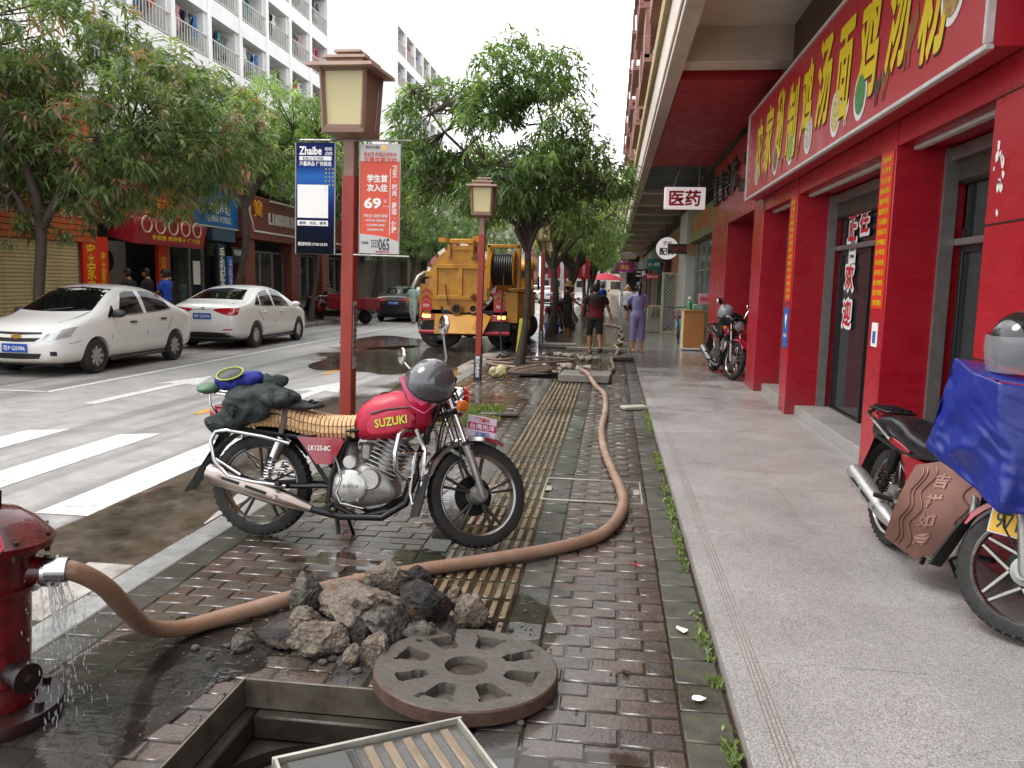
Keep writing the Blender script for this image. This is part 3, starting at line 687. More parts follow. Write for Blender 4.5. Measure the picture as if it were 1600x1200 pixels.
psign('crimson_sign', 'small crimson projecting sign below the teal one', 1.55, 2.2, 39, 1.95, 2.2, redP, '奶茶冷饮', whtP, .5, .12)
psign('magenta_sign', 'magenta shop sign on the white canopy at the far end of the arcade', .2, 2.0, 78, 2.9, 3.8, M('magenta', '#b02a7a', .5), '优品', yelP, .8, .4)
psign('shop_notice', 'small pink notice on a stand beside the wooden desk', 2.05, 2.4, 19.6, 1.22, 1.48, M('pink_card', '#c98a94', .5), '扫码支付', redP, .28, .09, .02)
# ================================================================ LEFT SIDE
RX = (0, 1, 0)                        # reading direction on faces that look at the street from the left
shops = E('shop_row', 'low row of shops with orange cladding and brown signs across the street', 'building')
orgC = M('orange_cladding', '#b8592e', .55, sc=3, var=.18, dirt='#7a3a22', dirtamt=.5)
tanS = M('tan_shutter', '#bfae80', .5, .05, sc=4, var=.12, dirt='#6b5d40')
brwn = M('brown_panel', '#7b4138', .5, sc=3, var=.12); brwd = M('brown_dark', '#5a302b', .55, sc=3)
greyW = M('grey_wall', '#7d7a75', .7, sc=2, dirt='#55514c')
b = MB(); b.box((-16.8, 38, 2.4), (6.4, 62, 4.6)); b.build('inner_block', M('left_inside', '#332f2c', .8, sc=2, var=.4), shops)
X0 = -12.5
# a: closed shop, roller shutter and slatted cladding
sl = MB().box((0, 0, 0), (.03, 10.0, .078), b=.012).mesh('shutter_slat', tanS)
for i in range(28): put('shutter_slat', sl, shops, (X0+.05, 12.55, .14+i*.081))
cl = MB().box((0, 0, 0), (.05, 10.6, .118), b=.01).mesh('cladding_slat', orgC)
for i in range(26): put('cladding_slat', cl, shops, (X0+.1, 12.9, 2.44+i*.13))
b = MB(); b.box((X0-.05, 12.9, 4.0), (.2, 10.6, 3.4)); b.build('cladding_back', brwd, shops)
for y in (9.5, 12.3, 15.5, 17.2):
    w = E('window', None, None, parent=shops)
    b = MB(); b.box((X0+.14, y, 3.85), (.06, 1.15, 1.0), b=.01); b.build('window_frame', alu2, w)
    for s in (-.27, .27): MB().box((X0+.172, y+s, 3.85), (.012, .48, .86)).build('pane', glass('pane%d%d' % (y, s > 0), (.25, .28, .3), .05, .8), w)
for i, s in enumerate('大学城分店'): txt(s, 0, whtP, shops, (X0+.135, 17.1+i*.48, 3.15), RX, LZ, w=.38, h=.4, bold=.03, depth=.03, name='cut_letter')
# b: open eating house with red couplet panels
b = MB(); b.box((X0+.06, 18.15, 1.3), (.1, .95, 2.5)); b.build('couplet_panel', orgP, shops)
b = MB(); b.box((X0+.06, 21.1, 1.3), (.1, .5, 2.5)); b.build('couplet_panel', orgP, shops)
txt('客家风味', 0, yelP, shops, (X0+.115, 17.95, 1.5), RX, LZ, w=.34, h=1.75, vert=True); txt('客家风味', 0, yelP, shops, (X0+.115, 18.42, 1.4), RX, LZ, w=.2, h=1.6, vert=True)
txt('欢乐好味', 0, yelP, shops, (X0+.115, 21.1, 1.35), RX, LZ, w=.3, h=1.7, vert=True)
b = MB(); b.box((X0-1.0, 19.7, 1.3), (.1, 2.6, 2.5)); b.build('kitchen_wall', M('kitchen_wall', '#b0b0ad', .6, sc=2, dirt='#7d7b77'), shops)
b = MB(); b.box((X0-.3, 19.7, .5), (.6, 2.4, .9), b=.02); b.build('counter', aluF, shops)
b = MB(); b.lathe([(0, 0), (.3, 0), (.34, .06), (.3, .12), (0, .12)], (X0-.9, 19.9, 2.0), (1, 0, 0), 20)
for k in range(5): b.box((X0-.76, 19.9+.16*math.cos(k*1.257), 2.0+.16*math.sin(k*1.257)), (.02, .14, .1), (k*1.257, 0, 0))
b.build('wall_fan', blkP, shops)
b = MB(); b.box((X0+.35, 20.6, 2.82), (.7, 3.5, .62), (0, .25, 0), .01); b.build('awning_sign', M('awning_red', '#a31f2c', .5, var=.15), shops)
for i in range(5):
    b = MB(); b.tube([(X0+.78, 19.25+i*.62+.22*math.cos(a), 2.93+.2*math.sin(a)) for a in np.linspace(0, 6.283, 21)[:-1]], .02, 6, True); b.build('plate_print', M('cream_print', '#d9c9a8', .5), shops)
txt('手抓饼 煎饼果子 烤冷面', 0, yelP, shops, (X0+.76, 20.7, 2.62), RX, LZ, w=2.4, h=.13)
b = MB(); b.box((X0+.1, 20.4, 3.6), (.3, 4.2, .95), b=.01); b.build('red_sign', M('sign_red2', '#a5202c', .45, var=.12), shops)
txt('客家腌面猪杂汤', 0, M('gold_print', '#dc9b1e', .5), shops, (X0+.255, 20.2, 3.5), RX, LZ, w=3., h=.5, bold=.02)
# c: phone shop
b = MB(); b.box((X0+.1, 23.95, 3.85), (.3, 2.85, 1.3), b=.01); b.build('blue_sign', M('sign_blue', '#1d6fb5', .35, var=.25, sc=1), shops)
txt('中国移动', 0, whtP, shops, (X0+.255, 24.1, 3.75), RX, LZ, w=1.4, h=.34); txt('CHINA MOBILE', 0, whtP, shops, (X0+.255, 24.1, 3.42), RX, LZ, w=1.5, h=.2)
b = MB(); b.box((X0+.1, 23.95, 3.17), (.32, 2.85, .05)); b.build('sign_trim', alu2, shops)
b = MB(); b.box((X0-.02, 23.2, 1.5), (.04, 2.9, 2.8)); b.build('shop_glass', glassD, shops)
b = MB()
for y in (21.5, 22.6, 23.4): b.box((X0+.02, y, 1.3), (.06, .08, 2.5))
b.box((X0+.02, 22.4, 2.5), (.06, 1.9, .08)); b.build('door_frame', aluF, shops)
b = MB(); b.box((X0+.04, 23.0, 1.75), (.02, .4, .7)); b.build('poster', whtP, shops)
b = MB(); b.box((X0+.3, 24.0, 1.45), (.1, .5, 2.4), b=.01); b.build('blade_sign', navP, shops); txt('手机配件各种', 0, whtP, shops, (X0+.36, 24.0, 1.5), RX, LZ, w=.34, h=2.1, vert=True, bold=.03)
b = MB(); b.box((X0+.3, 24.55, 1.3), (.1, .36, 2.0), b=.01); b.build('blade_sign', bluP, shops); txt('手机专业维修', 0, whtP, shops, (X0+.36, 24.55, 1.35), RX, LZ, w=.2, h=1.7, vert=True)
b = MB(); b.box((X0+.2, 24.3, 2.95), (.2, 1.5, .4), b=.01); b.build('green_sign', M('bluegreen', '#37566b', .5), shops)
b = MB(); b.box((X0+.25, 25.35, 2.35), (.15, 1.15, .5), b=.01); b.build('repair_sign', blkP, shops); txt('手机维修配件', 0, whtP, shops, (X0+.33, 25.35, 2.43), RX, LZ, w=.98, h=.2)
# d: brown clothes shop
b = MB(); b.box((X0+.2, 31.0, 3.65), (.5, 11.2, 1.45), b=.02); b.build('brown_sign', brwn, shops)
b = MB(); b.tube([(X0+.47, 25.75, 4.3), (X0+.47, 25.75, 3.75), (X0+.47, 25.95, 3.5), (X0+.47, 26.05, 3.2), (X0+.47, 36.4, 3.16)], .035, 6); b.tube([(X0+.47, 27.4, 4.3), (X0+.47, 36.4, 4.3)], .03, 6); b.build('white_moulding', whtP, shops)
for i, s in enumerate('LIANDUBINGZHUANG'): txt(s, 0, whtP, shops, (X0+.455, 27.35+i*.268, 3.7), RX, LZ, w=.2 if s != 'I' else .05, h=.4, bold=.02, depth=.05, name='cut_letter')
go = M('gold_emblem', '#cf8a1c', .4)
b = MB(); ra = random.Random(5)
for i in range(7): b.tube([(X0+.48, 26.4+.38*math.sin(i*1.3+q*.5)*(.4+q*.08), 3.95+.3*math.cos(i*.9+q*.7)*(.4+q*.09)) for q in range(7)], .035, 6)
b.build('emblem', go, shops)
for y in (26.0, 29.9, 33.2, 36.4): MB().box((X0+.1, y, 1.5), (.5, .75, 2.85), b=.02).build('column', brwn, shops)
for y0, y1 in ((26.4, 29.5), (30.3, 32.8), (33.6, 36)):
    n = 3
    for i in range(n):
        a, c = y0+(y1-y0)*i/n, y0+(y1-y0)*(i+1)/n; w = E('shop_window', None, None, parent=shops)
        b = MB(); 
        for y in (a+.03, c-.03): b.box((X0, y, 1.35), (.07, .06, 2.4))
        b.box((X0, (a+c)/2, 2.55), (.07, c-a, .06)); b.build('window_frame', aluF, w); MB().box((X0-.01, (a+c)/2, 1.35), (.012, c-a-.12, 2.36)).build('pane', glassD, w)
b = MB()
for i in range(14):
    y = 26.6+i*.68; b.ell((X0-.5, y, 1.1+.1*math.sin(i*3)), (.13, .2, .5), 8, 6); b.ell((X0-.5, y, 1.75), (.08, .08, .1), 8, 6)
b.build('window_display', M('mannequin', '#8f857c', .7, var=.6, sc=5), shops)
b = MB(); b.box((X0+.12, 25.9, .85), (.02, .5, .6)); b.build('yellow_poster', M('yellow_poster', '#c9b457', .5, var=.4, sc=12), shops)
# e: further along, plain fronts with shutters and a low parapet
dullc = ['#6f675c', '#5f5d5a', '#77695a', '#66605c', '#585e60', '#6d6259', '#5d5853']
for i, c in enumerate(dullc):
    y0 = 36.8+i*5.1; m_ = M('dull_front%d' % i, c, .7, sc=2, var=.25)
    b = MB(); b.box((X0+.1, y0+.3, 1.7), (.5, .6, 3.2)); b.box((X0+.15, y0+2.5, 3.5), (.5, 5.1, 1.0), b=.02); b.build('shop_front', m_, shops)
    q = MB().box((0, 0, 0), (.03, 4.4, .1), b=.014).mesh('shutter_slat', M('dull_shutter%d' % (i % 2), ('#6b6458', '#575350')[i % 2], .5, .2))
    for k in range(25): put('shutter_slat', q, shops, (X0, y0+2.8, .2+k*.11))
b = MB(); b.box((X0+.4, 39, 2.75), (.15, 1.6, .55), b=.01); b.build('small_sign', navP, shops); txt('烟酒百货', 0, whtP, shops, (X0+.48, 39, 2.75), RX, LZ, w=1.2, h=.3)
b = MB(); b.box((-15.9, 31, 5.0), (6.6, 46, .5), b=.02); b.build('parapet', greyW, shops)
# ---- white balcony block behind
def tiled_white(name, c):
    return M(name, c, .55, sc=1.2, var=.05, dirt='#9c9a96', dirtamt=.25)
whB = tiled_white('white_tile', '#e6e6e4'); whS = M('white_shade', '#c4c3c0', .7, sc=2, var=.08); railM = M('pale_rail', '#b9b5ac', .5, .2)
cloth = [M('cloth_%s' % n, c, .85, sc=8, var=.25) for n, c in (('navy', '#22283f'), ('black', '#1f1e20'), ('white', '#c9c6c2'), ('blue', '#2f6fb0'), ('pink', '#b98a8a'), ('grey', '#6f7076'), ('red', '#b3202f'), ('teal', '#4e8a86'))]
def block(label, X, y0, nb, bay, z0, nf, fh, depth, seed, laundry=True, roofz=None):
    o = E('balcony_block', label, 'building', (X, y0, 0)); L = nb*bay; rr = random.Random(seed); top = z0+nf*fh
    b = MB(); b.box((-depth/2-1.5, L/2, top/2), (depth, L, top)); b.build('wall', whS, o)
    b = MB(); b.box((-depth/2-.05, -.13, top/2+.2), (depth+.1, .26, top+.4)); b.build('end_wall', whB, o)
    b = MB(); b.box((-depth/2-.05, L+.13, top/2+.2), (depth+.1, .26, top+.4)); b.build('end_wall', whB, o)
    b = MB(); b.box((-.8, L/2, top+.15), (1.7, L, .7)); b.build('roof_band', whB, o)
    for k in range(nb+1):
        b = MB(); b.box((-.09, min(max(k*bay, .15), L-.15), top/2+.01), (.37, .34, top)); b.build('column', whB, o)
    for f in range(nf):
        z = z0+f*fh; b = MB(); b.box((-.72, L/2, z+.4-.4), (1.56, L, .8)); b.build('floor_band', whB, o)
        for k in range(nb):
            ba = E('balcony', None, None, parent=o); yc = (k+.5)*bay
            b = MB(); b.box((-.75, (k+1)*bay-.28, z+1.6), (1.4, .16, 2.05)); b.build('side_wall', whB, ba)
            b = MB(); n = 12
            for i in range(n): b.box((.02, k*bay+.3+i*(bay-.6)/(n-1), z+.9), (.03, .045, .98))
            b.box((.02, yc, z+1.4), (.06, bay-.36, .06)); b.box((.02, yc, z+.5), (.05, bay-.36, .05)); b.build('railing', railM, ba)
            b = MB(); b.box((-1.49, yc+.2, z+1.45), (.03, bay*.55, 1.9)); b.build('pane', glassD, ba)
            if laundry:
                b = MB(); b.cyl((-.35, k*bay+.2, z+2.15), (-.35, (k+1)*bay-.4, z+2.15), .015, n=6)
                b.build('clothes_pole', railM, ba)
                for i in range(rr.randint(5, 10)):
                    w, h = rr.uniform(.3, .6), rr.uniform(.55, 1.15); y = k*bay+.5+rr.random()*(bay-1.2); x = -.35+rr.uniform(-.15, .15)
                    g = MB(); P = []
                    for a in range(5):
                        for q in range(4): P.append((x+.05*math.sin(a*2.1+q), y-w/2+w*q/3*(1-.1*a/4), z+2.13-h*a/4))
                    g.add(P, [(a*4+q, a*4+q+1, a*4+q+5, a*4+q+4) for a in range(4) for q in range(3)]); g.build('garment', rr.choice(cloth), ba, 0)
    return o
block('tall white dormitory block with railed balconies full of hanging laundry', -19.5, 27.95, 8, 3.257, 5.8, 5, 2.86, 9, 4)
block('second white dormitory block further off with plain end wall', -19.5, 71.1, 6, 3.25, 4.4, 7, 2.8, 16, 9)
# ---- far end of the street
def farb(label, x, y, w, d, h, c, nf, nw, seed, cat='building'):
    o = E('distant_building', label, cat, (x, y, 0)); m_ = M('far_%d' % seed, c, .8, sc=.6, var=.1)
    b = MB(); b.box((0, d/2, h/2), (w, d, h)); b.build('wall', m_, o); b = MB(); b.box((0, d/2, h+.15), (w+.4, d+.4, .3)); b.build('cornice', m_, o)
    wm = MB().box((0, 0, 0), (w/nw*.55, .08, h/nf*.5)).mesh('window', glassD); ws = MB().box((0, 0, 0), (.08, 1.4, h/nf*.5)).mesh('window', glassD)
    sgn = -1 if x > -5 else 1
    for f in range(nf):
        for k in range(nw): put('window', wm, o, (-w/2+(k+.5)*w/nw, -.01, (f+.55)*h/nf))
        for k in range(int(d/3)): put('window', ws, o, (sgn*(w/2+.01), 1.5+k*3, (f+.55)*h/nf))
    return o
farb('peach apartment block beyond the end of the arcade', 6.4, 106, 10, 20, 21, '#c9977c', 7, 4, 1)
farb('low white shop with flat canopy at the end of the terrace', 4.3, 79.5, 7, 12, 3.6, '#cfccc8', 1, 3, 2)
farb('pale grey office block closing the street', -9, 190, 16, 20, 15, '#a9aeb2', 5, 6, 3)
farb('brick red block beside the pale office block', -24, 172, 13, 20, 13, '#a5705c', 4, 5, 4)
farb('cream block far down the right side', 5, 150, 12, 24, 17, '#c7b9a5', 6, 4, 5)
farb('grey housing block far down the left side', -22, 118, 14, 30, 14, '#b5b0aa', 5, 5, 6)
# ================================================================ TREES (mango: long drooping leaves in whorls)
def leaf_mat(name, stops):
    m, t, p, o = base(name)
    a = N(t, 'Attribute'); a.attribute_name = 'tone'
    c = ramp(t, a.outputs['Fac'], stops)
    c = mixc(t, 1., c, ramp(t, noisen(t, coords(t, 'Object'), 3, 2), [(.3, 1.08), (.7, 1.45)]), 'MULTIPLY')
    hs = N(t, 'HueSaturation'); hs.inputs['Saturation'].default_value = .84; t.links.new(c, hs.inputs['Color']); c = hs.outputs[0]
    t.links.new(c, p.inputs['Base Color']); p.inputs['Roughness'].default_value = .38; p.inputs['Specular IOR Level'].default_value = .5
    tr = N(t, 'BsdfTranslucent'); t.links.new(mixc(t, 1., c, (1.5, 1.7, .7), 'MULTIPLY'), tr.inputs[0])
    mx = N(t, 'MixShader'); mx.inputs[0].default_value = .4
    t.links.new(p.outputs[0], mx.inputs[1]); t.links.new(tr.outputs[0], mx.inputs[2]); t.links.new(mx.outputs[0], o.inputs[0]); return m
G = [(0, rgb('#3c4f2b')), (.3, rgb('#556f38')), (.62, rgb('#718a48')), (.82, rgb('#97a858'))]
leafA = leaf_mat('leaf_green', G+[(1, rgb('#8a8a45'))])
leafR = leaf_mat('leaf_reddish', [(0, rgb('#3a4d2e')), (.3, rgb('#536838')), (.58, rgb('#708348')), (.74, rgb('#86764a')), (.86, rgb('#8f6450')), (1, rgb('#9c6a58'))])
leafB = leaf_mat('leaf_bright', [(0, rgb('#43592a')), (.35, rgb('#617e36')), (.7, rgb('#869f47')), (1, rgb('#a9b45a'))])
barkM = M('bark', '#4b4139', .85, sc=7, var=.35, bump=.7, bsc=30, dirt='#37322c', dirtamt=.6)
def leaf_mesh(name, centers, dirs, per, L, Wd, mat, rs, droop=.75, red=0.):
    n = len(centers)*per; c = np.repeat(centers, per, 0); d = np.repeat(dirs, per, 0)
    a = rs.uniform(0, 6.283, n); el = rs.normal(.05, .45, n)
    out = np.stack([np.cos(a)*np.cos(el), np.sin(a)*np.cos(el), np.sin(el)], 1)+d*.55
    out[:, 2] -= droop*rs.uniform(.2, 1.1, n); out /= np.linalg.norm(out, axis=1)[:, None]
    ln = L*rs.uniform(.45, 1.4, n)[:, None]; wd = Wd*rs.uniform(.75, 1.25, n)[:, None]
    up = np.array([0, 0, 1.])+rs.normal(0, .4, (n, 3)); side = np.cross(out, up); side /= np.linalg.norm(side, axis=1)[:, None]+1e-9
    nn = np.cross(side, out); c = c+rs.normal(0, .05, (n, 3))
    p0 = c; mid = c+out*ln*.5+nn*ln*.06; tip = c+out*ln*1.0-nn*ln*.1-np.array([0, 0, 1])*ln*.12
    q1 = c+out*ln*.28; v = np.stack([p0, mid+side*wd*.5, tip, mid-side*wd*.5, mid-nn*wd*.18], 1).reshape(-1, 3)
    i = np.arange(n)*5; f = np.stack([i, i+1, i+4, i+4, i+1, i+2, i, i+4, i+3, i+4, i+2, i+3], 1).reshape(-1)
    me = bpy.data.meshes.new(name); me.vertices.add(n*5); me.vertices.foreach_set('co', v.reshape(-1))
    me.loops.add(n*12); me.loops.foreach_set('vertex_index', f); me.polygons.add(n*4)
    me.polygons.foreach_set('loop_start', np.arange(n*4)*3); me.polygons.foreach_set('loop_total', np.full(n*4, 3))
    me.polygons.foreach_set('use_smooth', np.ones(n*4, bool)); me.update(); me.validate()
    cl = np.repeat(rs.beta(2.2, 2.6, len(centers)), per)
    if red: k = np.repeat(rs.uniform(0, 1, len(centers)) < red, per); cl = np.where(k, rs.uniform(.78, 1, n), cl*.72)
    tone = np.clip(cl+rs.normal(0, .08, n), 0, 1)
    at = me.attributes.new('tone', 'FLOAT', 'FACE'); at.data.foreach_set('value', np.repeat(tone, 4)); me.materials.append(mat); return me
def tree(label, loc, H, lean, crown, nclump, leafm, seed, trunk_r=.09, fork=1.9, per=11, L=.2, Wd=.045, red=0., lobes=None, group='street trees', tr_curve=.12):
    """crown: (cx, cy, cz, rx, ry, rz) relative to the trunk base; lobes: extra ellipsoids"""
    rr = random.Random(seed); rs = np.random.RandomState(seed)
    o = E('mango_tree', label, 'tree', loc, group=group)
    fp = V(lean[0], lean[1], fork); b = MB()
    pts = []
    for i in range(9):
        t = i/8; pts.append(V(lean[0]*t+tr_curve*math.sin(t*4+seed), lean[1]*t+tr_curve*.6*math.cos(t*5+seed)-tr_curve*.6*math.cos(seed), fork*t))
    b.tube(pts, [trunk_r*(1.35-.55*min(1, i/3))*(1 if i else 1.15) for i in range(9)], 12)
    ells = [crown]+(lobes or []); tips = []; vol = [e[3]*e[4]*e[5] for e in ells]
    base_p = pts[-1]; lim = []
    nl = 7
    for k in range(nl):
        e = ells[k % len(ells)]; a = rr.uniform(0, 6.28); u = rr.uniform(.35, .75)
        tgt = V(e[0]+e[3]*u*math.cos(a), e[1]+e[4]*u*math.sin(a), e[2]+e[5]*rr.uniform(-.35, .65))
        P = [base_p-V(0, 0, .1)]
        for i in range(1, 8):
            t = i/7; q = base_p.lerp(tgt, t)+V(0, 0, .35*math.sin(t*3.1)*(1-abs(tgt.z-base_p.z)/6))+V(rr.gauss(0, .07), rr.gauss(0, .07), rr.gauss(0, .05)); P.append(q)
        b.tube(P, [trunk_r*.72*(1-.8*i/7) for i in range(8)], 8); lim += P[2:]
    cen, dr = [], []
    LIM = np.array([tuple(p) for p in lim])
    tot = sum(vol)
    tries = 0
    while len(cen) < nclump and tries < nclump*30:
        tries += 1
        e = ells[rs.choice(len(ells), p=np.array(vol)/tot)]; q = rs.normal(0, 1, 3); q /= np.linalg.norm(q); r_ = rs.uniform(.15, 1)**.42
        p = np.array([e[0]+e[3]*q[0]*r_, e[1]+e[4]*q[1]*r_, e[2]+e[5]*q[2]*r_])
        if noise.noise(V(p[0]*.95+seed*3.7, p[1]*.95, p[2]*1.15)) < -.08: continue          # gaps between the boughs
        cen.append(p); dr.append(q*.8)
    cen = np.array(cen); dr = np.array(dr)
    for k in range(0, len(cen), 5):                                  # twigs out to the leaf whorls
        j = np.argmin(((LIM-cen[k])**2).sum(1)); a, c = Vector(LIM[j]), Vector(cen[k]); m_ = (a+c)/2+V(rr.gauss(0, .05), rr.gauss(0, .05), -.06)
        b.tube([a, m_, c], [.016, .011, .005], 5, caps=False)
    b.build('trunk', barkM, o, 60)
    put('crown', leaf_mesh('crown', cen, dr, per, L, Wd, leafm, rs, red=red), o); return o
# left pavement
tree('big left mango tree with reddish young leaves behind the first white car', (-10.7, 14.0, .1), 6, (-.25, .25), (1.3, .9, 4.35, 2.75, 2.2, 1.75), 2000, leafR, 3, .125, 2.5, 12, .23, .052, .1, [(-1.2, .2, 4.2, 1.8, 1.6, 1.9), (2.5, .8, 3.95, 1.3, 1.2, .8), (.2, -.4, 5.9, 2.0, 1.5, 1.2), (-.9, 0, 2.6, .9, .8, .5), (.5, .2, 2.6, .5, .5, .35)])
tree('bright green tree with curved trunk before the blue shop sign', (-10.95, 22.2, .1), 6, (.25, .2), (.5, 0, 5.9, 2.5, 2.2, 1.4), 1000, leafB, 11, .12, 3.6, 10, .24, .05, .03, [(1.5, 1, 5.2, 1.9, 1.8, 1.1), (-.9, -.3, 5.2, 1.4, 1.4, 1.0), (-.5, -.6, 4.3, .6, .6, .4)], tr_curve=.25)
tree('slim tree at the far kerb beside the second white car', (-10.9, 28.5, .1), 6, (.1, .1), (.2, 0, 5.7, 2.4, 2.3, 1.7), 950, leafA, 17, .09, 3.2, 10, .25, .052, .02, [(.8, 1, 4.9, 1.8, 1.8, 1.0)])
lt = [(36, 'left kerb tree behind the red cargo tricycle'), (43.5, 'left kerb tree beyond the dark parked car'), (51, 'left kerb tree further along past the shutters'), (60, 'far left kerb tree near the road bend'), (71, 'farthest left kerb tree in the row')]
src = tree('left kerb tree behind the red cargo tricycle', (-10.9, 36, .1), 6, (.1, .1), (.2, 0, 5.2, 2.7, 2.6, 2.1), 620, leafA, 23, .11, 2.6, 9, .28, .06, .02, [(.8, .6, 4.0, 1.9, 1.8, 1.3), (-.4, 0, 3.2, 1.5, 1.5, .8)])
for i, (y, l) in enumerate(lt[1:]): copytree(src, None, l, (-10.9+.1*i, y, .1), (0, 0, 1.3*(i+1)), (1.05, 1.05, 1.08))
# right pavement: the big one over the truck, then the row behind it
tree('tall mango tree between the sewage truck and the walking man', (-1.78, 15.85, 0), 6, (.12, .1), (-.35, .1, 4.2, 2.25, 2.0, 1.35), 1650, leafA, 31, .082, 2.35, 11, .215, .046, .02, [(.05, 0, 5.45, 1.15, 1.1, .95), (-1.7, -.2, 4.75, .95, .9, .75), (1.15, .1, 3.9, 1.05, 1.0, .8), (-1.4, 0, 3.3, 1.2, 1.1, .6), (.7, .2, 3.0, .9, .9, .4)], tr_curve=.06)
tree('dark leaning tree beside the man in the straw hat', (-1.85, 25.4, 0), 6, (-.02, .1), (.35, 0, 4.6, 2.1, 2.1, 1.6), 560, leafA, 37, .12, 2.2, 10, .23, .05, 0, [(1.5, .4, 3.9, 1.1, 1.2, .9), (-1.2, 0, 3.9, 1.2, 1.2, .9)], tr_curve=.1)
src = tree('right kerb tree with forked trunk behind the walking man', (-1.45, 30.2, 0), 6, (-.2, .1), (.1, 0, 4.3, 2.1, 2.2, 1.5), 520, leafA, 41, .12, 1.7, 9, .25, .054, 0, [(1.0, .3, 3.7, 1.2, 1.2, .9), (-1.0, .3, 3.6, 1.2, 1.2, .9)])
for i, (y, l) in enumerate(((36, 'right kerb tree, second behind the straw hat'), (42.5, 'right kerb tree beside the red banners'), (49.5, 'right kerb tree past the red banners'), (57, 'far right kerb tree near the parked scooters'), (66, 'farther right kerb tree down the pavement'), (78, 'farthest right kerb tree before the bend'))):
    copytree(src, None, l, (-1.6+.1*(i % 3), y, 0), (0, 0, .9+1.7*i), (1, 1, 1+.05*(i % 2)))
# weeds and grass
def blades(name, pts, h, w, mat, seed, spread=.6, label=None, cat=None):
    rs = np.random.RandomState(seed); n = len(pts); p = np.array(pts); a = rs.uniform(0, 6.283, n); t = rs.uniform(0, spread, n)
    d = np.stack([np.cos(a)*t, np.sin(a)*t, np.ones(n)], 1); d /= np.linalg.norm(d, axis=1)[:, None]; s = np.stack([-np.sin(a), np.cos(a), np.zeros(n)], 1)
    hh = (h*rs.uniform(.4, 1.3, n))[:, None]; ww = (w*rs.uniform(.6, 1.3, n))[:, None]
    v = np.stack([p-s*ww*.3, p+s*ww*.3, p+d*hh*.6+s*ww, p+d*hh+np.stack([np.cos(a), np.sin(a), 0*a], 1)*hh*.25, p+d*hh*.6-s*ww], 1).reshape(-1, 3)
    me = bpy.data.meshes.new(name); me.from_pydata([tuple(x) for x in v], [], [tuple(5*i+k for k in range(5)) for i in range(n)])
    at = me.attributes.new('tone', 'FLOAT', 'FACE'); at.data.foreach_set('value', np.clip(rs.beta(2, 2, n), 0, 1)); me.materials.append(mat)
    o = put(name, me, None, kind='stuff'); tag(o, label, cat); return o
weedM = leaf_mat('weed_leaf', [(0, rgb('#3f4d24')), (.5, rgb('#647536')), (1, rgb('#8f9a4e'))])
rs = np.random.RandomState(5); P = []
for i in range(210):
    y = 2.0+rs.exponential(1)*4.5 if i % 2 else rs.uniform(4.4, 11)
    if noise.noise(V(y*1.3, 3.3, 0)) < .02: continue
    for k in range(rs.randint(3, 13)): P.append((.485+rs.normal(0, .016), y+rs.normal(0, .03), .0))
blades('kerb_weeds', P, .036, .009, weedM, 8, 1.1, 'low green weeds along the foot of the granite step', 'weeds')
P = []
for i in range(1500):
    x, y = rs.uniform(-2.27, -1.31), rs.uniform(9.05, 10.25)
    if noise.noise(V(x*3, y*3, 1)) > -.1: P.append((x, y, .01))
blades('tree_pit_grass', P, .085, .006, weedM, 9, .9, 'thin grass growing in the bare earth tree pit', 'grass')
b = MB(); sn = 14
for i in range(sn+1):
    for j in range(sn+1):
        x, y = SOIL[0]+(SOIL[1]-SOIL[0])*i/sn, SOIL[2]+(SOIL[3]-SOIL[2])*j/sn
        e = min(i, j, sn-i, sn-j) > 0; b.v.append((x, y, -.01+(.035*noise.noise(V(x*4, y*4, 0))+.02 if e else 0)))
b.f = [(i*(sn+1)+j, (i+1)*(sn+1)+j, (i+1)*(sn+1)+j+1, i*(sn+1)+j+1) for i in range(sn) for j in range(sn)]; b.m = [0]*len(b.f)
b.build('tree_pit_soil', M('damp_soil', '#5b5038', .9, sc=12, var=.4, bump=.8, bsc=40, kind='World', dirt='#55602f'), None, kind='structure')
# ================================================================ CARS
from mathutils.bvhtree import BVHTree
def lerpk(pts, x):
    for i in range(len(pts)-1):
        (a, p), (c, q) = pts[i], pts[i+1]
        if x <= c: t = (x-a)/(c-a) if c > a else 0; t = min(max(t, 0), 1); return p+(q-p)*t
    return pts[-1][1]
def car_paint(name, col, dust='#a08a6c'):
    m, t, p, o = base(name); v = coords(t, 'Object'); sp = N(t, 'SeparateXYZ'); t.links.new(v, sp.inputs[0])
    k = math_(t, 'ADD', sp.outputs[2], math_(t, 'MULTIPLY', math_(t, 'SUBTRACT', noisen(t, v, 3, 5), .5), .3))
    c = mixc(t, ramp(t, k, [(.18, .62), (.42, .12), (.75, 0)]), rgb(col), rgb(dust))     # road dust on the sills
    t.links.new(c, p.inputs['Base Color']); p.inputs['Roughness'].default_value = .3; p.inputs['Coat Weight'].default_value = .8; p.inputs['Coat Roughness'].default_value = .05
    return m
carW = car_paint('car_white', '#dcdcda'); carK = car_paint('car_black', '#15161a', '#4a443c')
cglass = M('car_glass', '#0b0d0e', .03, var=.1, spec=.4, rvar=.01); rubber = M('rubber', '#1c1b1a', .75, sc=10, var=.25, dirt='#4b443b', dirtamt=.35)
blackP = M('black_plastic', '#1a1a1b', .45, sc=10); chrome = M('chrome', '#c9c9c9', .12, 1., var=.06, rvar=.05, dirt='#6f655a', dirtamt=.25); alloy = M('alloy', '#a5a4a2', .35, .8, var=.15, dirt='#6b6259', dirtamt=.4)
redL = M('red_lens', '#a3101c', .12, var=.1, coat=1); clearL = M('clear_lens', '#b9bdbf', .08, .3, var=.25, sc=14, coat=1); plateB = M('plate_blue', '#1f4fa3', .4, var=.05); ambL = M('amber_lens', '#d06a14', .15, coat=1)
gold = M('gold_badge', '#c79a4a', .3, .7); silver = M('silver_badge', '#b9bcbf', .25, .8)
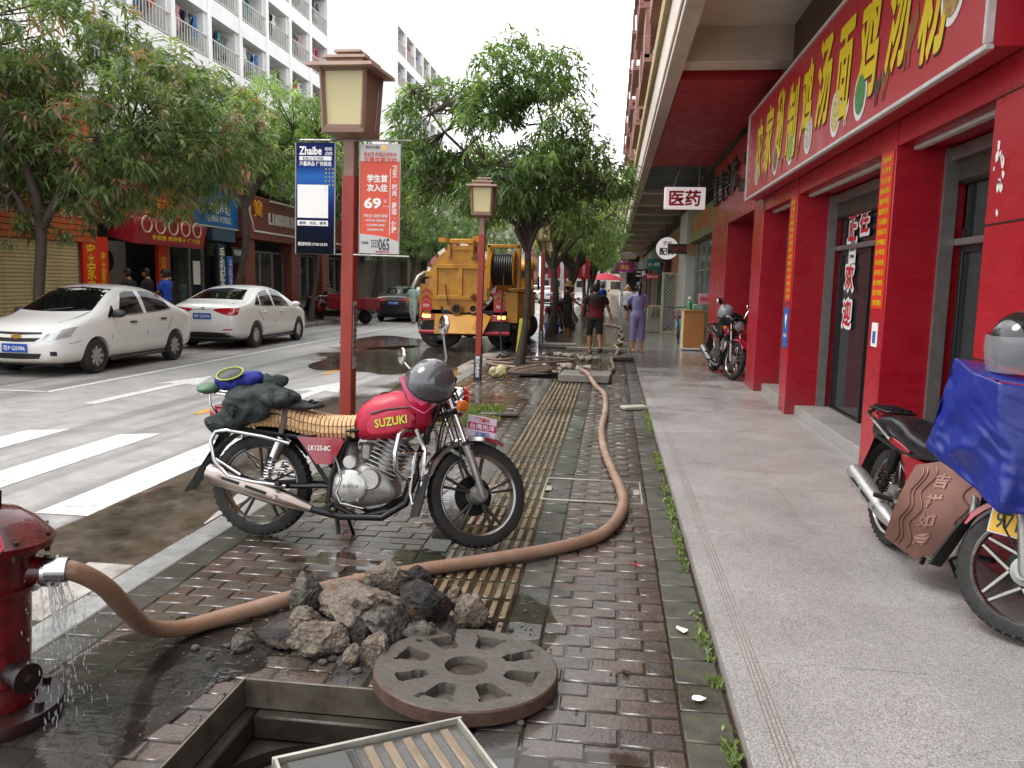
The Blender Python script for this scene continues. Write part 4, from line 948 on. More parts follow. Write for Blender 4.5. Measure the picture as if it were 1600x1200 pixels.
def wheel(parent, c, r, w, side, rimm, spokes=7, name='wheel'):
    W_ = E(name, None, None, c, parent=parent); a = (0, side, 0)
    b = MB(); b.lathe([(r*.62, -w/2), (r*.9, -w/2), (r, -w*.32), (r, w*.32), (r*.9, w/2), (r*.62, w/2)], (0, 0, 0), a, 32); b.build('tyre', rubber, W_)
    b = MB(); b.lathe([(r*.64, -w*.45), (r*.64, w*.42), (r*.58, w*.45), (r*.56, w*.2), (r*.5, w*.1), (0, w*.1)], (0, 0, 0), a, 32, 1)
    for k in range(spokes):
        t = k*2*math.pi/spokes; d = V(math.cos(t), 0, math.sin(t)); b.bar(d*r*.08+V(0, side*w*.3, 0), d*r*.58+V(0, side*w*.34, 0), r*.21, w*.16, 0, up=(0, 1, 0), b=.006)
    b.lathe([(0, w*.42), (r*.13, w*.4), (r*.16, w*.2)], (0, 0, 0), a, 16); b.build('rim', [rimm, M('rim_back', '#5f5c58', .5, .4)], W_); return W_
def car(name, label, p, paint, loc, rot, plate, front=True, group=None):
    o = E(name, label, 'car', loc, rot, group=group); L, hw = p['L'], p['W']/2; tp = p['top']
    secs = []; xs = sorted(set(p['st']))
    for x in xs:
        h = hw*lerpk(p['plan'], x); zt = lerpk(tp, x); zs = min(lerpk(p['sh'], x), zt-.04); zb = lerpk(p['bot'], x)
        gh = zt-zs
        if gh > .12: ye, ze = h*.955-.36*(gh-.05), zt-.05
        else: ye, ze = h*.84, zt-.012
        half = [(0, zb), (h*.84, zb), (h*.965, zb+.08), (h, zb+.26), (h*.995, (zb+.26+zs)/2), (h*.975, zs-.02), (h*.945, zs+.02*min(1, gh/.1)), (ye, ze), (ye*.6, zt-.012), (0, zt)]
        secs.append([(x, y, z) for y, z in half]+[(x, -y, z) for y, z in half[-2:0:-1]])
    b = MB(); b.loft(secs); me = b.mesh('body', paint, 0)
    t = bpy.data.objects.new('t', me); COL.objects.link(t); s = t.modifiers.new('s', 'SUBSURF'); s.levels = 2; s.render_levels = 2
    cuts = []
    for ax in p['axles']:
        cb = MB(); cb.cyl((ax, -hw*1.2, p['r']), (ax, hw*1.2, p['r']), p['r']*1.13, n=40); c = put('c', cb.mesh('c', paint, 0)); cuts.append(c)
        q = t.modifiers.new('b', 'BOOLEAN'); q.object = c; q.operation = 'DIFFERENCE'; q.solver = 'EXACT'
    m2 = evald(t, cuts); bpy.data.objects.remove(t)
    for c in cuts: bpy.data.objects.remove(c)
    m2.polygons.foreach_set('use_smooth', [True]*len(m2.polygons)); m2.set_sharp_from_angle(angle=R(35)); m2.materials.clear(); m2.materials.append(paint); m2.name = 'body'
    put('body', m2, o)
    bm = bmesh.new(); bm.from_mesh(m2); bv = BVHTree.FromBMesh(bm); bm.free()
    def cast(ax, u, v, s):
        if ax == 'y': oo, d = V(u, s*3, v), V(0, -s, 0)
        elif ax == 'x': oo, d = V(s*12, u, v), V(-s, 0, 0)
        else: oo, d = V(u, v, 5), V(0, 0, -1)
        h = bv.ray_cast(oo, d); return (h[0], h[1]) if h[0] is not None else (None, None)
    def patch(nm, lo, hi, mat, ax, s=1, off=.004, rows=5, par=None, thick=0):
        def dens(pl, n=12):
            d = [0]
            for i in range(1, len(pl)): d.append(d[-1]+math.dist(pl[i], pl[i-1]))
            return [(lerpk([(d[i], pl[i][0]) for i in range(len(pl))], d[-1]*k/n), lerpk([(d[i], pl[i][1]) for i in range(len(pl))], d[-1]*k/n)) for k in range(n+1)]
        A, B_ = dens(lo), dens(hi); n = len(A); P = []; ok = True
        for r_ in range(rows+1):
            for k in range(n):
                f = r_/rows; u, v = A[k][0]*(1-f)+B_[k][0]*f, A[k][1]*(1-f)+B_[k][1]*f; c, nr = cast(ax, u, v, s)
                if c is None:
                    c = P[-1] if P else V(0, 0, 0); nr = V(0, 0, 0)
                if nr is not None and ((ax == 'y' and nr.y*s < 0) or (ax == 'x' and nr.x*s < 0)): nr = -nr
                P.append(c+nr*off)
        b = MB(); b.add(P, [(i*n+k, i*n+k+1, (i+1)*n+k+1, (i+1)*n+k) for i in range(rows) for k in range(n-1)]); return b.build(nm, mat, par or o)
    for nm, lo, hi, mk, ax in p['patches']:
        mat = {'g': cglass, 'k': blackP, 'c': clearL, 'r': redL, 's': silver, 'w': paint}[mk]
        for s in ((1, -1) if ax == 'y' else (1,)):
            S_ = 1 if ax != 'X' else -1
            patch(nm, lo, hi, mat, ax.lower(), s if ax == 'y' else S_)
            if ax == 'y':
                Q = [cast('y', u, v-.012, s) for u, v in [(lo[0][0]+(lo[-1][0]-lo[0][0])*i/8, lerpk(lo, lo[0][0]+(lo[-1][0]-lo[0][0])*i/8)) for i in range(9)]]
                b = MB(); b.tube([q[0]+V(0, s*.004, 0) for q in Q if q[0] is not None], .009, 6); b.build('belt_trim', blackP, o)
            elif nm == 'windscreen':
                for y_ in (-.1, .35): b = MB(); P_ = [cast('x', y_+t*.42, lo[0][1]-.01+t*.05, 1)[0] for t in (0, .5, 1)]; b.tube([q+V(.012, 0, .008) for q in P_ if q is not None], .008, 5); b.build('wiper', blackP, o)
            if ax in 'xX' and nm in ('headlight', 'tail_light', 'fog_lamp', 'reflector'): patch(nm, [(-u, v) for u, v in lo], [(-u, v) for u, v in hi], mat, 'x', S_)
    for pl in p['seams']:
        for s in (1, -1):
            P = [cast('y', u, v, s)[0] for u, v in pl]
            P = [q+V(0, s*.001, 0) for q in P if q is not None]
            if len(P) > 1: b = MB(); b.tube(P, .0055, 5); b.build('door_gap', blackP, o)
    for s in (1, -1):                                    # bonnet and bumper shut lines
        for pl in ([(p['axles'][1]-.1, .66), (p['axles'][1]+.25, .63), (p['axles'][1]+.55, .56)], [(.5, .62), (.3, .6), (.12, .55)]):
            P = [cast('z', u, s*v, 1)[0] for u, v in pl]; P = [q+V(0, 0, .001) for q in P if q is not None]
            if len(P) > 1: b = MB(); b.tube(P, .005, 5); b.build('shut_line', blackP, o)
        P = [cast('y', u, v, s)[0] for u, v in ((p['axles'][1]+.38, .6), (p['axles'][1]+.5, .56), (p['axles'][1]+.62, .55))]; P = [q+V(0, s*.001, 0) for q in P if q is not None]
        if len(P) > 1: b = MB(); b.tube(P, .004, 5); b.build('shut_line', blackP, o)
        b = MB(); b.box(((p['axles'][0]+p['axles'][1])/2, s*(hw-.05), .215), (p['axles'][1]-p['axles'][0]-.75, .06, .05), b=.01); b.build('sill_trim', blackP, o)
    for (u, v) in p['handles']:
        for s in (1, -1):
            c, nr = cast('y', u, v, s); b = MB(); b.box(c+V(0, s*.014, 0), (.19, .035, .035), b=.012); b.build('door_handle', p['hm'], o)
    for s in (1, -1):
        c = cast('y', *p['mirror'], s)[0]; b = MB(); b.ell(c+V(.03, s*.13, .06), (.07, .12, .075), 14, 10); b.bar(c, c+V(.03, s*.1, .03), .04, .05, b=.01); b.build('wing_mirror', p['mm'], o)
    for ax in p['axles']:
        for s in (1, -1): wheel(o, (ax, s*(hw-.11), p['r']), p['r'], .19, s, p.get('rim', alloy), p.get('sp', 7))
    b = MB(); b.box(((p['axles'][0]+p['axles'][1])/2, 0, .22), (L*.82, hw*1.3, .12)); b.build('underbody', blackP, o)
    # plate and badge
    S_, u = (1, L) if front else (-1, 0)
    zc = p['plate'][1 if not front else 0]; cx = (cast('x', 0, zc, S_)[0] or V(u, 0, zc)).x
    pl = E('number_plate', None, None, (cx+S_*.018, 0, zc), (0, 0, R(90) if S_ > 0 else R(-90)), parent=o)
    b = MB(); b.box((0, 0, 0), (.44, .014, .14), b=.003); b.build('plate', plateB, pl); txt(plate, 0, whtP, pl, (0, -.0085, 0), w=.38, h=.085, bold=.01)
    bz = p['badge'][0 if front else 1]; bx = cast('x', 0, bz, S_)[0].x
    b = MB()
    if p['bt'] == 'bow': b.prism([(-.085, -.022), (-.03, -.022), (-.03, -.042), (.03, -.042), (.03, -.022), (.085, -.022), (.085, .022), (.03, .022), (.03, .042), (-.03, .042), (-.03, .022), (-.085, .022)], (bx+S_*.004, 0, bz), (0, S_, 0), (0, 0, 1), .014)
    else:
        b.tube([(bx+S_*.012, .042*math.cos(a), bz+.042*math.sin(a)) for a in np.linspace(0, 6.283, 19)[:-1]], .006, 6, True)
        for k in (-.016, 0, .016): b.bar((bx+S_*.012, k-.012, bz-.02), (bx+S_*.012, k+.012, bz+.02), .008, .008)
    b.build('badge', gold if p['bt'] == 'bow' else silver, o)
    b = MB(); x = p['ant']; z = lerpk(tp, x); b.tube([(x, 0, z-.02), (x+(-.1), 0, z+.16)], [.006, .003], 6); b.build('aerial', blackP, o)
    return o
st = [0, .05, .16, .35, .6, .95, 1.25, 1.6, 2.0, 2.4, 2.75, 3.1, 3.4, 3.65, 3.9, 4.06, 4.17, 4.25]
P1 = dict(L=4.25, W=1.72, top=[(0, .6), (.05, .9), (.16, 1.04), (.35, 1.08), (.6, 1.1), (.95, 1.3), (1.25, 1.43), (1.6, 1.5), (2.0, 1.525), (2.4, 1.49), (2.75, 1.36), (3.1, 1.16), (3.4, 1.03), (3.65, .98), (3.9, .91), (4.06, .84), (4.17, .74), (4.25, .52)], st=st,
    plan=[(0, .74), (.05, .82), (.16, .9), (.35, .955), (.6, .985), (1.2, 1), (3.1, 1), (3.65, .98), (3.9, .93), (4.06, .86), (4.17, .78), (4.25, .62)], sh=[(0, .86), (.6, .98), (1.5, .99), (2.6, .95), (3.4, .9), (4.25, .74)],
    bot=[(0, .36), (.16, .26), (.5, .2), (3.6, .19), (4.06, .2), (4.25, .26)], axles=(.9, 3.37), r=.3, rim=M('hubcap', '#aaa59e', .35, .5, dirt='#5d554c'), sp=8, hm=blackP, mm=M('dark_mirror', '#2b2b2f', .4),
    handles=[(1.32, .86), (2.32, .84)], mirror=(2.86, .95), plate=(.48, .8), badge=(.66, .95), bt='bow', ant=2.55,
    patches=[('side_window', [(1.95, 1.0), (2.35, .985), (2.72, .975)], [(1.98, 1.39), (2.25, 1.385), (2.4, 1.35)], 'g', 'y'), ('side_window', [(1.0, 1.05), (1.4, 1.02), (1.84, 1.005)], [(1.22, 1.3), (1.5, 1.37), (1.84, 1.39)], 'g', 'y'),
        ('quarter_window', [(2.8, .965), (3.02, .955)], [(2.79, 1.15), (2.84, 1.12)], 'g', 'y'),
        ('windscreen', [(-.66, 1.06), (-.35, 1.045), (0, 1.04), (.35, 1.045), (.66, 1.06)], [(-.52, 1.42), (0, 1.455), (.52, 1.42)], 'g', 'x'), ('rear_window', [(-.6, 1.12), (0, 1.12), (.6, 1.12)], [(-.5, 1.38), (0, 1.42), (.5, 1.38)], 'g', 'X'),
        ('grille', [(-.42, .705), (0, .685), (.42, .705)], [(-.43, .735), (0, .73), (.43, .735)], 'k', 'x'), ('grille', [(-.32, .585), (0, .575), (.32, .585)], [(-.42, .645), (0, .635), (.42, .645)], 'k', 'x'), ('intake', [(-.4, .31), (0, .3), (.4, .31)], [(-.45, .395), (0, .395), (.45, .395)], 'k', 'x'),
        ('headlight', [(.45, .6), (.6, .6), (.77, .66)], [(.5, .7), (.66, .77), (.79, .82)], 'c', 'x'), ('fog_lamp', [(.58, .36), (.66, .36)], [(.58, .43), (.66, .43)], 'k', 'x'), ('tail_light', [(.52, .8), (.68, .78)], [(.5, .98), (.66, 1.0)], 'r', 'X')],
    seams=[[(1.9, .28), (1.88, .6), (1.9, .98)], [(2.92, .3), (2.97, .6), (2.9, .95)], [(1.2, .62), (1.02, .85), (1.0, 1.02)], [(1.0, .27), (2.0, .26), (2.95, .27)]])
st2 = [0, .05, .14, .3, .55, .85, 1.2, 1.6, 2.0, 2.4, 2.8, 3.2, 3.55, 3.9, 4.2, 4.4, 4.52, 4.6]
P2 = dict(P1, L=4.6, W=1.8, st=st2, top=[(0, .62), (.05, .98), (.14, 1.06), (.3, 1.1), (.55, 1.13), (.85, 1.24), (1.2, 1.38), (1.6, 1.465), (2.0, 1.5), (2.4, 1.495), (2.8, 1.42), (3.2, 1.25), (3.55, 1.07), (3.9, .98), (4.2, .9), (4.4, .8), (4.52, .7), (4.6, .5)],
    plan=[(0, .76), (.05, .83), (.14, .9), (.3, .95), (.55, .98), (1.2, 1), (3.2, 1), (3.9, .97), (4.2, .92), (4.4, .84), (4.52, .75), (4.6, .6)], sh=[(0, .9), (.5, 1.0), (1.5, .99), (2.8, .94), (3.6, .9), (4.6, .72)],
    bot=[(0, .36), (.14, .28), (.5, .2), (3.9, .19), (4.4, .2), (4.6, .26)], axles=(.98, 3.62), r=.315, rim=M('bright_alloy', '#bdbcba', .28, .8), sp=10, hm=carW, mm=carW, handles=[(1.42, .86), (2.42, .85)], mirror=(3.12, .95), plate=(.48, .78), badge=(.66, .965), bt='ring', ant=1.0,
    patches=[('side_window', [(2.08, 1.0), (2.6, .985), (3.0, .975)], [(2.1, 1.385), (2.4, 1.38), (2.62, 1.33)], 'g', 'y'), ('side_window', [(1.28, 1.025), (1.6, 1.01), (1.98, 1.0)], [(1.4, 1.31), (1.7, 1.365), (1.98, 1.385)], 'g', 'y'), ('quarter_window', [(.98, 1.05), (1.22, 1.03)], [(1.2, 1.22), (1.32, 1.29)], 'g', 'y'),
        ('windscreen', [(-.68, 1.1), (0, 1.09), (.68, 1.1)], [(-.52, 1.38), (0, 1.42), (.52, 1.38)], 'g', 'x'), ('rear_window', [(-.66, 1.15), (-.3, 1.16), (0, 1.165), (.3, 1.16), (.66, 1.15)], [(-.5, 1.38), (0, 1.42), (.5, 1.38)], 'g', 'X'),
        ('tail_light', [(.28, .9), (.5, .83), (.7, .79), (.8, .83)], [(.26, .945), (.5, .97), (.72, .985), (.8, .97)], 'r', 'X'), ('reflector', [(.5, .46), (.72, .47)], [(.5, .49), (.72, .5)], 'r', 'X'), ('valance', [(-.7, .29), (0, .28), (.7, .29)], [(-.62, .4), (0, .42), (.62, .4)], 'k', 'X'),
        ('boot_trim', [(-.3, .92), (.3, .92)], [(-.3, .93), (.3, .93)], 's', 'X'), ('grille', [(-.4, .58), (.4, .58)], [(-.42, .72), (.42, .72)], 'k', 'x'), ('headlight', [(.5, .6), (.76, .66)], [(.52, .7), (.78, .76)], 'c', 'x')],
    seams=[[(2.03, .28), (2.01, .6), (2.03, .98)], [(3.16, .3), (3.22, .6), (3.14, .94)], [(1.35, .64), (1.14, .85), (1.1, 1.02)], [(1.1, .27), (2.1, .26), (3.2, .27)]])
c1 = car('parked_car', 'white compact saloon nearest the camera, facing us, plate ending 986', P1, carW, (-9.54, 16.05, -.04), (0, 0, R(-90)), '粤P·GS986', True)
c2 = car('parked_car', 'white saloon seen from behind with red tail lights, plate ending 596', P2, carW, (-9.36, 17.45, -.04), (0, 0, R(90)), '粤P·ZQ596', False)
c3 = car('parked_car', 'black saloon parked beyond the red cargo tricycle', dict(P2, hm=carK, mm=carK), carK, (-8.75, 31.6, -.04), (0, 0, R(90)), '粤P·38765', False)
copytree(c1, None, 'white car coming down the far lane beside the tree trunks', (-6.6, 57, -.04), (0, 0, R(-90)))
copytree(c2, None, 'white car parked far off on the left past the truck', (-5.2, 66, -.04), (0, 0, R(90)))
copytree(c1, None, 'farthest white car near the end of the street', (-6.9, 76, -.04), (0, 0, R(-90)))
copytree(c2, None, 'second farthest white car on the left of the street', (-8.2, 72, -.04), (0, 0, R(-90)))
# sunshade sticker on the first car's windscreen
# ================================================================ SEWAGE TRUCK
ty = M('truck_yellow', '#c58a1e', .45, sc=4, var=.2, dirt='#7d5a2a', dirtamt=.75); tyd = M('truck_rust', '#7a4a2a', .7, sc=8, var=.4); dark = M('truck_dark', '#24211f', .6, sc=6, var=.3)
tk = E('sewage_truck', 'yellow sewage suction truck with round tank and hose reel, seen from behind', 'truck', (-3.46, 19.3, -.04))
b = MB(); TR = .82; tc = (-.2, 0, 1.72)
b.lathe([(0, .02), (TR*.6, .03), (TR*.93, .12), (TR, .2), (TR, 3.6), (TR*.9, 3.75), (0, 3.85)], tc, (0, 1, 0), 40); b.build('tank', ty, tk)
b = MB(); b.lathe([(TR-.04, -.03), (TR+.07, -.03), (TR+.07, .05), (TR-.04, .05)], (tc[0], .08, tc[2]), (0, 1, 0), 40); b.build('tank_flange', tyd, tk)
b = MB(); b.cyl((tc[0], -.02, tc[2]), (tc[0], .1, tc[2]), TR-.03, n=40); b.build('tank_door', ty, tk)
for k in range(18):
    a = k*2*math.pi/18+.1; b = MB(); d = V(math.cos(a), 0, math.sin(a)); t = V(-math.sin(a), 0, math.cos(a)); c = V(tc[0], .044, tc[2])+d*(TR+.015)
    b.bar(c-t*.1, c+t*.1, .1, .012, up=(0, 1, 0)); b.build('reflector_strip', redL if k % 2 else whtP, tk)
rib = MB()
for z in (1.3, 2.05): rib.box((tc[0], -.04, z), (1.36 if z < 1.5 else 1.2, .06, .1), b=.008)
for x in (-.62, 0, .62): rib.box((tc[0]+x, -.04, 1.675), (.1, .055, .66), b=.008)
rib.build('door_rib', ty, tk)
b = MB(); b.box((tc[0], .0, 2.5), (.62, .1, .1)); b.box((tc[0]-.28, -.05, 2.42), (.07, .12, .3)); b.box((tc[0]+.28, -.05, 2.42), (.07, .12, .3)); b.box((tc[0], .3, 2.66), (.6, .5, .12), b=.02)
b.box((tc[0]-.5, .3, 2.7), (.2, .3, .1)); b.box((tc[0]+.4, .3, 2.72), (.3, .3, .14)); b.build('top_hinge', ty, tk)
b = MB(); b.cyl((tc[0]+.34, -.1, 2.3), (tc[0]+.34, .1, 2.3), .09, n=14); b.cyl((tc[0]+.34, -.05, 2.3), (tc[0]+.34, -.05, 2.55), .04, n=8); b.build('winch_block', tyd, tk)
for dx, z, r_ in ((-.05, 1.03, .11), (.35, 1.05, .09)):
    v_ = E('outlet_valve', None, None, (tc[0]+dx, -.02, z), parent=tk)
    b = MB(); b.lathe([(r_*.8, 0), (r_*.8, -.16), (r_*1.25, -.16), (r_*1.25, -.22), (r_*.85, -.22), (r_*.8, -.1)], (0, 0, 0), (0, 1, 0), 20); b.build('pipe', ty if dx > 0 else tyd, v_); b = MB(); b.cyl((0, -.12, 0), (0, -.13, 0), r_*.8, n=16); b.build('bore', dark, v_)
b = MB(); b.bar((tc[0]-.28, -.12, 1.1), (tc[0]-.36, -.14, 1.62), .03, .03); b.build('valve_lever', tyd, tk)
b = MB(); b.lathe([(0, 0), (.08, 0), (.08, .03), (0, .03)], (tc[0]+.34, -.08, 1.32), (0, 1, 0), 12)
for k in range(4): a = k*1.57; b.bar((tc[0]+.34, -.1, 1.32), (tc[0]+.34+.1*math.cos(a), -.1, 1.32+.1*math.sin(a)), .02, .02)
b.build('handwheel', tyd, tk)
# side suction pipe
b = MB(); b.tube([(-.95, .1, 1.86), (-1.12, .02, 1.86), (-1.22, -.08, 1.78), (-1.3, -.14, 1.6), (-1.34, -.15, 1.5)], .07, 12); b.build('suction_elbow', M('dull_steel', '#8b8580', .4, .7, dirt='#57504a'), tk)
b = MB(); b.box((-.93, .04, 1.86), (.36, .14, .14), b=.01); b.build('pipe_bracket', ty, tk)
# side panels with chevrons
def chev(x, par, sgn):
    for k, (z, m_) in enumerate(((1.52, redP), (1.44, ty), (1.36, redP))):
        b = MB(); b.prism([(-.13, -.1), (0, 0), (.13, -.1), (.13, -.17), (0, -.07), (-.13, -.17)], (x, -.013-.002*k, z), (1, 0, 0), (0, 0, 1), -.003); b.build('chevron', m_, par)
    b = MB(); b.prism([(-.13, -.13), (.13, -.13), (.13, .06), (0, .14), (-.13, .06)], (x, -.02, 1.1), (1, 0, 0), (0, 0, 1), -.003); b.build('warning_mark', redP, par); txt('危险', 0, whtP, par, (x, -.026, 1.1), w=.16, h=.08)
sp_ = MB().prism([(-1.22, .72), (-.64, .72), (-.78, 1.62), (-1.22, 1.62)], (0, .3, 0), (1, 0, 0), (0, 0, 1), .3).build('side_panel', ty, tk); chev(-1.05, sp_, 1)
sp2 = MB().prism([(.62, .72), (1.2, .72), (1.2, 1.45), (.62, 1.45)], (0, .3, 0), (1, 0, 0), (0, 0, 1), .3).build('side_panel', ty, tk); chev(.76, sp2, 1)
b = MB(); b.box((1.1, 2.2, 1.1), (.25, 4.0, .7), b=.02); b.build('side_locker', ty, tk); b = MB()
for y in (.8, 1.8, 2.8): b.box((1.23, y, 1.1), (.012, .7, .5), b=.004)
b.build('locker_door', ty, tk)
b = MB(); b.box((1.1, 1.9, 1.52), (.3, 3.6, .06))
for y in np.arange(.3, 3.7, .45): b.cyl((1.2, y, 1.55), (1.2, y, 1.8), .015, n=6)
b.tube([(1.2, .2, 1.8), (1.2, 3.6, 1.8)], .018, 6); b.build('side_rail', ty, tk)
# hose reel
re = E('hose_reel', None, None, (.86, -.05, 2.0), parent=tk)
b = MB()
for s in (-.27, .27): b.lathe([(.08, -.015), (.44, -.015), (.46, 0), (.44, .015), (.08, .015)], (s, 0, 0), (1, 0, 0), 32)
b.cyl((-.32, 0, 0), (.32, 0, 0), .06, n=12); b.build('reel_disc', ty, re)
for k in range(9): b = MB(); b.lathe([(.36+.028*math.cos(a), .028*math.sin(a)) for a in np.linspace(0, 6.283, 9)], (-.22+k*.055, 0, 0), (1, 0, 0), 30); b.build('hose_turn', M('black_hose', '#1b1b1c', .4), re)
b = MB(); b.box((.36, 0, .05), (.09, .2, 1.05), b=.01); b.box((-.36, 0, .05), (.09, .2, 1.05), b=.01); b.box((0, 0, .55), (.8, .2, .08), b=.01); b.build('reel_frame', ty, re)
b = MB(); b.tube([(.05, -.35, -.1), (.02, -.42, -.8), (0, -.44, -1.5), (.05, -.5, -1.95), (.2, -.8, -1.97), (.5, -2, -1.95)], .022, 8); b.build('hose_drop', M('black_hose', '#1b1b1c', .4), re)
# chute, bumper, lamps, chassis, wheels, cab
b = MB(); b.add([(-.6, -.2, .9), (.46, -.2, .9), (.26, -.5, .46), (-.6, -.5, .46)], [(0, 1, 2, 3)]); b.bar((-.62, -.34, .9), (-.62, -.42, .44), .03, .28, up=(1, 0, 0)); b.bar((.47, -.3, .92), (.27, -.45, .46), .03, .3, up=(1, 0, 0)); b.build('chute', ty, tk)
b = MB(); b.cyl((-1.16, -.3, .47), (1.05, -.3, .47), .05, n=12); b.build('bumper_bar', M('bumper_red', '#a01f33', .4, dirt='#6b2a2a'), tk)
b = MB(); b.box((0, -.05, .56), (2.1, .12, .36), b=.02); b.build('tail_board', dark, tk)
for x in (-1.0, .76):
    l_ = E('tail_lamp', None, None, (x, -.14, .82), parent=tk); MB().box((0, 0, 0), (.4, .08, .16), b=.01).build('lamp_case', redL, l_)
    MB().box((.08 if x > 0 else -.0, -.045, .03), (.18, .02, .07), b=.006).build('lit_lens', M('lit_amber', '#ffb347', .3, emit='#ff9a3c', es=6), l_)
b = MB(); b.box((-.1, 3, .72), (1.0, 6.2, .2)); b.box((0, 2, .95), (1.9, 4, .1)); b.build('chassis', dark, tk)
for y in (.95, 4.9):
    for s in (-1, 1):
        for d in ((0, .24) if y < 2 else (.18,)): wheel(tk, (s*(1.0-d), y, .43), .43, .2, s, M('truck_rim', '#6b6560', .6, .3), 6)
b = MB(); b.box((0, 5.3, 1.45), (2.0, 1.5, 1.5), b=.14); b.build('cab', ty, tk); MB().box((0, 4.53, 1.75), (1.5, .02, .5)).build('cab_window', cglass, tk)
b = MB(); b.ell((.95, 4.1, 2.15), (.28, .45, .24), 16, 10); b.build('dome_cover', ty, tk)
MB().cyl((1.15, 1.7, 1.9), (1.15, 2.2, 1.9), .12, n=14).build('air_filter', dark, tk)
for s in (1, -1): MB().box((s*1.22, 5.2, 1.7), (.06, .12, .4), b=.02).build('wing_mirror', blackP, tk)
b = MB(); b.box((1.08, 2.75, .55), (.12, 2.6, .42), b=.01); b.box((1.02, .35, .62), (.3, .5, .12), b=.01); b.build('side_skirt', dark, tk)
b = MB(); b.bar((.95, .1, .68), (.95, .1, 1.5), .14, .06); b.build('support_post', tyd, tk)
b = MB(); b.tube([(-1.13, -.3, .47), (-1.18, -.25, .7), (-1.08, -.2, .98)], .035, 8); b.build('grab_handle', chrome, tk)
# ================================================================ RED CARGO TRICYCLE
tri = E('cargo_tricycle', 'dark red motor tricycle with flat cargo bed beside the left kerb', 'tricycle', (-8.95, 29.3, -.04), (0, 0, R(168)))
tm_ = M('trike_red', '#7a1a24', .45, sc=4, var=.2, dirt='#4a2a26')
b = MB(); b.box((.75, 0, .62), (1.6, 1.1, .06)); b.build('cargo_floor', tm_, tri)
for nm, c, d in (('side_board', (.75, .55, .82), (1.6, .04, .36)), ('side_board', (.75, -.55, .82), (1.6, .04, .36)), ('tail_board', (-.05, 0, .82), (.04, 1.1, .36)), ('head_board', (1.55, 0, .9), (.04, 1.1, .5))):
    q = MB().box(c, d, b=.008).build(nm, tm_, tri)
    if nm == 'side_board': MB().box((c[0], c[1]*1.045, .82), (1.4, .01, .05)).build('board_rib', tm_, q)
for s in (1, -1): wheel(tri, (.55, s*.5, .27), .27, .13, s, alloy, 6)
wheel(tri, (2.35, 0, .27), .27, .1, -1, alloy, 6)
b = MB(); b.box((1.85, 0, .72), (.55, .4, .14), b=.05); b.build('seat', blackP, tri); b = MB(); b.box((1.65, 0, .95), (.08, .5, .4), b=.03); b.build('backrest', tm_, tri)
b = MB(); b.tube([(2.35, 0, .3), (2.2, 0, .7), (2.1, 0, 1.0)], .03, 8); b.tube([(2.0, .36, 1.05), (2.1, .2, 1.04), (2.1, -.2, 1.04), (2.0, -.36, 1.05)], .015, 8); b.build('fork_and_bar', chrome, tri)
b = MB(); b.ell((2.18, 0, .62), (.14, .26, .3), 14, 10); b.ell((2.32, 0, .6), (.3, .12, .05), 12, 8); b.build('front_cowl', tm_, tri)
b = MB(); b.box((1.6, 0, .38), (1.5, .3, .2), b=.05); b.build('frame', blackP, tri)
# ================================================================ LAMP POSTS
postR = M('post_red', '#8f2c20', .5, sc=5, var=.12, dirt='#6a2a22', dirtamt=.5); postB = M('post_brown', '#86685a', .55, sc=5, var=.12); lampC = M('lamp_cream', '#c9bd8c', .35, sc=3, var=.06)
def lamp(label, loc, tilt=(0, 0, 0)):
    o = E('street_lamp', label, 'street lamp', loc, tilt, group='red lamp posts along the kerb')
    b = MB(); b.box((0, 0, 1.22), (.1, .1, 2.44), b=.006); b.build('post', postR, o)
    b = MB(); b.box((0, 0, 2.58), (.092, .092, .3), b=.006); b.build('neck', postB, o)
    b = MB(); b.loft([[(s*a, t*a, z) for s, t in ((-1, -1), (1, -1), (1, 1), (-1, 1))] for z, a in ((2.71, .06), (2.74, .165), (2.77, .168))]); b.build('lamp_base', postB, o)
    h = E('lamp_head', None, None, (0, 0, 2.77), parent=o); b = MB()
    for s in (-1, 1):
        for t in (-1, 1): b.bar((s*.152, t*.152, 0), (s*.172, t*.172, .44), .026, .026)
    for z, a in ((.013, .153), (.427, .171)):
        for s in (-1, 1): b.box((0, s*a, z), (2*a-.026, .024, .026)); b.box((s*a, 0, z), (.024, 2*a-.026, .026))
    b.build('lamp_frame', postB, h)
    for k in range(4):
        a = k*math.pi/2; Q = Matrix.Rotation(a, 3, 'Z'); P = [Q @ V(x*w, -w+.004, z) for x, w, z in ((-1, .143, .025), (1, .143, .025), (1, .16, .415), (-1, .16, .415))]
        b = MB(); b.add(P, [(0, 1, 2, 3)]); b.build('lamp_pane', lampC if k % 2 == 0 else M('lamp_brown', '#8f7264', .5), h)
    r = MB()
    for z0, z1, a, c in ((3.2, 3.226, .255, .25), (3.227, 3.275, .15, .135), (3.276, 3.296, .17, .165), (3.297, 3.33, .08, .075), (3.331, 3.35, .105, .1)):
        r.loft([[(s*q, t*q, z) for s, t in ((-1, -1), (1, -1), (1, 1), (-1, 1))] for z, q in ((z0, a), (z1, c))])
    r.build('lamp_roof', M('roof_brown', '#a58b7c', .6, sc=4), o); return o
L1 = lamp('near red lamp post carrying a blue banner and an orange banner', (-2.08, 6.12, 0), (0, R(1.1), R(-4)))
for z, x0, x1 in ((2.7, -.4, .5), (1.84, -.4, .5)): MB().cyl((x0, -.04, z), (x1, -.04, z), .008, n=6).build('banner_arm', aluF, L1)
b = MB()
for k, (z, h) in enumerate(((1.5, .5), (1.72, .12))): b.box((.0515, .0, z-.3), (.004, .07, h))
st_ = b.build('pasted_notices', M('torn_paper', '#a9a59c', .8, sc=25, var=.5), L1)
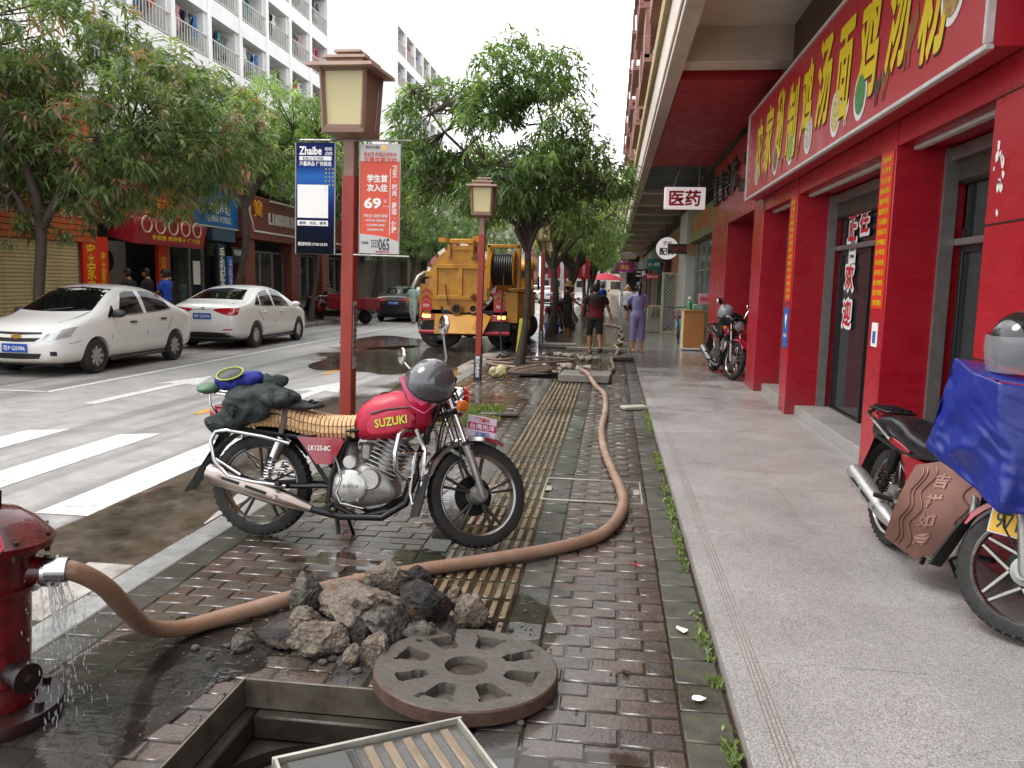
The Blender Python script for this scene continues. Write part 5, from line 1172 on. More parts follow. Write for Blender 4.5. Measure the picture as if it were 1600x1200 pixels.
txt('899323899', 0, blkP, st_, (.0545, 0, 1.25), (0, 0, 1), (0, -1, 0), w=.4, h=.05)
L2 = lamp('second red lamp post with navy parking notice at its foot', (-2.22, 13.35, 0), (0, R(.9), 0))
b = MB(); b.box((0, 0, .21), (.125, .125, .42), b=.005); b.build('foot_sleeve', navP, L2); txt('摩托车停放点', 0, whtP, L2, (0, -.066, .23), w=.075, h=.36, vert=True, bold=.02)
for i, (y, l) in enumerate(((21.0, 'third red lamp post behind the big tree trunk'), (29.3, 'fourth red lamp post among the right kerb trees'), (37.5, 'fifth red lamp post beside the red banners'), (46, 'sixth red lamp post, far down the pavement'))):
    c = copytree(L2, None, l, (-1.82 if i == 0 else -2.2, y, 0), (0, R(.4), 0))
for n_, k in (('left', -1),): pass
def banner(name, label, x0, x1, cat='banner'):
    o = E(name, label, cat, ((x0+x1)/2, 6.06, 2.26), (0, R(.9), R(-3))); return o, x1-x0
bl, w = banner('blue_banner', 'dark blue advertising banner hung left of the near lamp post', -2.455, -2.135)
def bluegrad():
    m, t, p, o = base('banner_blue'); tc = N(t, 'TexCoord'); sp = N(t, 'SeparateXYZ'); t.links.new(tc.outputs['Object'], sp.inputs[0])
    c = ramp(t, math_(t, 'ADD', math_(t, 'MULTIPLY', sp.outputs[2], 1.2), .5), [(0, rgb('#0b0e18')), (.22, rgb('#0d1226')), (.45, rgb('#1b2a66')), (.7, rgb('#2f62a8')), (.8, rgb('#1c2f6e')), (1, rgb('#1a2350'))]); t.links.new(c, p.inputs['Base Color']); p.inputs['Roughness'].default_value = .85; p.inputs['Specular IOR Level'].default_value = .1; return m
MB().box((0, 0, 0), (.32, .008, .84)).build('banner_sheet', bluegrad(), bl)
b = MB(); 
for s in (-1, 1): b.box((s*.16, 0, 0), (.008, .014, .845))
b.build('banner_edge', aluF, bl)
txt('Zhaibe', 0, whtP, bl, (-.04, -.0055, .36), w=.18, h=.06, bold=.03); txt('宅呗', 0, whtP, bl, (.105, -.0055, .372), w=.06, h=.03); txt('.com', 0, whtP, bl, (.105, -.0055, .338), w=.06, h=.025)
q = MB().box((0, -.0052, .303), (.26, .002, .03)).build('print_panel', whtP, bl); txt('生活上门便利店', 0, navP, q, (-.02, -.0068, .303), w=.17, h=.022); txt('海量商品 任你挑选', 0, whtP, bl, (0, -.0055, .263), w=.26, h=.034, bold=.02)
b = MB(); b.box((-.02, -.0052, -.02), (.25, .002, .25)); b.build('blank_panel', whtP, bl)
q = MB().box((-.02, -.0052, -.185), (.25, .002, .04)).build('print_panel', whtP, bl); txt('解馋，充饥，解渴', 0, navP, q, (-.02, -.0068, -.185), w=.22, h=.026); txt('配送时间:17:00-23:30', 0, whtP, bl, (-.02, -.0055, -.345), w=.24, h=.028)
for i in range(16):
    MB().box((.075+.028*(i % 3)+.012, -.0052, .225-.03*(i//3)), (.012, .002, .014)).build('window_print', M('lit_print', '#8f8a5e', .5), bl)
bo, w = banner('orange_banner', 'orange hotel promotion banner hung right of the near lamp post', -1.945, -1.625)
orB = M('banner_orange', '#cf4a30', .45, var=.06); greB = M('banner_grey', '#b9b6b3', .5, var=.05)
MB().box((0, 0, 0), (.32, .008, .82)).build('banner_sheet', orB, bo)
MB().box((0, -.0052, .345), (.318, .002, .128)).build('banner_head', greB, bo)
b = MB(); b.prism([(-.159, -.41), (.159, -.41), (.159, -.315), (.06, -.285), (-.06, -.268), (-.159, -.262)], (0, -.0045, 0), (1, 0, 0), (0, 0, 1), .0015); b.build('banner_foot', greB, bo)
for s in (-1, 1): MB().box((s*.16, 0, 0), (.008, .014, .825)).build('banner_edge', aluF, bo)
txt('思远艺术酒店', 0, blkP, bo, (-.06, -.0068, .385), w=.11, h=.022); txt('思远艺术酒店周年庆', 0, redP, bo, (0, -.0068, .332), w=.26, h=.032); txt('双重优惠活动', 0, orB, bo, (0, -.0068, .292), w=.26, h=.04, bold=.03)
b = MB(); b.prism([(0, -.03), (.022, 0), (0, .03), (-.022, 0)], (.03, -.0065, .382), (1, 0, 0), (0, 0, 1), .001); b.build('diamond_mark', gold, bo)
txt('学生首', 0, whtP, bo, (-.02, -.0055, .155), w=.16, h=.055, bold=.04); txt('次入住', 0, whtP, bo, (-.02, -.0055, .085), w=.16, h=.055, bold=.04); txt('69', 0, whtP, bo, (-.055, -.0055, -.03), w=.13, h=.075, bold=.04); txt('元', 0, whtP, bo, (.045, -.0055, -.015), w=.025, h=.025); txt('每一间', 0, whtP, bo, (.052, -.0055, -.053), w=.045, h=.015)
txt('卫生·时尚·舒适·便捷', 0, whtP, bo, (.118, -.0055, -.0), w=.04, h=.5, vert=True, bold=.02); b = MB(); b.box((.083, -.0052, -.02), (.004, .002, .5)); b.build('rule_line', whtP, bo)
for i, s in enumerate(('学生证入住即可享受', '十周年庆大奖 正购价惠连连', '凡在店消费 送宵夜', '会员享受更多优惠')): txt(s, 0, whtP, bo, (-.03, -.0055, -.125-.035*i), w=.19-.02*i, h=.018 if i else .024)
txt('3333', 0, navP, bo, (-.035, -.0065, -.335), w=.06, h=.06); txt('065', 0, navP, bo, (.04, -.0065, -.34), w=.085, h=.09, bold=.02); txt('订房热线', 0, blkP, bo, (-.115, -.0065, -.33), w=.06, h=.022); txt('最终解释权归本店', 0, redP, bo, (.03, -.0065, -.395), w=.11, h=.016)
# ================================================================ MOTORCYCLES
tyreM = M('tyre_black', '#191817', .7, sc=12, var=.3, dirt='#3b352f', dirtamt=.4, bump=.3, bsc=25); steel = M('engine_alloy', '#9b9994', .38, .6, sc=14, var=.2, dirt='#57504a', dirtamt=.5); blkM = M('black_metal', '#161617', .4, .3, sc=10, dirt='#3a352f', dirtamt=.3)
seatK = M('black_vinyl', '#17171a', .35, sc=9); bambooM = M('bamboo_tile', '#c9a274', .5, sc=25, var=.3, dirt='#8a6238', dirtamt=.5); redPaint = M('moto_red', '#8f1026', .2, sc=5, var=.08, coat=1.); bagM = M('red_vinyl_bag', '#ad1233', .38, sc=6, var=.15, bump=.15, bsc=18); exh = M('exhaust_chrome', '#a79a92', .25, .95, sc=6, var=.2, dirt='#6d4f42', dirtamt=.6)
rimP = M('rim_polished', '#8f8c87', .25, .9, sc=8, dirt='#6b645b'); spokeD = M('spoke_dark', '#4a4642', .45, .6)
def rrect(x, zc, hz, hy, n=20, p=3.2, yc=0):
    return [(x, yc+hy*math.copysign(abs(math.cos(a))**(2/p), math.cos(a)), zc+hz*math.copysign(abs(math.sin(a))**(2/p), math.sin(a))) for a in np.linspace(0, 2*math.pi, n+1)[:-1]]
def moto(label, loc, rotz, lean=-5, steer=-28, scale=1., style='main', group='motorcycles parked by the shops'):
    main = style == 'main'
    o = E('motorcycle', label, 'motorcycle', loc, (R(-lean), 0, rotz), group=group); o.scale = (scale,)*3
    FA = V(1.42, 0, .335); RA = V(.03, 0, .335); HS = V(1.19, 0, .93); ax = (HS-V(1.36, 0, .52)).normalized()
    T = Matrix.Translation(HS) @ Matrix.Rotation(R(steer), 4, ax) @ Matrix.Translation(-HS)
    rimm = rimP; 
    def B(st=False): b = MB(); b.T = T if st else None; return b
    def mwheel(nm, c, r, w, st, kind):
        Wh = E(nm, None, None, parent=o)
        b = B(st); pr = [(r*.77, -w*.42), (r*.86, -w*.5), (r*.95, -w*.42), (r*.99, -w*.2), (r, 0), (r*.99, w*.2), (r*.95, w*.42), (r*.86, w*.5), (r*.77, w*.42)]
        b.lathe(pr, c, (0, 1, 0), 48)
        for k in range(44):
            a = k*2*math.pi/44; d = V(math.cos(a), 0, math.sin(a))
            for s in (-1, 1): b.bar(c+d*(r*.975)+V(0, s*w*.1, 0), c+d*(r*.955)+V(0, s*w*.42, 0), .014, .014, up=d)
        b.build('tyre', tyreM, Wh)
        b = B(st); b.lathe([(r*.79, -w*.4), (r*.765, -w*.44), (r*.735, -w*.34), (r*.74, w*.34), (r*.765, w*.44), (r*.79, w*.4)], c, (0, 1, 0), 48); b.build('rim', rimm, Wh)
        b = B(st)
        if kind == 'y':
            for k in range(5):
                a = k*2*math.pi/5+.3
                for da in (-.13, .13):
                    p0 = c+V(math.cos(a), 0, math.sin(a))*r*.13; p1 = c+V(math.cos(a+da), 0, math.sin(a+da))*r*.72
                    b.bar(p0, p1, .014, .03, up=(0, 1, 0), b=.003)
        else:
            for k in range(5):
                a = k*2*math.pi/5+.32; d = V(math.cos(a), 0, math.sin(a)); t = V(-math.sin(a), 0, math.cos(a))
                for s in (-1, 1): b.bar(c+d*r*.2+t*s*.045, c+d*r*.71+t*s*.022, .02, .045, up=(0, 1, 0), b=.004)
        b.build('spokes', spokeD if kind == 'y' else rimP, Wh)
        b = B(st); b.lathe([(0, -.07), (.045, -.07), (.05, -.05), (r*.22 if kind != 'y' else .05, -.045), (r*.24 if kind != 'y' else .06, 0), (.05, .05), (.045, .07), (0, .07)], c, (0, 1, 0), 24); b.build('hub', steel, Wh)
        if st:
            b = B(st); b.lathe([(.05, .06), (.125, .06), (.125, .066), (.05, .066)], c, (0, 1, 0), 28); b.build('brake_disc', blkM, Wh)
    kind = 'y' if main else 'five'
    mwheel('front_wheel', FA, .325, .085, True, kind); mwheel('rear_wheel', RA, .325, .115, False, kind)
    # frame, swing arm, stand
    b = B(); b.tube([(1.17, 0, .9), (1.06, 0, .62), (.96, 0, .3), (.8, .0, .2)], .02, 8)
    for s in (-.11, .11):
        b.tube([(1.15, s*.3, .88), (.7, s, .72), (.3, s, .66), (-.12, s, .7)], .016, 8); b.tube([(.62, s, .68), (.52, s, .42), (.5, s, .26), (.7, s, .18), (.95, s, .24)], .018, 8); b.tube([(.3, s, .66), (.5, s, .38)], .014, 8)
    b.build('frame', blkM, o)
    for s in (-.1, .1): b = B(); b.tube([(.5, s, .36), (.28, s*1.05, .35), (.03, s*1.1, .335)], .02, 8, flat=.8); b.build('swing_arm', blkM if main else steel, o)
    for s in (-.13, .13):
        sh = E('shock_absorber', None, None, parent=o); b = B(); b.cyl((.2, s, .655), (.155, s, .53), .034, n=14); b.build('shroud', chrome if main else blkM, sh)
        P = [V(.155, s, .53).lerp(V(.09, s, .37), k/60)+V(.026*math.cos(k*.94), .026*math.sin(k*.94), 0) for k in range(61)]; b = B(); b.tube(P, .0065, 5); b.cyl((.16, s, .54), (.088, s, .36), .011, n=8); b.build('spring', chrome if main else blkM, sh)
    b = B(); b.tube([(.56, .02, .22), (.58, .1, .1), (.6, .15, .0)], .011, 8); b.box((.605, .15, .008), (.05, .03, .012)); b.build('side_stand', blkM, o)
    b = B(); b.cyl((.52, 0, .2), (.56, -.06, .06), .014, n=8); b.build('centre_stand', blkM, o)
    # engine: crankcase, round cover, finned cylinder, head
    en = E('engine', None, None, parent=o)
    b = B(); b.loft([rrect(.5, .36, .07, .1), rrect(.55, .36, .13, .12), rrect(.66, .37, .15, .125), rrect(.78, .38, .14, .125), rrect(.88, .36, .09, .11), rrect(.92, .34, .04, .08)]); b.build('crankcase', steel, en)
    b = B(); b.lathe([(0, -.165), (.085, -.165), (.098, -.155), (.102, -.12)], (.66, 0, .375), (0, 1, 0), 32); b.lathe([(0, -.15), (.06, -.15), (.07, -.12)], (.77, 0, .42), (0, 1, 0), 24); b.lathe([(0, -.14), (.04, -.14), (.045, -.11)], (.64, 0, .52), (0, 1, 0), 20); b.build('clutch_cover', M('cover_alloy', '#bcbab6', .3, .7, dirt='#857d74', dirtamt=.3), en)
    b = B()
    for k in range(6): a = k*1.047; b.cyl((.66+.095*math.cos(a), -.15, .375+.095*math.sin(a)), (.66+.095*math.cos(a), -.168, .375+.095*math.sin(a)), .009, n=8)
    b.build('cover_bolts', steel, en, kind='stuff')
    if main: txt('台湾光洋', 0, blkP, en, (.66, -.1665, .375), w=.1, h=.026, bold=.0)
    cy0, cy1 = V(.82, 0, .45), V(.9, 0, .66); dv = (cy1-cy0).normalized()
    for k in range(9): c = cy0.lerp(cy1, k/8); q = B(); q.box(c, (.2, .2, .009), (0, math.atan2(dv.x, dv.z), 0), .003); q.build('fin', steel, en)
    b = B(); b.cyl(cy0-dv*.03, cy1+dv*.02, .075, n=20); b.box(cy1+dv*.045, (.17, .17, .06), (0, math.atan2(dv.x, dv.z), 0), .02); b.build('cylinder', steel, en)
    b = B(); b.cyl((.78, 0, .6), (.66, 0, .6), .035, n=14); b.box((.72, -.02, .58), (.07, .09, .11), b=.015); b.box((.58, 0, .56), (.14, .13, .15), b=.03); b.build('carburettor', steel, en)
    b = B(); b.tube([(.74, -.14, .24), (.6, -.16, .27), (.57, -.165, .33), (.6, -.165, .42), (.58, -.165, .5), (.56, -.18, .56)], .008, 7); b.build('kick_lever', chrome, o)
    # exhaust
    b = B(); b.tube([(.97, -.06, .62), (1.04, -.09, .58), (1.06, -.11, .45), (1.0, -.13, .28), (.86, -.15, .19), (.6, -.16, .185), (.42, -.165, .22), (.33, -.17, .25)], .021, 10); b.build('exhaust_pipe', blkM if main else steel, o)
    dm = (V(.34, 0, .25)-V(-.24, 0, .42)).normalized(); a0 = V(.42, -.17, .225); mu = E('muffler', None, None, parent=o)
    b = B(); P = [a0, a0-dm*.06, a0-dm*.14, a0-dm*.3, a0-dm*.62, a0-dm*.7, a0-dm*.71]; b.tube(P, [.024, .035, .05, .06, .066, .056, .03], 18); b.build('muffler_body', exh if main else M('muffler_alloy', '#a8a6a2', .35, .7), mu)
    b = B()
    for k, (t0, t1) in enumerate(((.28, .42), (.46, .58))):
        p0, p1 = a0-dm*t0+V(0, -.06, .01), a0-dm*t1+V(0, -.064, .01); b.bar(p0, p1, .006, .02, up=(0, 0, 1), b=.002)
    b.build('muffler_slot', blkM, mu); b = B()
    for t0 in (.22, .6): b.cyl(a0-dm*t0+V(0, -.055, .01), a0-dm*t0+V(0, -.072, .01), .013, n=12)
    b.build('muffler_bolt', steel, mu, kind='stuff')
    # foot pegs
    for s in (-1, 1): b = B(); b.cyl((.53, s*.12, .25), (.55, s*.27, .25), .016, n=10); b.build('foot_peg', rubber, o); b = B(); b.cyl((.24, s*.13, .36), (.22, s*.24, .38), .016, n=10); b.build('foot_peg', rubber, o)
    # seat
    sx = [(-.2, .745, .09, .115), (-.1, .765, .1, .125), (.05, .79, .09, .13), (.18, .785, .085, .135), (.32, .745, .075, .135), (.46, .725, .07, .13), (.58, .725, .07, .12), (.69, .735, .075, .105)]
    b = B(); b.loft([rrect(x, z, h*.9, y, 24, 3) for x, z, h, y in sx]); b.build('seat', seatK, o)
    if main:
        b = B(); nx = 27
        for i in range(nx):
            x = -.05+i*.0268; z, h, y = [lerpk([(q[0], q[k]) for q in sx], x) for k in (1, 2, 3)]; z2 = lerpk([(q[0], q[1]+q[2]*.9) for q in sx], x+.01); sl = math.atan2(z2-(z+h*.9), .01)
            for j in range(11):
                a = R(-28+j*23.6); yy, zz = y*1.03*math.copysign(abs(math.cos(a))**.66, math.cos(a)), h*.97*math.copysign(abs(math.sin(a))**.66, math.sin(a))
                nrm = math.atan2(math.cos(a)*1.2, math.sin(a)*1.2) if True else 0
                aa = R(90)-a; b.box((x, -yy, z+zz*.97), (.0245, .047, .009), Matrix.Rotation(aa*.92, 3, 'X') @ Matrix.Rotation(-sl*max(0, math.sin(a)), 3, 'Y'), .003)
        b.build('bamboo_mat', bambooM, o, kind='stuff')
        b = B(); z = .735; b.tube([(.2, -.15, .68), (.215, -.15, .76), (.22, -.12, .865), (.22, 0, .885), (.22, .12, .865), (.215, .15, .76)], .009, 6, flat=2.); b.build('seat_strap', M('brown_leather', '#4a3a34', .5), o)
    # tank / tank bag
    tx = [(.655, .745, .08, .1), (.69, .765, .115, .13), (.78, .795, .145, .16), (.9, .815, .158, .17), (1.02, .825, .145, .155), (1.1, .82, .1, .12), (1.125, .815, .05, .07)] if main else [(.66, .76, .07, .1), (.7, .78, .11, .125), (.8, .81, .125, .15), (.92, .83, .125, .155), (1.02, .825, .11, .14), (1.09, .81, .075, .1), (1.11, .8, .04, .06)]
    tk_ = B(); tk_.loft([rrect(x, z, h, y, 28, 2.7) for x, z, h, y in tx]); tank = tk_.build('tank_bag' if main else 'fuel_tank', bagM if main else redPaint, o, 60)
    if main:
        b = B(); b.loft([rrect(x, .775+(x-.9)*.2, h, .01, 14, 5, yc=-yy) for x, h, yy in ((.75, .03, .15), (.78, .06, .162), (.9, .072, .174), (1.02, .06, .16), (1.05, .03, .145))]); b.build('bag_pocket', bagM, tank, 60)
        b = B(); b.tube([(.77, -.168, .825), (.88, -.178, .856), (1.03, -.163, .876)], .006, 6); b.tube([(.69, -.05, .88), (.82, -.06, .955), (.98, -.06, .972), (1.08, -.03, .91)], .006, 6); b.build('zip', blkP, tank)
        txt('SUZUKI', 0, M('lime_print', '#c4cf3a', .5), tank, (.905, -.187, .785), (1, -.01, .2), (-.17, .0, 1), w=.2, h=.05, bold=.02)
    # side covers, tail cowl
    for s in (-1, 1):
        b = B(); b.prism([(.3, .665), (.58, .665), (.605, .645), (.56, .55), (.52, .5), (.43, .5), (.34, .62)], (0, s*.118, 0), (1, 0, 0), (0, 0, 1), -s*.0+(.03 if s < 0 else -.03)); c = b.build('side_cover', redPaint, o)
        if main and s < 0: txt('LK125-8C', 0, whtP, c, (.45, -.1495, .6), w=.14, h=.03, bold=.02)
    if not main:
        b = B(); b.loft([rrect(.32, .66, .05, .115), rrect(.1, .7, .055, .12), rrect(-.14, .77, .05, .1), rrect(-.24, .8, .03, .07)]); b.build('tail_cowl', redPaint, o)
    b = B(); b.loft([rrect(-.2, .78, .055, .09), rrect(-.27, .79, .05, .085), rrect(-.31, .79, .035, .07)]); b.build('tail_lamp', redL, o)
    # rear mudguard and flap
    b = B(); P = []
    for k in range(9): a = R(35+k*15); P.append([(RA.x+.38*math.cos(a), y, RA.z+.38*math.sin(a)-abs(y)*.25) for y in (-.075, -.04, 0, .04, .075)])
    b.loft(P, closed=False); P = [[(x, y, z) for y in (-.085, -.03, .03, .085)] for x, z in ((-.2, .72), (-.28, .56), (-.38, .4), (-.46, .27))]; b.loft(P, closed=False); b.build('rear_mudguard', blkP, o)
    # rails and rack
    if main:
        for s in (-1, 1):
            b = B(); b.tube([(.26, s*.16, .62), (.1, s*.19, .66), (-.12, s*.21, .69), (-.19, s*.215, .68), (-.22, s*.22, .62), (-.19, s*.22, .5), (-.1, s*.22, .41), (.05, s*.21, .38), (.26, s*.19, .36)], .0125, 10); b.tube([(-.2, s*.215, .52), (-.02, s*.215, .42)], .011, 8); b.build('rear_guard', chrome, o)
        b = B(); 
        for s in (-.11, .11): b.tube([(.02, s, .68), (-.06, s, .86), (-.12, s, .9), (-.32, s, .915), (-.36, s*.6, .91)], .011, 8)
        for x in (-.15, -.25, -.345): b.cyl((x, -.11, .91), (x, .11, .91), .009, n=8)
        b.tube([(-.3, -.1, .91), (-.29, -.1, .83), (-.24, -.09, .76)], .009, 8); b.build('rear_rack', chrome, o)
        b = B(); b.tube([(1.02, -.05, .72), (1.0, -.2, .74), (.98, -.26, .71), (.96, -.27, .6), (.97, -.27, .5), (1.0, -.24, .45), (1.06, -.05, .42)], .017, 10); b.tube([(1.05, .05, .72), (1.1, .18, .73), (1.11, .24, .68), (1.11, .25, .5), (1.09, .22, .3), (1.04, .05, .28)], .016, 10); b.tube([(.98, -.26, .6), (1.11, .0, .58)], .012, 8); b.tube([(1.06, -.16, .74), (1.12, -.17, .62), (1.11, -.17, .34), (1.05, -.15, .28), (1.03, -.15, .36), (1.06, -.16, .6)], .014, 8); b.build('crash_guard', chrome, o)
    else:
        b = B()
        for s in (-1, 1): b.tube([(.1, s*.13, .72), (-.1, s*.15, .8), (-.24, s*.14, .84), (-.3, s*.08, .85)], .013, 8)
        b.build('grab_rail', chrome, o); b = B(); b.box((-.2, 0, .87), (.28, .2, .02), b=.006)
        for y in (-.06, 0, .06): b.box((-.2, y, .885), (.26, .02, .02))
        b.build('rear_rack', blkM, o)
    # ---- steered front end
    for s in (-.085, .085):
        f = E('fork_leg', None, None, parent=o); b = B(True); b.cyl((1.18, s, .96), (1.335, s, .57), .0165, n=14); b.build('stanchion', chrome, f); b = B(True); b.tube([(1.31, s, .63), (1.34, s, .56), (1.42, s, .335), (1.43, s, .31)], [.028, .026, .024, .018], 14); b.build('slider', M('fork_grey', '#8f8d89', .35, .6), f)
        b = B(True); b.cyl((1.3, s, .655), (1.325, s, .6), .027, n=14); b.build('dust_boot', rubber, f)
    b = B(True); b.box((1.185, 0, .95), (.07, .22, .03), b=.01); b.box((1.215, 0, .83), (.07, .22, .03), b=.01); b.build('yoke', blkM, o)
    b = B(True); P = []
    for k in range(13):
        a = R((64 if main else 40)+k*(8.2 if main else 10)); P.append([(FA.x+rr*math.cos(a), y, FA.z+rr*math.sin(a)) for y, rr in ((-.062, .335), (-.055, .36), (-.03, .372), (0, .376), (.03, .372), (.055, .36), (.062, .335))])
    b.loft(P, closed=False); b.build('front_mudguard', chrome if main else redPaint, o)
    b = B(True)
    for s in (-1, 1): b.bar((1.32, s*.075, .6), (1.3, s*.06, .66), .012, .04); b.bar((1.35, s*.07, .53), (1.22, s*.06, .6), .01, .02)
    b.build('mudguard_stay', steel, o)
    b = B(True); b.loft([[(x-.0, y, z), (x-.0, -y, z), (x+.012, -y, z+.004), (x+.012, y, z+.004)] for x, y, z in ((1.09, .06, .5), (1.06, .075, .4), (1.03, .085, .28), (1.01, .075, .19))]); b.build('mud_flap', rubber, o)
    b = B(True); b.lathe([(0, -.1), (.05, -.09), (.085, -.05), (.095, 0), (.092, .02)], (1.29, 0, .92), (1, 0, -.1), 24); b.build('headlamp_bowl', chrome if main else blkM, o); b = B(True); b.lathe([(.1, .0), (.1, .025), (.085, .03)], (1.29, 0, .92), (1, 0, -.1), 24); b.build('headlamp_rim', redL if main else chrome, o); b = B(True); b.lathe([(.088, .02), (.05, .04), (0, .046)], (1.29, 0, .92), (1, 0, -.1), 24); b.build('headlamp_lens', clearL, o)
    for s in (-1, 1):
        b = B(True); b.lathe([(0, .03), (.03, .02), (.038, 0), (.034, -.03), (0, -.04)], (1.24, s*.2, .85), (1, 0, 0), 16); b.build('indicator', ambL, o); b = B(True); b.cyl((1.22, s*.1, .85), (1.235, s*.18, .85), .01, n=8); b.build('indicator_stalk', chrome, o)
    b = B(True); kw = 1 if main or style == 'far' else .72; hb = [(1.0, -.36, 1.0), (1.08, -.28, 1.03), (1.15, -.18, 1.06), (1.18, -.07, .98), (1.18, .07, .98), (1.15, .18, 1.06), (1.08, .28, 1.03), (1.0, .36, 1.0)]; hb = [(x, y*kw, z) for x, y, z in hb]; b.tube(hb, .012, 10); b.build('handlebar', chrome, o)
    for s in (-1, 1):
        b = B(True); b.cyl((1.055, s*.295*kw, 1.022), (.985, s*.385*kw, .992), .018, n=12); b.build('grip', rubber, o); b = B(True); b.box((1.085, s*.265*kw, 1.035), (.06, .07, .05), (0, 0, s*.9), .012); b.tube([(1.11, s*.26*kw, 1.03), (1.09, s*.34*kw, 1.0), (1.06, s*.4*kw, .985)], .006, 6); b.build('lever_clamp', blkM, o)
        m_ = E('mirror', None, None, parent=o); b = B(True); b.tube([(1.09, s*.25*kw, 1.05), (1.1, s*.27*kw, 1.12), (1.05, s*.36*kw, 1.22), (1.04, s*.37*kw, 1.25)], .007, 8); b.build('mirror_stem', chrome, m_)
        b = B(True); Q = Matrix.Rotation(R(-8), 3, 'Y'); b.ell((1.035, s*.4*kw, 1.28), (.018, .075, .06), 20, 10, Q); b.build('mirror_head', chrome, m_)
    b = B(True); b.cyl((1.2, -.05, 1.0), (1.22, -.05, 1.06), .04, n=16); b.cyl((1.2, .05, 1.0), (1.22, .05, 1.06), .04, n=16); b.build('instruments', blkM, o)
    b = B(True)
    for i, s in enumerate((-.12, .03, .12)): b.tube([(1.08, s*2, 1.02), (1.2, s, 1.0), (1.26, s*.8, .9), (1.2, s*.6, .75), (1.17, s*.4, .6)], .006, 6)
    b.tube([(1.2, -.1, .82), (1.24, -.13, .66), (1.28, -.1, .5), (1.38, -.09, .4)], .006, 6); b.build('cables', blkM, o, kind='stuff')
    b = B(); b.ell((1.12, -.1, .7), (.012, .05, .06), 14, 8); b.build('horn', blkM, o)
    return o, T
mb, T1 = moto('red motorcycle with bamboo seat mat and red tank bag on the wet brick pavement', (-2.21, 4.74, .0), R(.5), 7, 34)
p_ = E('front_plate', None, None, parent=mb); b = MB(); b.T = T1; b.box((1.45, 0, .765), (.2, .008, .135), (0, R(6), 0), .004); b.build('plate_sheet', M('plate_white', '#d4c4d2', .4), p_)
b = MB(); b.T = T1; b.box((1.4505, 0, .765), (.196, .0095, .045), (0, R(6), 0)); b.build('pink_band', M('magenta2', '#b01f6a', .4), p_)
def ttext(s, w, h, m_, z, par, dx=.006):
    for sg in (-1, 1):
        q = txt(s, 0, m_, par, (1.45, -sg*dx, z), (sg, 0, -.1*sg), (.1, 0, 1), w=w, h=h, bold=.02); q.data.transform(T1)
ttext('台湾光洋', .17, .035, whtP, .765, p_); ttext('广汽摩托', .1, .03, redP, .81, p_); ttext('SKYMEO', .1, .022, bluP, .72, p_)
# near right motorcycle with leg shield, apron and helmet
m2, T2 = moto('maroon motorcycle at the right edge with blue apron and yellow plate', (1.755, 5.08, .08), R(-83.5), 4, 42, .94, 'cg')
for c in list(m2.children):
    if c.name.split('.')[0] in ('mirror', 'grip', 'lever_clamp', 'handlebar'):
        for q in list(c.children): bpy.data.objects.remove(q)
        bpy.data.objects.remove(c)
ys = E('front_plate', None, None, parent=m2); b = MB(); b.T = T2; b.box((1.33, -.09, .535), (.25, .012, .14), (0, R(-6), 0), .004); b.build('plate_frame', alu2, ys)
b = MB(); b.T = T2; b.box((1.33, -.0955, .535), (.235, .008, .125), (0, R(-6), 0), .003); b.build('plate_sheet', M('plate_yellow', '#d2a017', .4), ys)
q = txt('97182', 0, blkP, ys, (1.33, -.1005, .535), (1, 0, .1), (-.1, 0, 1), w=.19, h=.085, bold=.01); q.data.transform(T2)
shM = M('embossed_aluminium', '#7d5a50', .4, .55, sc=4, var=.25, dirt='#4a3a2a', dirtamt=.6, bump=.2, bsc=30)
ls = E('leg_shield', None, None, parent=m2)
LS = []                                                  # a bowed plate before the rider's right leg
bpy.context.view_layer.update(); inv = m2.matrix_world.inverted()
bt = [(1.54, 4.5, .30), (1.63, 4.3, .25), (1.83, 4.1, .42)]; tp_ = [(1.66, 4.47, .72), (1.77, 4.3, .79), (1.88, 4.12, .78)]
for i in range(13):
    u = i/12; row = []
    for j in range(9):
        v = j/8; p = [lerpk([(k/2, q[k][d]) for k in range(3)], u) for q in (bt, tp_) for d in range(3)]
        row.append(inv @ (Vector(p[:3]).lerp(Vector(p[3:]), v)+V(-.05, -.05, 0)*math.sin(math.pi*v)*.6))
    LS.append(row)
nS = (inv.to_3x3() @ V(-.72, -.7, 0)).normalized()
b = MB(); b.loft([r_ for r_ in LS], closed=False); b.build('shield_plate', shM, ls)
def onS(u, v): 
    a = min(11.999, max(0, u*12)); c = min(7.999, max(0, v*8)); i, j = int(a), int(c); fu, fv = a-i, c-j
    return (LS[i][j]*(1-fu)*(1-fv)+LS[i+1][j]*fu*(1-fv)+LS[i][j+1]*(1-fu)*fv+LS[i+1][j+1]*fu*fv)+nS*.004
for k, (u0, amp) in enumerate(((.16, .035), (.22, .035), (.34, .05), (.85, .05))): b = MB(); b.tube([onS(u0+amp*math.sin(t*5*math.pi), .06+.88*t) for t in np.linspace(0, 1, 30)], .005, 6); b.build('embossed_wave', shM, ls)
for s, v in zip('吉祥如意', (.8, .6, .4, .2)):
    t = glyphs(s, 1., .03, 1.); pts = t[0]-(t[0].max(0)+t[0].min(0))/2; e = (t[0].max(0)-t[0].min(0)).max(); me = bpy.data.meshes.new('embossed_character'); me.from_pydata([tuple(onS(.5+p[0]/e*.2, v+p[1]/e*.14)+nS*.003) for p in pts], [], t[1]); me.materials.append(M('emboss_light', '#977468', .35, .6)); put('embossed_character', me, ls)
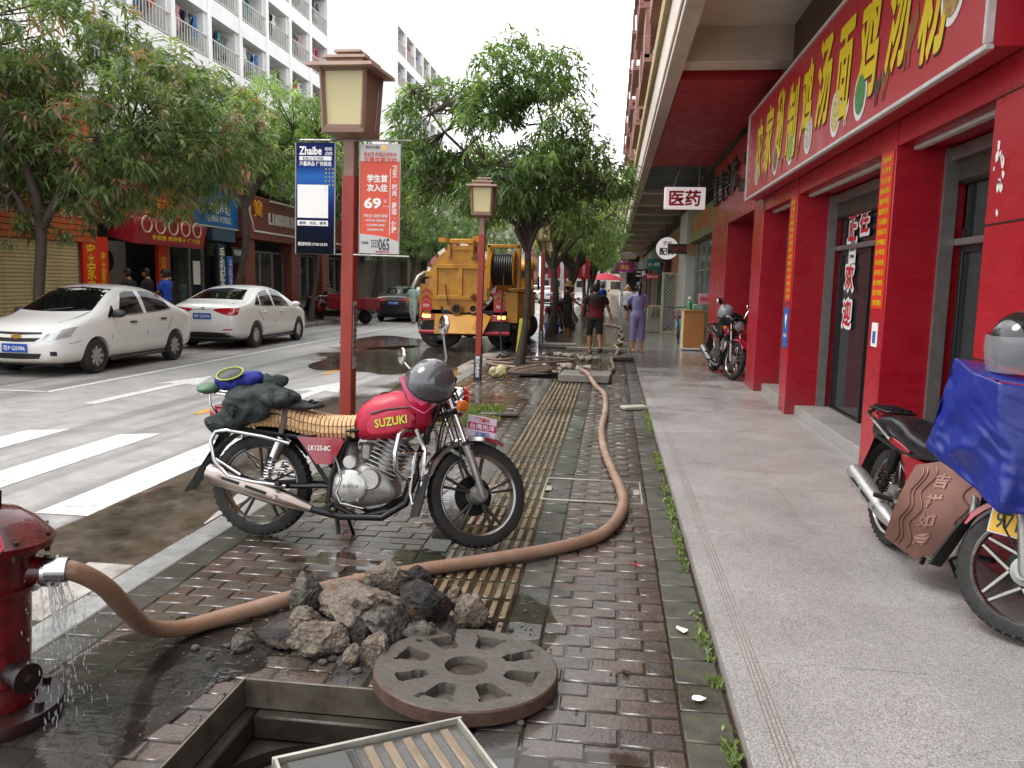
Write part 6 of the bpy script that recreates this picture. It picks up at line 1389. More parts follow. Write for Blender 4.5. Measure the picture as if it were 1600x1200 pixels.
# blue apron hung from the handlebar
apM = M('blue_oilcloth', '#14247a', .42, sc=4, var=.22, bump=.15, bsc=30, coat=.1, dirt='#1a2a60', dirtamt=.5)
ap = E('rider_apron', 'royal blue waterproof apron draped over the handlebars of the right motorcycle', 'apron', (0, 0, 0))
def cloth_grid(cols, name, mat, par, nx=64, nz=48, seed=0, amp=.015, thick=.003):
    top, bot = cols; P = []
    for i in range(nx+1):
        u = i/nx; a, c = [Vector([lerpk([(k/(len(q)-1), q[k][d]) for k in range(len(q))], u) for d in range(3)]) for q in (top, bot)]
        for j in range(nz+1):
            v = j/nz; p = a.lerp(c, v); n_ = noise.noise(V(u*4+seed, v*1.5, seed))*1.3+1.1*(.5-abs(noise.noise(V(u*4+v*1.2+seed, v*1.6, 2)))*2.4)+.35*(.5-abs(noise.noise(V(u*7-v*4, v*6, seed)))*2.4)+.06*noise.noise(V(u*30, v*25, seed)); p = p+V(-.6, -.7, 0)*amp*n_*(.3+v)+V(0, 0, -.01*math.sin(u*9)*v); P.append(p)
    b = MB(); b.add(P, [(i*(nz+1)+j, (i+1)*(nz+1)+j, (i+1)*(nz+1)+j+1, i*(nz+1)+j+1) for i in range(nx) for j in range(nz)]); o_ = b.build(name, mat, par, 0)
    o_.data.polygons.foreach_set('use_smooth', [True]*len(o_.data.polygons)); s = o_.modifiers.new('solid', 'SOLIDIFY'); s.thickness = thick; return o_
cloth_grid(([(1.63, 4.02, 1.34), (1.645, 3.86, 1.29), (1.70, 3.72, 1.26), (1.88, 3.66, 1.245), (2.12, 3.74, 1.23)], [(1.57, 4.12, .89), (1.63, 3.9, .80), (1.73, 3.66, .68), (1.9, 3.56, .70), (2.12, 3.6, .72)]), 'apron_front', apM, ap, seed=3, amp=.03)
cloth_grid(([(1.63, 4.02, 1.34), (1.85, 4.25, 1.3), (2.15, 4.4, 1.22)], [(1.645, 3.86, 1.29), (1.88, 3.66, 1.245), (2.12, 3.74, 1.23)]), 'apron_top', apM, ap, seed=5, amp=.012, nz=20)
cloth_grid(([(1.63, 4.02, 1.34), (1.72, 4.2, 1.28), (1.85, 4.3, 1.22)], [(1.57, 4.12, .89), (1.66, 4.25, .92), (1.8, 4.32, .98)]), 'apron_side', apM, ap, seed=8, amp=.02, nx=24)
def helmet(name, label, loc, rot, sc_, col, full=True, parent=None):
    o = E(name, label, 'helmet', loc, rot); o.scale = (sc_,)*3; hm = M('helmet_'+col[1:], col, .2, sc=9, var=.1, coat=.8)
    b = MB(); b.ell((0, 0, 0), (.14, .125, .135), 28, 16, z0=-.55 if full else -.12); b.build('shell', hm, o)
    if full:
        b = MB(); P = []
        for i in range(13):
            a = R(-85+i*170/12); P.append([(.152*math.cos(a)*k, .138*math.sin(a)*k, z) for z, k in ((-.1, .98), (-.05, 1.02), (0, 1.03), (.045, .98))])
        b.loft(P, closed=False); b.build('visor', glass('visor', (.3, .31, .32), .05, .55), o)
        b = MB(); b.tube([(.0, -.12, -.07), (.03, -.09, -.17), (.04, 0, -.2), (.03, .09, -.17), (0, .12, -.07)], .008, 6); b.build('chin_strap', blkP, o)
        b = MB(); b.ell((0, 0, -.03), (.12, .105, .06), 20, 8, z0=-.9, z1=.0); b.build('lining', M('red_lining', '#6a1a28', .8), o)
    else:
        b = MB(); b.loft([[(x-abs(y)*.35, y, z) for y in (-.1, -.05, 0, .05, .1)] for x, z in ((.128, -.012), (.15, -.02), (.162, -.03))], closed=False); b.build('peak', M('strap_pink', '#a3305c', .6), o)
        b = MB(); b.tube([(-.135*math.cos(a), .125*math.sin(a), -.012) for a in np.linspace(-3.1, 3.1, 30)], .008, 6); b.build('rim_trim', blkP, o)
        b = MB(); b.tube([(.0, -.12, 0), (.06, -.1, -.12), (.07, 0, -.16), (.06, .1, -.12), (0, .12, 0)], .006, 6); b.build('chin_strap', M('strap_pink', '#a3305c', .6), o)
    return o
def _frame(x, z):
    z = z.normalized(); x = (x-z*x.dot(z)).normalized(); return Matrix((x, z.cross(x), z)).transposed().to_euler()
h1 = helmet('full_face_helmet', 'black helmet with clear visor resting on the blue apron', (1.9, 3.95, 1.42), (0, R(6), R(215)), 1.15, '#1d1d1d')
txt('V-21', 0, M('badge_cream', '#b5ad7d', .4), h1, (.02, .127, .075), (-1, 0, 0), (0, -.5, .86), w=.1, h=.03, bold=.03)
helmet('half_helmet', 'grey open helmet hanging on the handlebar of the bamboo seat motorcycle', (-1.02, 4.47, 1.07), Matrix((V(-.72, -.25, -.64).normalized(), V(0, 0, 0), V(.55, -.42, .72).normalized())).to_euler() if False else _frame(V(-.72, -.3, -.6), V(.5, -.45, .74)), 1.08, '#4d4d50', False)
# motorcycles further off
m3, T3 = moto('red motorcycle with black bag and chrome guards beside the wooden desk', (1.92, 15.32, .08), R(-83), 4, 14, 1., 'cg')
b = MB(); 
for s in (-1, 1): b.prism([(.72, .3), (1.0, .26), (1.06, .5), (.98, .68), (.78, .66)], (0, s*.2, 0), (1, 0, 0), (0, 0, 1), .01)
b.build('leg_plate', M('dull_plate', '#6d665f', .35, .6), m3)
b = MB(); b.ell((.95, 0, 1.0), (.2, .22, .14), 18, 12); b.ell((.75, .05, .96), (.16, .2, .12), 16, 10); b.box((.9, -.17, .85), (.2, .1, .3), b=.04); remeshed(b, 'black_bag', M('black_nylon', '#141416', .5), m3, .02, 6)
helmet('half_helmet', 'chrome grey helmet on the bars of the motorcycle by the red pier', (1.98, 14.3, 1.22), (0, 0, R(200)), 1., '#8b8b8d', True)
for i, (x, y, rz, l) in enumerate(((-2.15, 27.3, 75, 'motorcycle parked at the kerb beside the straw hat man'), (-2.0, 28.9, 80, 'motorcycle parked behind the straw hat man'), (-3.3, 30.5, 95, 'dark motorcycle standing on the road past the truck'), (-1.3, 47, 80, 'motorcycle parked far down the brick pavement'), (-.7, 50, 85, 'farthest motorcycle parked on the brick pavement'), (-11.9, 31, 60, 'motorcycle parked before the brown clothes shop'))):
    copytree(m3, None, l, (x, y, .0 if x > -3 else (-.04 if x > -5 else .1)), (R(4), 0, R(rz)))
# ================================================================ FOREGROUND: hydrant, hose, pit, cast lid, rubble
hyR = M('hydrant_red', '#5f1013', .26, sc=9, var=.5, dirt='#120908', dirtamt=1., coat=.4, bump=.35, bsc=45); hyK = M('hydrant_black', '#1d1615', .35, sc=8, var=.3, dirt='#4a1c1a', dirtamt=.5)
hy = E('fire_hydrant', 'wet dark red fire hydrant at the left edge leaking at its hose coupling', 'hydrant', (-2.262, 2.56, 0), (R(-2), R(3), 0))
b = MB(); b.lathe([(0, .0), (.155, .0), (.155, .1), (.135, .16), (.132, .52), (.145, .56), (.15, .6), (.165, .62), (.165, .66)], (0, 0, .02), n=36); b.build('barrel', hyR, hy)
b = MB(); b.lathe([(.15, .0), (.245, .0), (.25, .03), (.245, .055), (.16, .06)], (0, 0, .005), n=36); b.build('base_flange', hyK, hy)
for k in range(6): a = k*1.047; MB().cyl((.205*math.cos(a), .205*math.sin(a), .05), (.205*math.cos(a), .205*math.sin(a), .085), .018, n=6).build('bolt', hyK, hy)
b = MB(); b.lathe([(.17, .66), (.205, .665), (.208, .69), (.195, .702), (.15, .75), (.09, .79), (.04, .8), (0, .8)], (0, 0, 0), n=36); b.build('bonnet', hyR, hy)
for k in range(8): a = k*.785+.3; MB().cyl((.19*math.cos(a), .19*math.sin(a), .64), (.19*math.cos(a), .19*math.sin(a), .712), .011, n=6).build('bolt', hyK, hy)
for z in (.15, .5): MB().lathe([(.134, -.012), (.146, -.008), (.146, .008), (.134, .012)], (0, 0, z), n=36).build('cast_band', hyR, hy)
b = MB(); b.cyl((0, 0, .79), (0, 0, .86), .03, n=5); b.build('stem_nut', hyK, hy)
b = MB(); b.cyl((0, 0, .56), (.17, .06, .56), .052, n=24); b.build('outlet', hyR, hy); b = MB(); b.lathe([(.05, 0), (.06, .0), (.06, .018), (.054, .022), (.054, .03), (.06, .034), (.06, .05), (.04, .055)], (.168, .06, .56), (.94, .34, 0), 24); b.build('coupling', chrome, hy)
b = MB(); b.cyl((.1, -.03, .2), (.185, -.055, .2), .045, n=20); b.cyl((.185, -.055, .2), (.205, -.061, .2), .055, n=20); b.cyl((.205, -.061, .2), (.225, -.067, .2), .02, n=5); b.build('lower_cap', hyK, hy)
wx = (V(-2.18, 2.52, .87)-V(-2.04, 2.41, .735)).normalized(); wz = V(.75, -.5, .42); wz = (wz-wx*wx.dot(wz)).normalized()
wr = E('hydrant_wrench', 'crimson hydrant wrench lying across the hydrant top', 'wrench', (-2.122, 2.455, .785), Matrix((wx, wz.cross(wx), wz)).transposed().to_euler()); b = MB()
b.prism([(-.13, -.018), (.1, -.024), (.13, -.035), (.16, -.03), (.165, -.012), (.14, -.008), (.14, .008), (.165, .012), (.16, .03), (.13, .035), (.1, .024), (-.13, .018), (-.15, 0)], (0, 0, 0), (1, 0, 0), (0, 1, 0), .016); b.build('wrench_body', M('wrench_red', '#9a1d33', .4, sc=9, dirt='#5a1a22'), wr); b = MB(); b.box((-.02, 0, .017), (.2, .02, .004), b=.001); b.build('wrench_rib', M('wrench_red2', '#b02a44', .4), wr)
def spline(pts, n=14):
    P = [Vector(p) for p in pts]; out = []
    for i in range(len(P)-1):
        p0, p1, p2, p3 = P[max(i-1, 0)], P[i], P[i+1], P[min(i+2, len(P)-1)]
        for k in range(n):
            t = k/n; out.append(.5*((2*p1)+(p2-p0)*t+(2*p0-5*p1+4*p2-p3)*t*t+(3*p1-p0-3*p2+p3)*t**3))
    return out+[P[-1]]
def hose_mat():
    m, t, p, o = base('canvas_hose'); v = coords(t, 'World')
    c = ramp(t, noisen(t, v, 4, 6, .65), [(.3, rgb('#856a56')), (.55, rgb('#a08877')), (.8, rgb('#b3a294'))]); sp = N(t, 'SeparateXYZ'); t.links.new(v, sp.inputs[0])
    c = mixc(t, ramp(t, math_(t, 'MULTIPLY', sp.outputs[1], .1), [(.3, .75), (.9, 0)]), c, rgb('#7d5a44')); c = mixc(t, 1., c, ramp(t, noisen(t, v, 90, 2), [(.3, .82), (.7, 1.1)]), 'MULTIPLY')
    t.links.new(c, p.inputs['Base Color']); t.links.new(ramp(t, noisen(t, v, 7, 4), [(.35, .25), (.65, .6)]), p.inputs['Roughness']); bumpn(t, p, noisen(t, v, 150, 2), .25, .002); return m
hs_ = E('fire_hose', 'long tan canvas hose snaking from the hydrant along the pavement', 'hose', (0, 0, 0)); b = MB()
HP = spline([(-2.04, 2.62, .56), (-1.96, 2.66, .545), (-1.91, 2.76, .45), (-1.92, 2.92, .28), (-1.95, 3.1, .13), (-1.90, 3.27, .055), (-1.80, 3.42, .043), (-1.62, 3.64, .042), (-1.38, 3.93, .042), (-1.05, 4.2, .042), (-.66, 4.45, .046), (-.32, 4.71, .042), (-.04, 5.02, .041), (.1, 5.48, .041), (.14, 6.05, .041), (.06, 6.9, .041), (-.02, 7.8, .041), (-.06, 8.9, .041), (-.03, 10.3, .041), (-.06, 11.8, .041), (-.2, 12.7, .045), (-.36, 13.35, .17), (-.48, 13.75, .18), (-.46, 14.2, .16), (-.25, 14.5, .06), (-.05, 14.75, .045), (.08, 15.6, .045), (.04, 17.4, .045), (.14, 18.6, .045), (.2, 20.3, .045), (.12, 21.5, .045), (.3, 22.5, .045), (.24, 23.6, .045), (.38, 25.2, .045), (.28, 27.4, .045), (.38, 30, .045), (.0, 32.3, .045), (-.6, 33, .045)])
b.tube(HP, [.04*(1+.05*noise.noise(p*6)) for p in HP], 16, flat=.93); b.build('hose_body', hose_mat(), hs_, 60)
b = MB(); b.lathe([(.042, 0), (.048, 0), (.048, .07), (.042, .07)], HP[0], HP[3]-HP[0], 20); b.build('hose_clamp', chrome, hs_)
thin = E('spare_hose', 'thin tan hose looping from the truck across the wet paving', 'hose'); b = MB()
b.tube(spline([(-2.7, 17.2, .03), (-2.3, 16.6, .04), (-1.6, 17.4, .04), (-.8, 17.2, .04), (-1.0, 16.6, .04), (-1.9, 15.9, .05), (-2.5, 16.1, .04), (-2.2, 15.5, .04), (-1.3, 14.9, .04), (-.95, 14.5, .05)]), .024, 8); b.build('hose_body', MATS['canvas_hose'], thin)
thk = E('black_hose', 'thin black hose coiled around the tree foot by the open manhole', 'hose'); b = MB()
b.tube(spline([(-2.5, 18.2, .02), (-2.4, 16, .02), (-2.2, 14.8, .02), (-1.6, 14.2, .03), (-1.25, 14.9, .03), (-1.5, 15.6, .03), (-2.0, 15.5, .02), (-1.9, 14.4, .02), (-1.2, 13.85, .08), (-.9, 14.0, .08), (-.75, 14.6, .04)]), .014, 7); b.build('hose_body', M('black_hose', '#1b1b1c', .4), thk)
# water leaking from the coupling
spM = glass('water_drop', (.55, .58, .6), .03, .45); b = MB(); rr = random.Random(2)
for i in range(420):
    t = rr.random(); a = rr.gauss(0, .5); d = rr.gauss(0, .045)*(.6+t)
    c = V(-2.03+d+t*.06, 2.62+rr.gauss(0, .05)*(.4+t), .55-.54*t*t-.01); L = .004+.02*t*rr.random()
    b.ell(c, (.0019, .0019, L*.8), 6, 4)
for i in range(12):
    x, y = -2.03+rr.gauss(0, .025), 2.62+rr.gauss(0, .03); z = .52; P = [V(x+.03*k*rr.random()*.5, y-.005*k, z-.035*k*(1+.12*k)) for k in range(5)]; b.tube(P, [.002, .004, .003, .002, .001], 6)
b.build('water_spray', spM, None, kind='stuff', label='thin water spray falling from the leaking hydrant coupling', cat='water')
# ---- open inspection pit
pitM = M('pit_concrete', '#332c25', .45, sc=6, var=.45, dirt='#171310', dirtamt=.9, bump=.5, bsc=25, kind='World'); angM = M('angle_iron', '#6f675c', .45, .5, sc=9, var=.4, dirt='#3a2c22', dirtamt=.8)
pit = E('inspection_pit', 'open square inspection pit with steel rim in front of the cast lid', 'manhole', (0, 0, 0)); x0, x1, y0, y1 = PITS[0]
b = MB()
for a, c in (((x0, y0, 0), (x0, y1, 0)), ((x0, y1, 0), (x1, y1, 0)), ((x1, y1, 0), (x1, y0, 0))):
    a, c = Vector(a), Vector(c); d = (c-a).normalized(); n_ = V(-d.y, d.x, 0); 
    b.bar(a-V(0, 0, .055), c-V(0, 0, .055), .012, .125, b=.002)
b.build('steel_rim', angM, pit)
def ring_sq(z0, z1, cx, cy, r, X0, X1, Y0, Y1, n=48):
    b = MB(); P = []
    for i in range(n):
        a = 2*math.pi*i/n; c, s = math.cos(a), math.sin(a); k = min((X1-cx)/c if c > 1e-6 else ((X0-cx)/c if c < -1e-6 else 9), (Y1-cy)/s if s > 1e-6 else ((Y0-cy)/s if s < -1e-6 else 9))
        P += [(cx+c*k, cy+s*k, z0), (cx+c*r, cy+s*r, z0), (cx+c*r, cy+s*r, z1)]
    b.add(P, [(3*i+j, 3*((i+1) % n)+j, 3*((i+1) % n)+j+1, 3*i+j+1) for i in range(n) for j in (0, 1)]); return b
b = MB(); 
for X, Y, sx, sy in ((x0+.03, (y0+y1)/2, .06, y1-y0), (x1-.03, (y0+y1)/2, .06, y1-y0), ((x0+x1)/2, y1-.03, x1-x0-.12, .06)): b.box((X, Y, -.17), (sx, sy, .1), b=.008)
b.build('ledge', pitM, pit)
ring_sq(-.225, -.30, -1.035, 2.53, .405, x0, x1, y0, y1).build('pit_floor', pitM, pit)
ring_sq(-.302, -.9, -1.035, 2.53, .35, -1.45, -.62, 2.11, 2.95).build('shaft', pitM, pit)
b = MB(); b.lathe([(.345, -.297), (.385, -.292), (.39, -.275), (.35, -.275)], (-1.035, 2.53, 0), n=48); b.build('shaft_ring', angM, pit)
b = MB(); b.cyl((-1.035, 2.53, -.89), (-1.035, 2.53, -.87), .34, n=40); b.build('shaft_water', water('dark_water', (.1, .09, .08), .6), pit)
# ---- cast lid: pockets and central well are real recesses
castM = M('cast_concrete', '#4f4942', .42, sc=9, var=.25, dirt='#3a3029', dirtamt=.6, bump=.5, bsc=60); rustE = M('rusty_edge', '#4f3a30', .6, sc=12, var=.4, bump=.4)
lid = E('manhole_lid', 'heavy round cast manhole lid with pockets lying on the wet bricks', 'manhole lid', (-.545, 3.1, .036), (R(-1.5), R(1.2), R(10)))
RL = .375; nr, na = 46, 200; P = []
def lid_h(r, a):
    q = r/RL
    if q < .235: return .034
    for k in range(8):
        c = (k+.5)*math.pi/4; da = (a-c+math.pi) % (2*math.pi)-math.pi; u, v = q*math.cos(da)-.62, q*math.sin(da)
        w = .11+.05*max(0, u+.05)/.2 if k % 4 else .085
        if -.16 < u < .17 and abs(v) < w*math.sqrt(max(0, 1-(max(0, -u-.02)/.16)**2)): return .04 if k % 4 else .05
    return 0
for i in range(nr+1):
    r = RL*i/nr
    for j in range(na): a = 2*math.pi*j/na; P.append((r*math.cos(a), r*math.sin(a), .036-lid_h(r, a)+.0015*noise.noise(V(r*30*math.cos(a), r*30*math.sin(a), 1))))
b = MB(); b.add(P, [(i*na+j, i*na+(j+1) % na, (i+1)*na+(j+1) % na, (i+1)*na+j) for i in range(nr) for j in range(na)]); b.build('lid_face', castM, lid, 30)
b = MB(); b.lathe([(RL, .036), (RL+.006, .03), (RL+.008, -.02), (RL-.012, -.036), (0, -.036)], n=72); b.build('lid_edge', rustE, lid)
b = MB(); b.lathe([(0, .006), (RL*.233, .006)], n=40); o_ = b.build('well_water', wC, lid)
if o_.data.polygons[0].normal.z < 0: o_.data.flip_normals()
for a in (.5, 2.3, 4.1): MB().box((RL*.84*math.cos(a), RL*.84*math.sin(a), .0365), (.03, .018, .003), (0, 0, a)).build('lift_slot', blkM, lid)
# ---- lifted cover tray with tactile infill
tr = E('cover_tray', 'steel framed cover tray with tactile ribs leaning across the pit', 'manhole cover', (-.49, 2.64, .075), (R(2), R(2), R(34.5)))
b = MB()
for c, d in (((-.32, -.005, 0), (.66, .012, .075)), ((-.32, -.625, 0), (.66, .012, .075)), ((-.005, -.315, 0), (.012, .61, .075)), ((-.64, -.315, 0), (.012, .61, .075))): b.box(c, d, b=.002)
b.build('tray_rim', M('galvanised', '#b5b0a6', .4, .6, sc=8, dirt='#7d756a'), tr)
b = MB(); b.box((-.32, -.315, -.01), (.62, .6, .05)); b.build('tray_fill', greyT, tr)
for q in range(2):
    for i in range(6): MB().box((-.07-i*.068 if q == 0 else -.07-i*.068, -.155-q*.31, .017), (.036, .25, .014), b=.006).build('tactile_rib', M('tray_rib', '#7d6c5a', .45, sc=14, var=.25, dirt='#4d443a'), tr)
b = MB(); b.box((-.5, -.315, .019), (.22, .58, .01), b=.004); b.build('slate_infill', M('slate_tile', '#4a4a48', .35, sc=9, var=.2), tr)
# ---- rubble heap
def rockmat(n_, a, c, t0=.45):
    m, t, p, o = base(n_); v = coords(t, 'Object'); oi = N(t, 'ObjectInfo'); ad = N(t, 'VectorMath', operation='ADD'); t.links.new(v, ad.inputs[0]); t.links.new(oi.outputs['Location'], ad.inputs[1]); v = ad.outputs[0]
    c1 = ramp(t, noisen(t, v, 45, 6, .75), [(.3, scl(rgb(a), .55)), (.5, rgb(a)), (.72, scl(rgb(a), 1.5))]); c1 = mixc(t, ramp(t, noisen(t, v, 10, 6, .7), [(t0, 0), (t0+.14, .95)]), c1, rgb(c))
    c1 = mixc(t, ramp(t, noisen(t, v, 6, 4), [(.58, 0), (.7, .5)]), c1, rgb('#7a5a38')); t.links.new(c1, p.inputs['Base Color']); t.links.new(ramp(t, noisen(t, v, 12, 5), [(.35, .35), (.65, .85)]), p.inputs['Roughness'])
    vo = N(t, 'TexVoronoi'); vo.inputs['Scale'].default_value = 60; t.links.new(v, vo.inputs['Vector']); bumpn(t, p, math_(t, 'ADD', math_(t, 'MULTIPLY', noisen(t, v, 38, 6, .8), 2.), vo.outputs['Distance']), 1., .012); return m
rkA, rkB, rkC = rockmat('rubble_tan', '#85786a', '#3a332c', .52), rockmat('rubble_grey', '#6b655d', '#2a2622', .47), rockmat('rubble_dark', '#34302d', '#191716', .45)
def rock(label, c, r, mat, seed, sub=5):
    bm = bmesh.new(); bmesh.ops.create_icosphere(bm, subdivisions=sub, radius=1); rr = random.Random(seed); Q = Euler((rr.uniform(0, 6), rr.uniform(0, 6), rr.uniform(0, 6))).to_matrix(); o3 = V(seed*1.7, seed*.9, 0)
    pls = [(V(rr.gauss(0, 1), rr.gauss(0, 1), rr.gauss(0, .8)).normalized(), rr.uniform(.62, .9)) for _ in range(11)]
    for v in bm.verts:
        p = v.co.copy(); q = p+o3; k = 1+.36*noise.noise(p*1.1+o3)+.22*noise.noise(p*2.3+o3)
        p2 = p*k
        for n_, d_ in pls:
            e_ = p2.dot(n_)-d_
            if e_ > 0: p2 -= n_*e_*.88
        k = 1+.1*(.5-abs(noise.noise(p*2.8+o3))*1.8)+.09*noise.noise(p*4.5+o3)+.07*(.5-abs(noise.noise(p*8+o3))*1.8)+.045*noise.noise(p*15+o3)+.025*noise.noise(p*33+o3); p = p2*1.12
        p = p*k; v.co = V(p.x*r[0], p.y*r[1], p.z*r[2])
    z = min(v.co.z for v in bm.verts)
    me = bpy.data.meshes.new('rubble_stone'); bm.to_mesh(me); bm.free(); me.polygons.foreach_set('use_smooth', [True]*len(me.polygons)); me.set_sharp_from_angle(angle=R(60)); me.materials.append(mat)
    return put('rubble_stone', me, None, c, (0, 0, rr.uniform(0, 6)), label=label, cat='stone', group='rubble heap by the cast lid')
RK = [('large tan lump at the middle of the rubble heap', (-1.16, 3.52, .12), (.22, .15, .125), rkA), ('grey stone standing at the left top of the heap', (-1.41, 3.55, .13), (.085, .08, .1), rkB), ('pale stone on the crest of the rubble heap', (-1.06, 3.66, .2), (.1, .07, .07), rkA), ('long ochre stone lying at the front left of the heap', (-1.22, 3.24, .06), (.14, .07, .065), rkA),
    ('round tan stone at the foot of the heap near the lid', (-.96, 3.2, .06), (.075, .06, .075), rkA), ('black clod on the right half of the heap', (-.83, 3.56, .12), (.13, .1, .1), rkC), ('pinkish round stone at the right end of the heap', (-.61, 3.62, .08), (.085, .08, .08), rkA), ('flat dark slab of dirt at the left foot', (-1.45, 3.32, .025), (.13, .07, .03), rkC), ('small white topped clod furthest left', (-1.58, 3.22, .025), (.045, .04, .035), rkB),
    ('small tan pebble stone in front of the heap', (-1.06, 3.18, .03), (.05, .04, .04), rkA), ('dark lump behind the crest of the heap', (-.98, 3.78, .1), (.12, .1, .1), rkC), ('grey lump under the pale crest stone', (-.98, 3.42, .1), (.12, .1, .1), rkB), ('brown stone between lid and black clod', (-.8, 3.4, .05), (.075, .06, .055), rkB), ('small dark stone near the tactile strip', (-.68, 3.45, .04), (.06, .05, .045), rkC), ('long pale chip behind the right end of the heap', (-.72, 3.76, .08), (.07, .035, .05), rkA), ('tan stone at the left shoulder of the heap', (-1.36, 3.42, .06), (.085, .07, .07), rkA), ('dark clod low in the middle of the heap', (-1.06, 3.34, .05), (.09, .07, .06), rkC)]
for i, (l, c, r_, m_) in enumerate(RK): rock(l, c, r_, m_, 11+i*3)
b = MB(); n_ = 40
for i in range(n_+1):
    for j in range(n_+1):
        u, v = i/n_*2-1, j/n_*2-1; d = math.hypot(u, v); x, y = -1.08+u*.55, 3.5+v*.33
        z = .09*max(0, 1-d*d)**1.3*(1+.7*noise.noise(V(x*9, y*9, 0)))+.018*noise.noise(V(x*30, y*30, 0))*max(0, 1-d)+.01*noise.noise(V(x*14, y*14, 3)); b.v.append((x, y, z if d < 1 else -.02))
b.f = [(i*(n_+1)+j, (i+1)*(n_+1)+j, (i+1)*(n_+1)+j+1, i*(n_+1)+j+1) for i in range(n_) for j in range(n_)]; b.m = [0]*len(b.f)
b.build('spoil_mud', M('wet_spoil', '#2f2821', .4, sc=22, var=.6, bump=1., bsc=80, rvar=.3, kind='World'), None, kind='stuff', label='dark wet mud under and between the rubble stones', cat='mud')
b = MB(); rr = random.Random(9)
for i in range(620):
    a = rr.gauss(-1.1, .42); y = rr.gauss(3.4, .28); s = rr.uniform(.002, .009)*(2.6 if rr.random() < .12 else 1)
    if x0 < a < x1 and y < y1+.03: continue
    b.ell((a, y, .004+s*.3), (s, s*rr.uniform(.6, 1.2), s*.6), 6, 4)
b.build('grit', rkB, None, kind='stuff', label='scattered grit and crumbs of earth around the rubble heap', cat='grit')
# ---- recessed access cover in the paving
ac = E('access_cover', 'thin pale steel outline of a recessed cover set in the bricks', 'manhole cover'); b = MB()
for c, d in (((-.1, 5.98, .004), (.78, .012, .012)), ((-.1, 6.66, .004), (.78, .012, .012)), ((-.485, 6.32, .004), (.012, .67, .012)), ((.285, 6.32, .004), (.012, .67, .012))): b.box(c, d, b=.002)
b.build('cover_outline', M('worn_steel', '#b0aca2', .45, .5, sc=12, dirt='#6d675c'), ac)
for x in (-.45, .25): MB().box((x, 6.32, .006), (.05, .14, .008), b=.002).build('lift_key', MATS['worn_steel'], ac)
# ---- second working place further up: pit, lid, slabs, bag, debris
p2 = E('far_inspection_pit', 'open dark pit beside the big tree with its round lid leaning at the edge', 'manhole'); a0, a1, c0, c1_ = PITS[1]
b = MB()
for c, d in ((((a0+a1)/2, c1_, -.2), (a1-a0, .04, .39)), ((a0, (c0+c1_)/2, -.2), (.04, c1_-c0, .39)), ((a1, (c0+c1_)/2, -.2), (.04, c1_-c0, .39)), (((a0+a1)/2, (c0+c1_)/2, -.4), (a1-a0, c1_-c0, .03))): b.box(c, d)
b.build('pit_wall', pitM, p2)
l2 = E('round_cover', 'dark round cover lying beyond the far pit by the tree', 'manhole lid', (-1.45, 14.75, .045), (R(5), R(-4), 0)); MB().lathe([(0, .035), (.4, .035), (.42, .02), (.42, -.02), (.4, -.035), (0, -.035)], n=40).build('cover_disc', rustE, l2)
def slab(label, c, d, rz, m_=None):
    o_ = MB().box((0, 0, 0), d, b=.012).build('concrete_slab', m_ or M('wet_slab', '#7b756d', .45, sc=5, var=.2, dirt='#4d473f', bump=.3, kind='World'), None, loc=c, rot=(0, 0, rz), label=label, cat='slab'); return o_
slab('grey concrete slab with the hose lying over it', (-.4, 13.75, .075), (.86, .75, .13), R(-4)); slab('wet slab propped beside the far puddle', (-1.35, 20.8, .06), (.95, .5, .1), R(3)); slab('low dark slab behind the walking man', (-.35, 19.9, .05), (1.5, .18, .09), R(-2)); slab('thin flat stone lying by the granite step', (.34, 10.7, .03), (.34, .16, .05), R(25), M('pale_stone', '#a8a498', .6, sc=8)); slab('dark flat board on the brick edge of the tree pit', (-1.35, 9.75, .025), (.5, .16, .04), R(4), M('dark_board', '#4b4640', .5)); slab('dark slab by the step near the woman', (.28, 17.8, .05), (.42, .5, .08), R(10), MATS['dark_board'])
bg_ = E('rubbish_bag', 'yellow and white plastic bag dumped beside the far pit', 'bag', (-1.93, 13.75, .0)); b = MB(); b.ell((0, 0, .09), (.17, .12, .1), 20, 12); b.ell((.06, .02, .13), (.1, .09, .1), 16, 10); b.ell((-.06, -.03, .12), (.09, .08, .08), 16, 10); o_ = remeshed(b, 'bag_body', M('bag_print', '#b9b48a', .35, sc=14, var=.5, dirt='#c8b41e', dirtamt=.9, bump=.6, bsc=18), bg_, .015, 2)
for v in o_.data.vertices: v.co += v.normal*.02*noise.noise(v.co*16)
for i, (x, y, l) in enumerate(((-.72, 15.4, 'heap of white foam and rags at the far pit'), (-.45, 17.2, 'small heap of pale rags behind the puddle'), (-1.0, 17.9, 'crumpled white paper on the wet paving'))):
    b = MB(); rr = random.Random(i)
    for k in range(9): b.ell((rr.gauss(0, .13), rr.gauss(0, .1), .05+.03*rr.random()), (.08*rr.random()+.03, .07, .05), 10, 8)
    q = E('debris_heap', l, 'debris', (x, y, 0)); o_ = remeshed(b, 'debris_lump', M('pale_rag', '#b3aa9a', .7, sc=10, var=.3), q, .018, 1)
    for v in o_.data.vertices: v.co += v.normal*.025*noise.noise(v.co*22)
st_ = MB().bar((-1.7, 14.2, .1), (-1.25, 14.75, .16), .03, .03).build('wooden_pole', M('pole_wood', '#9a8a72', .7), None, label='short pale stick lying across the round cover', cat='stick')
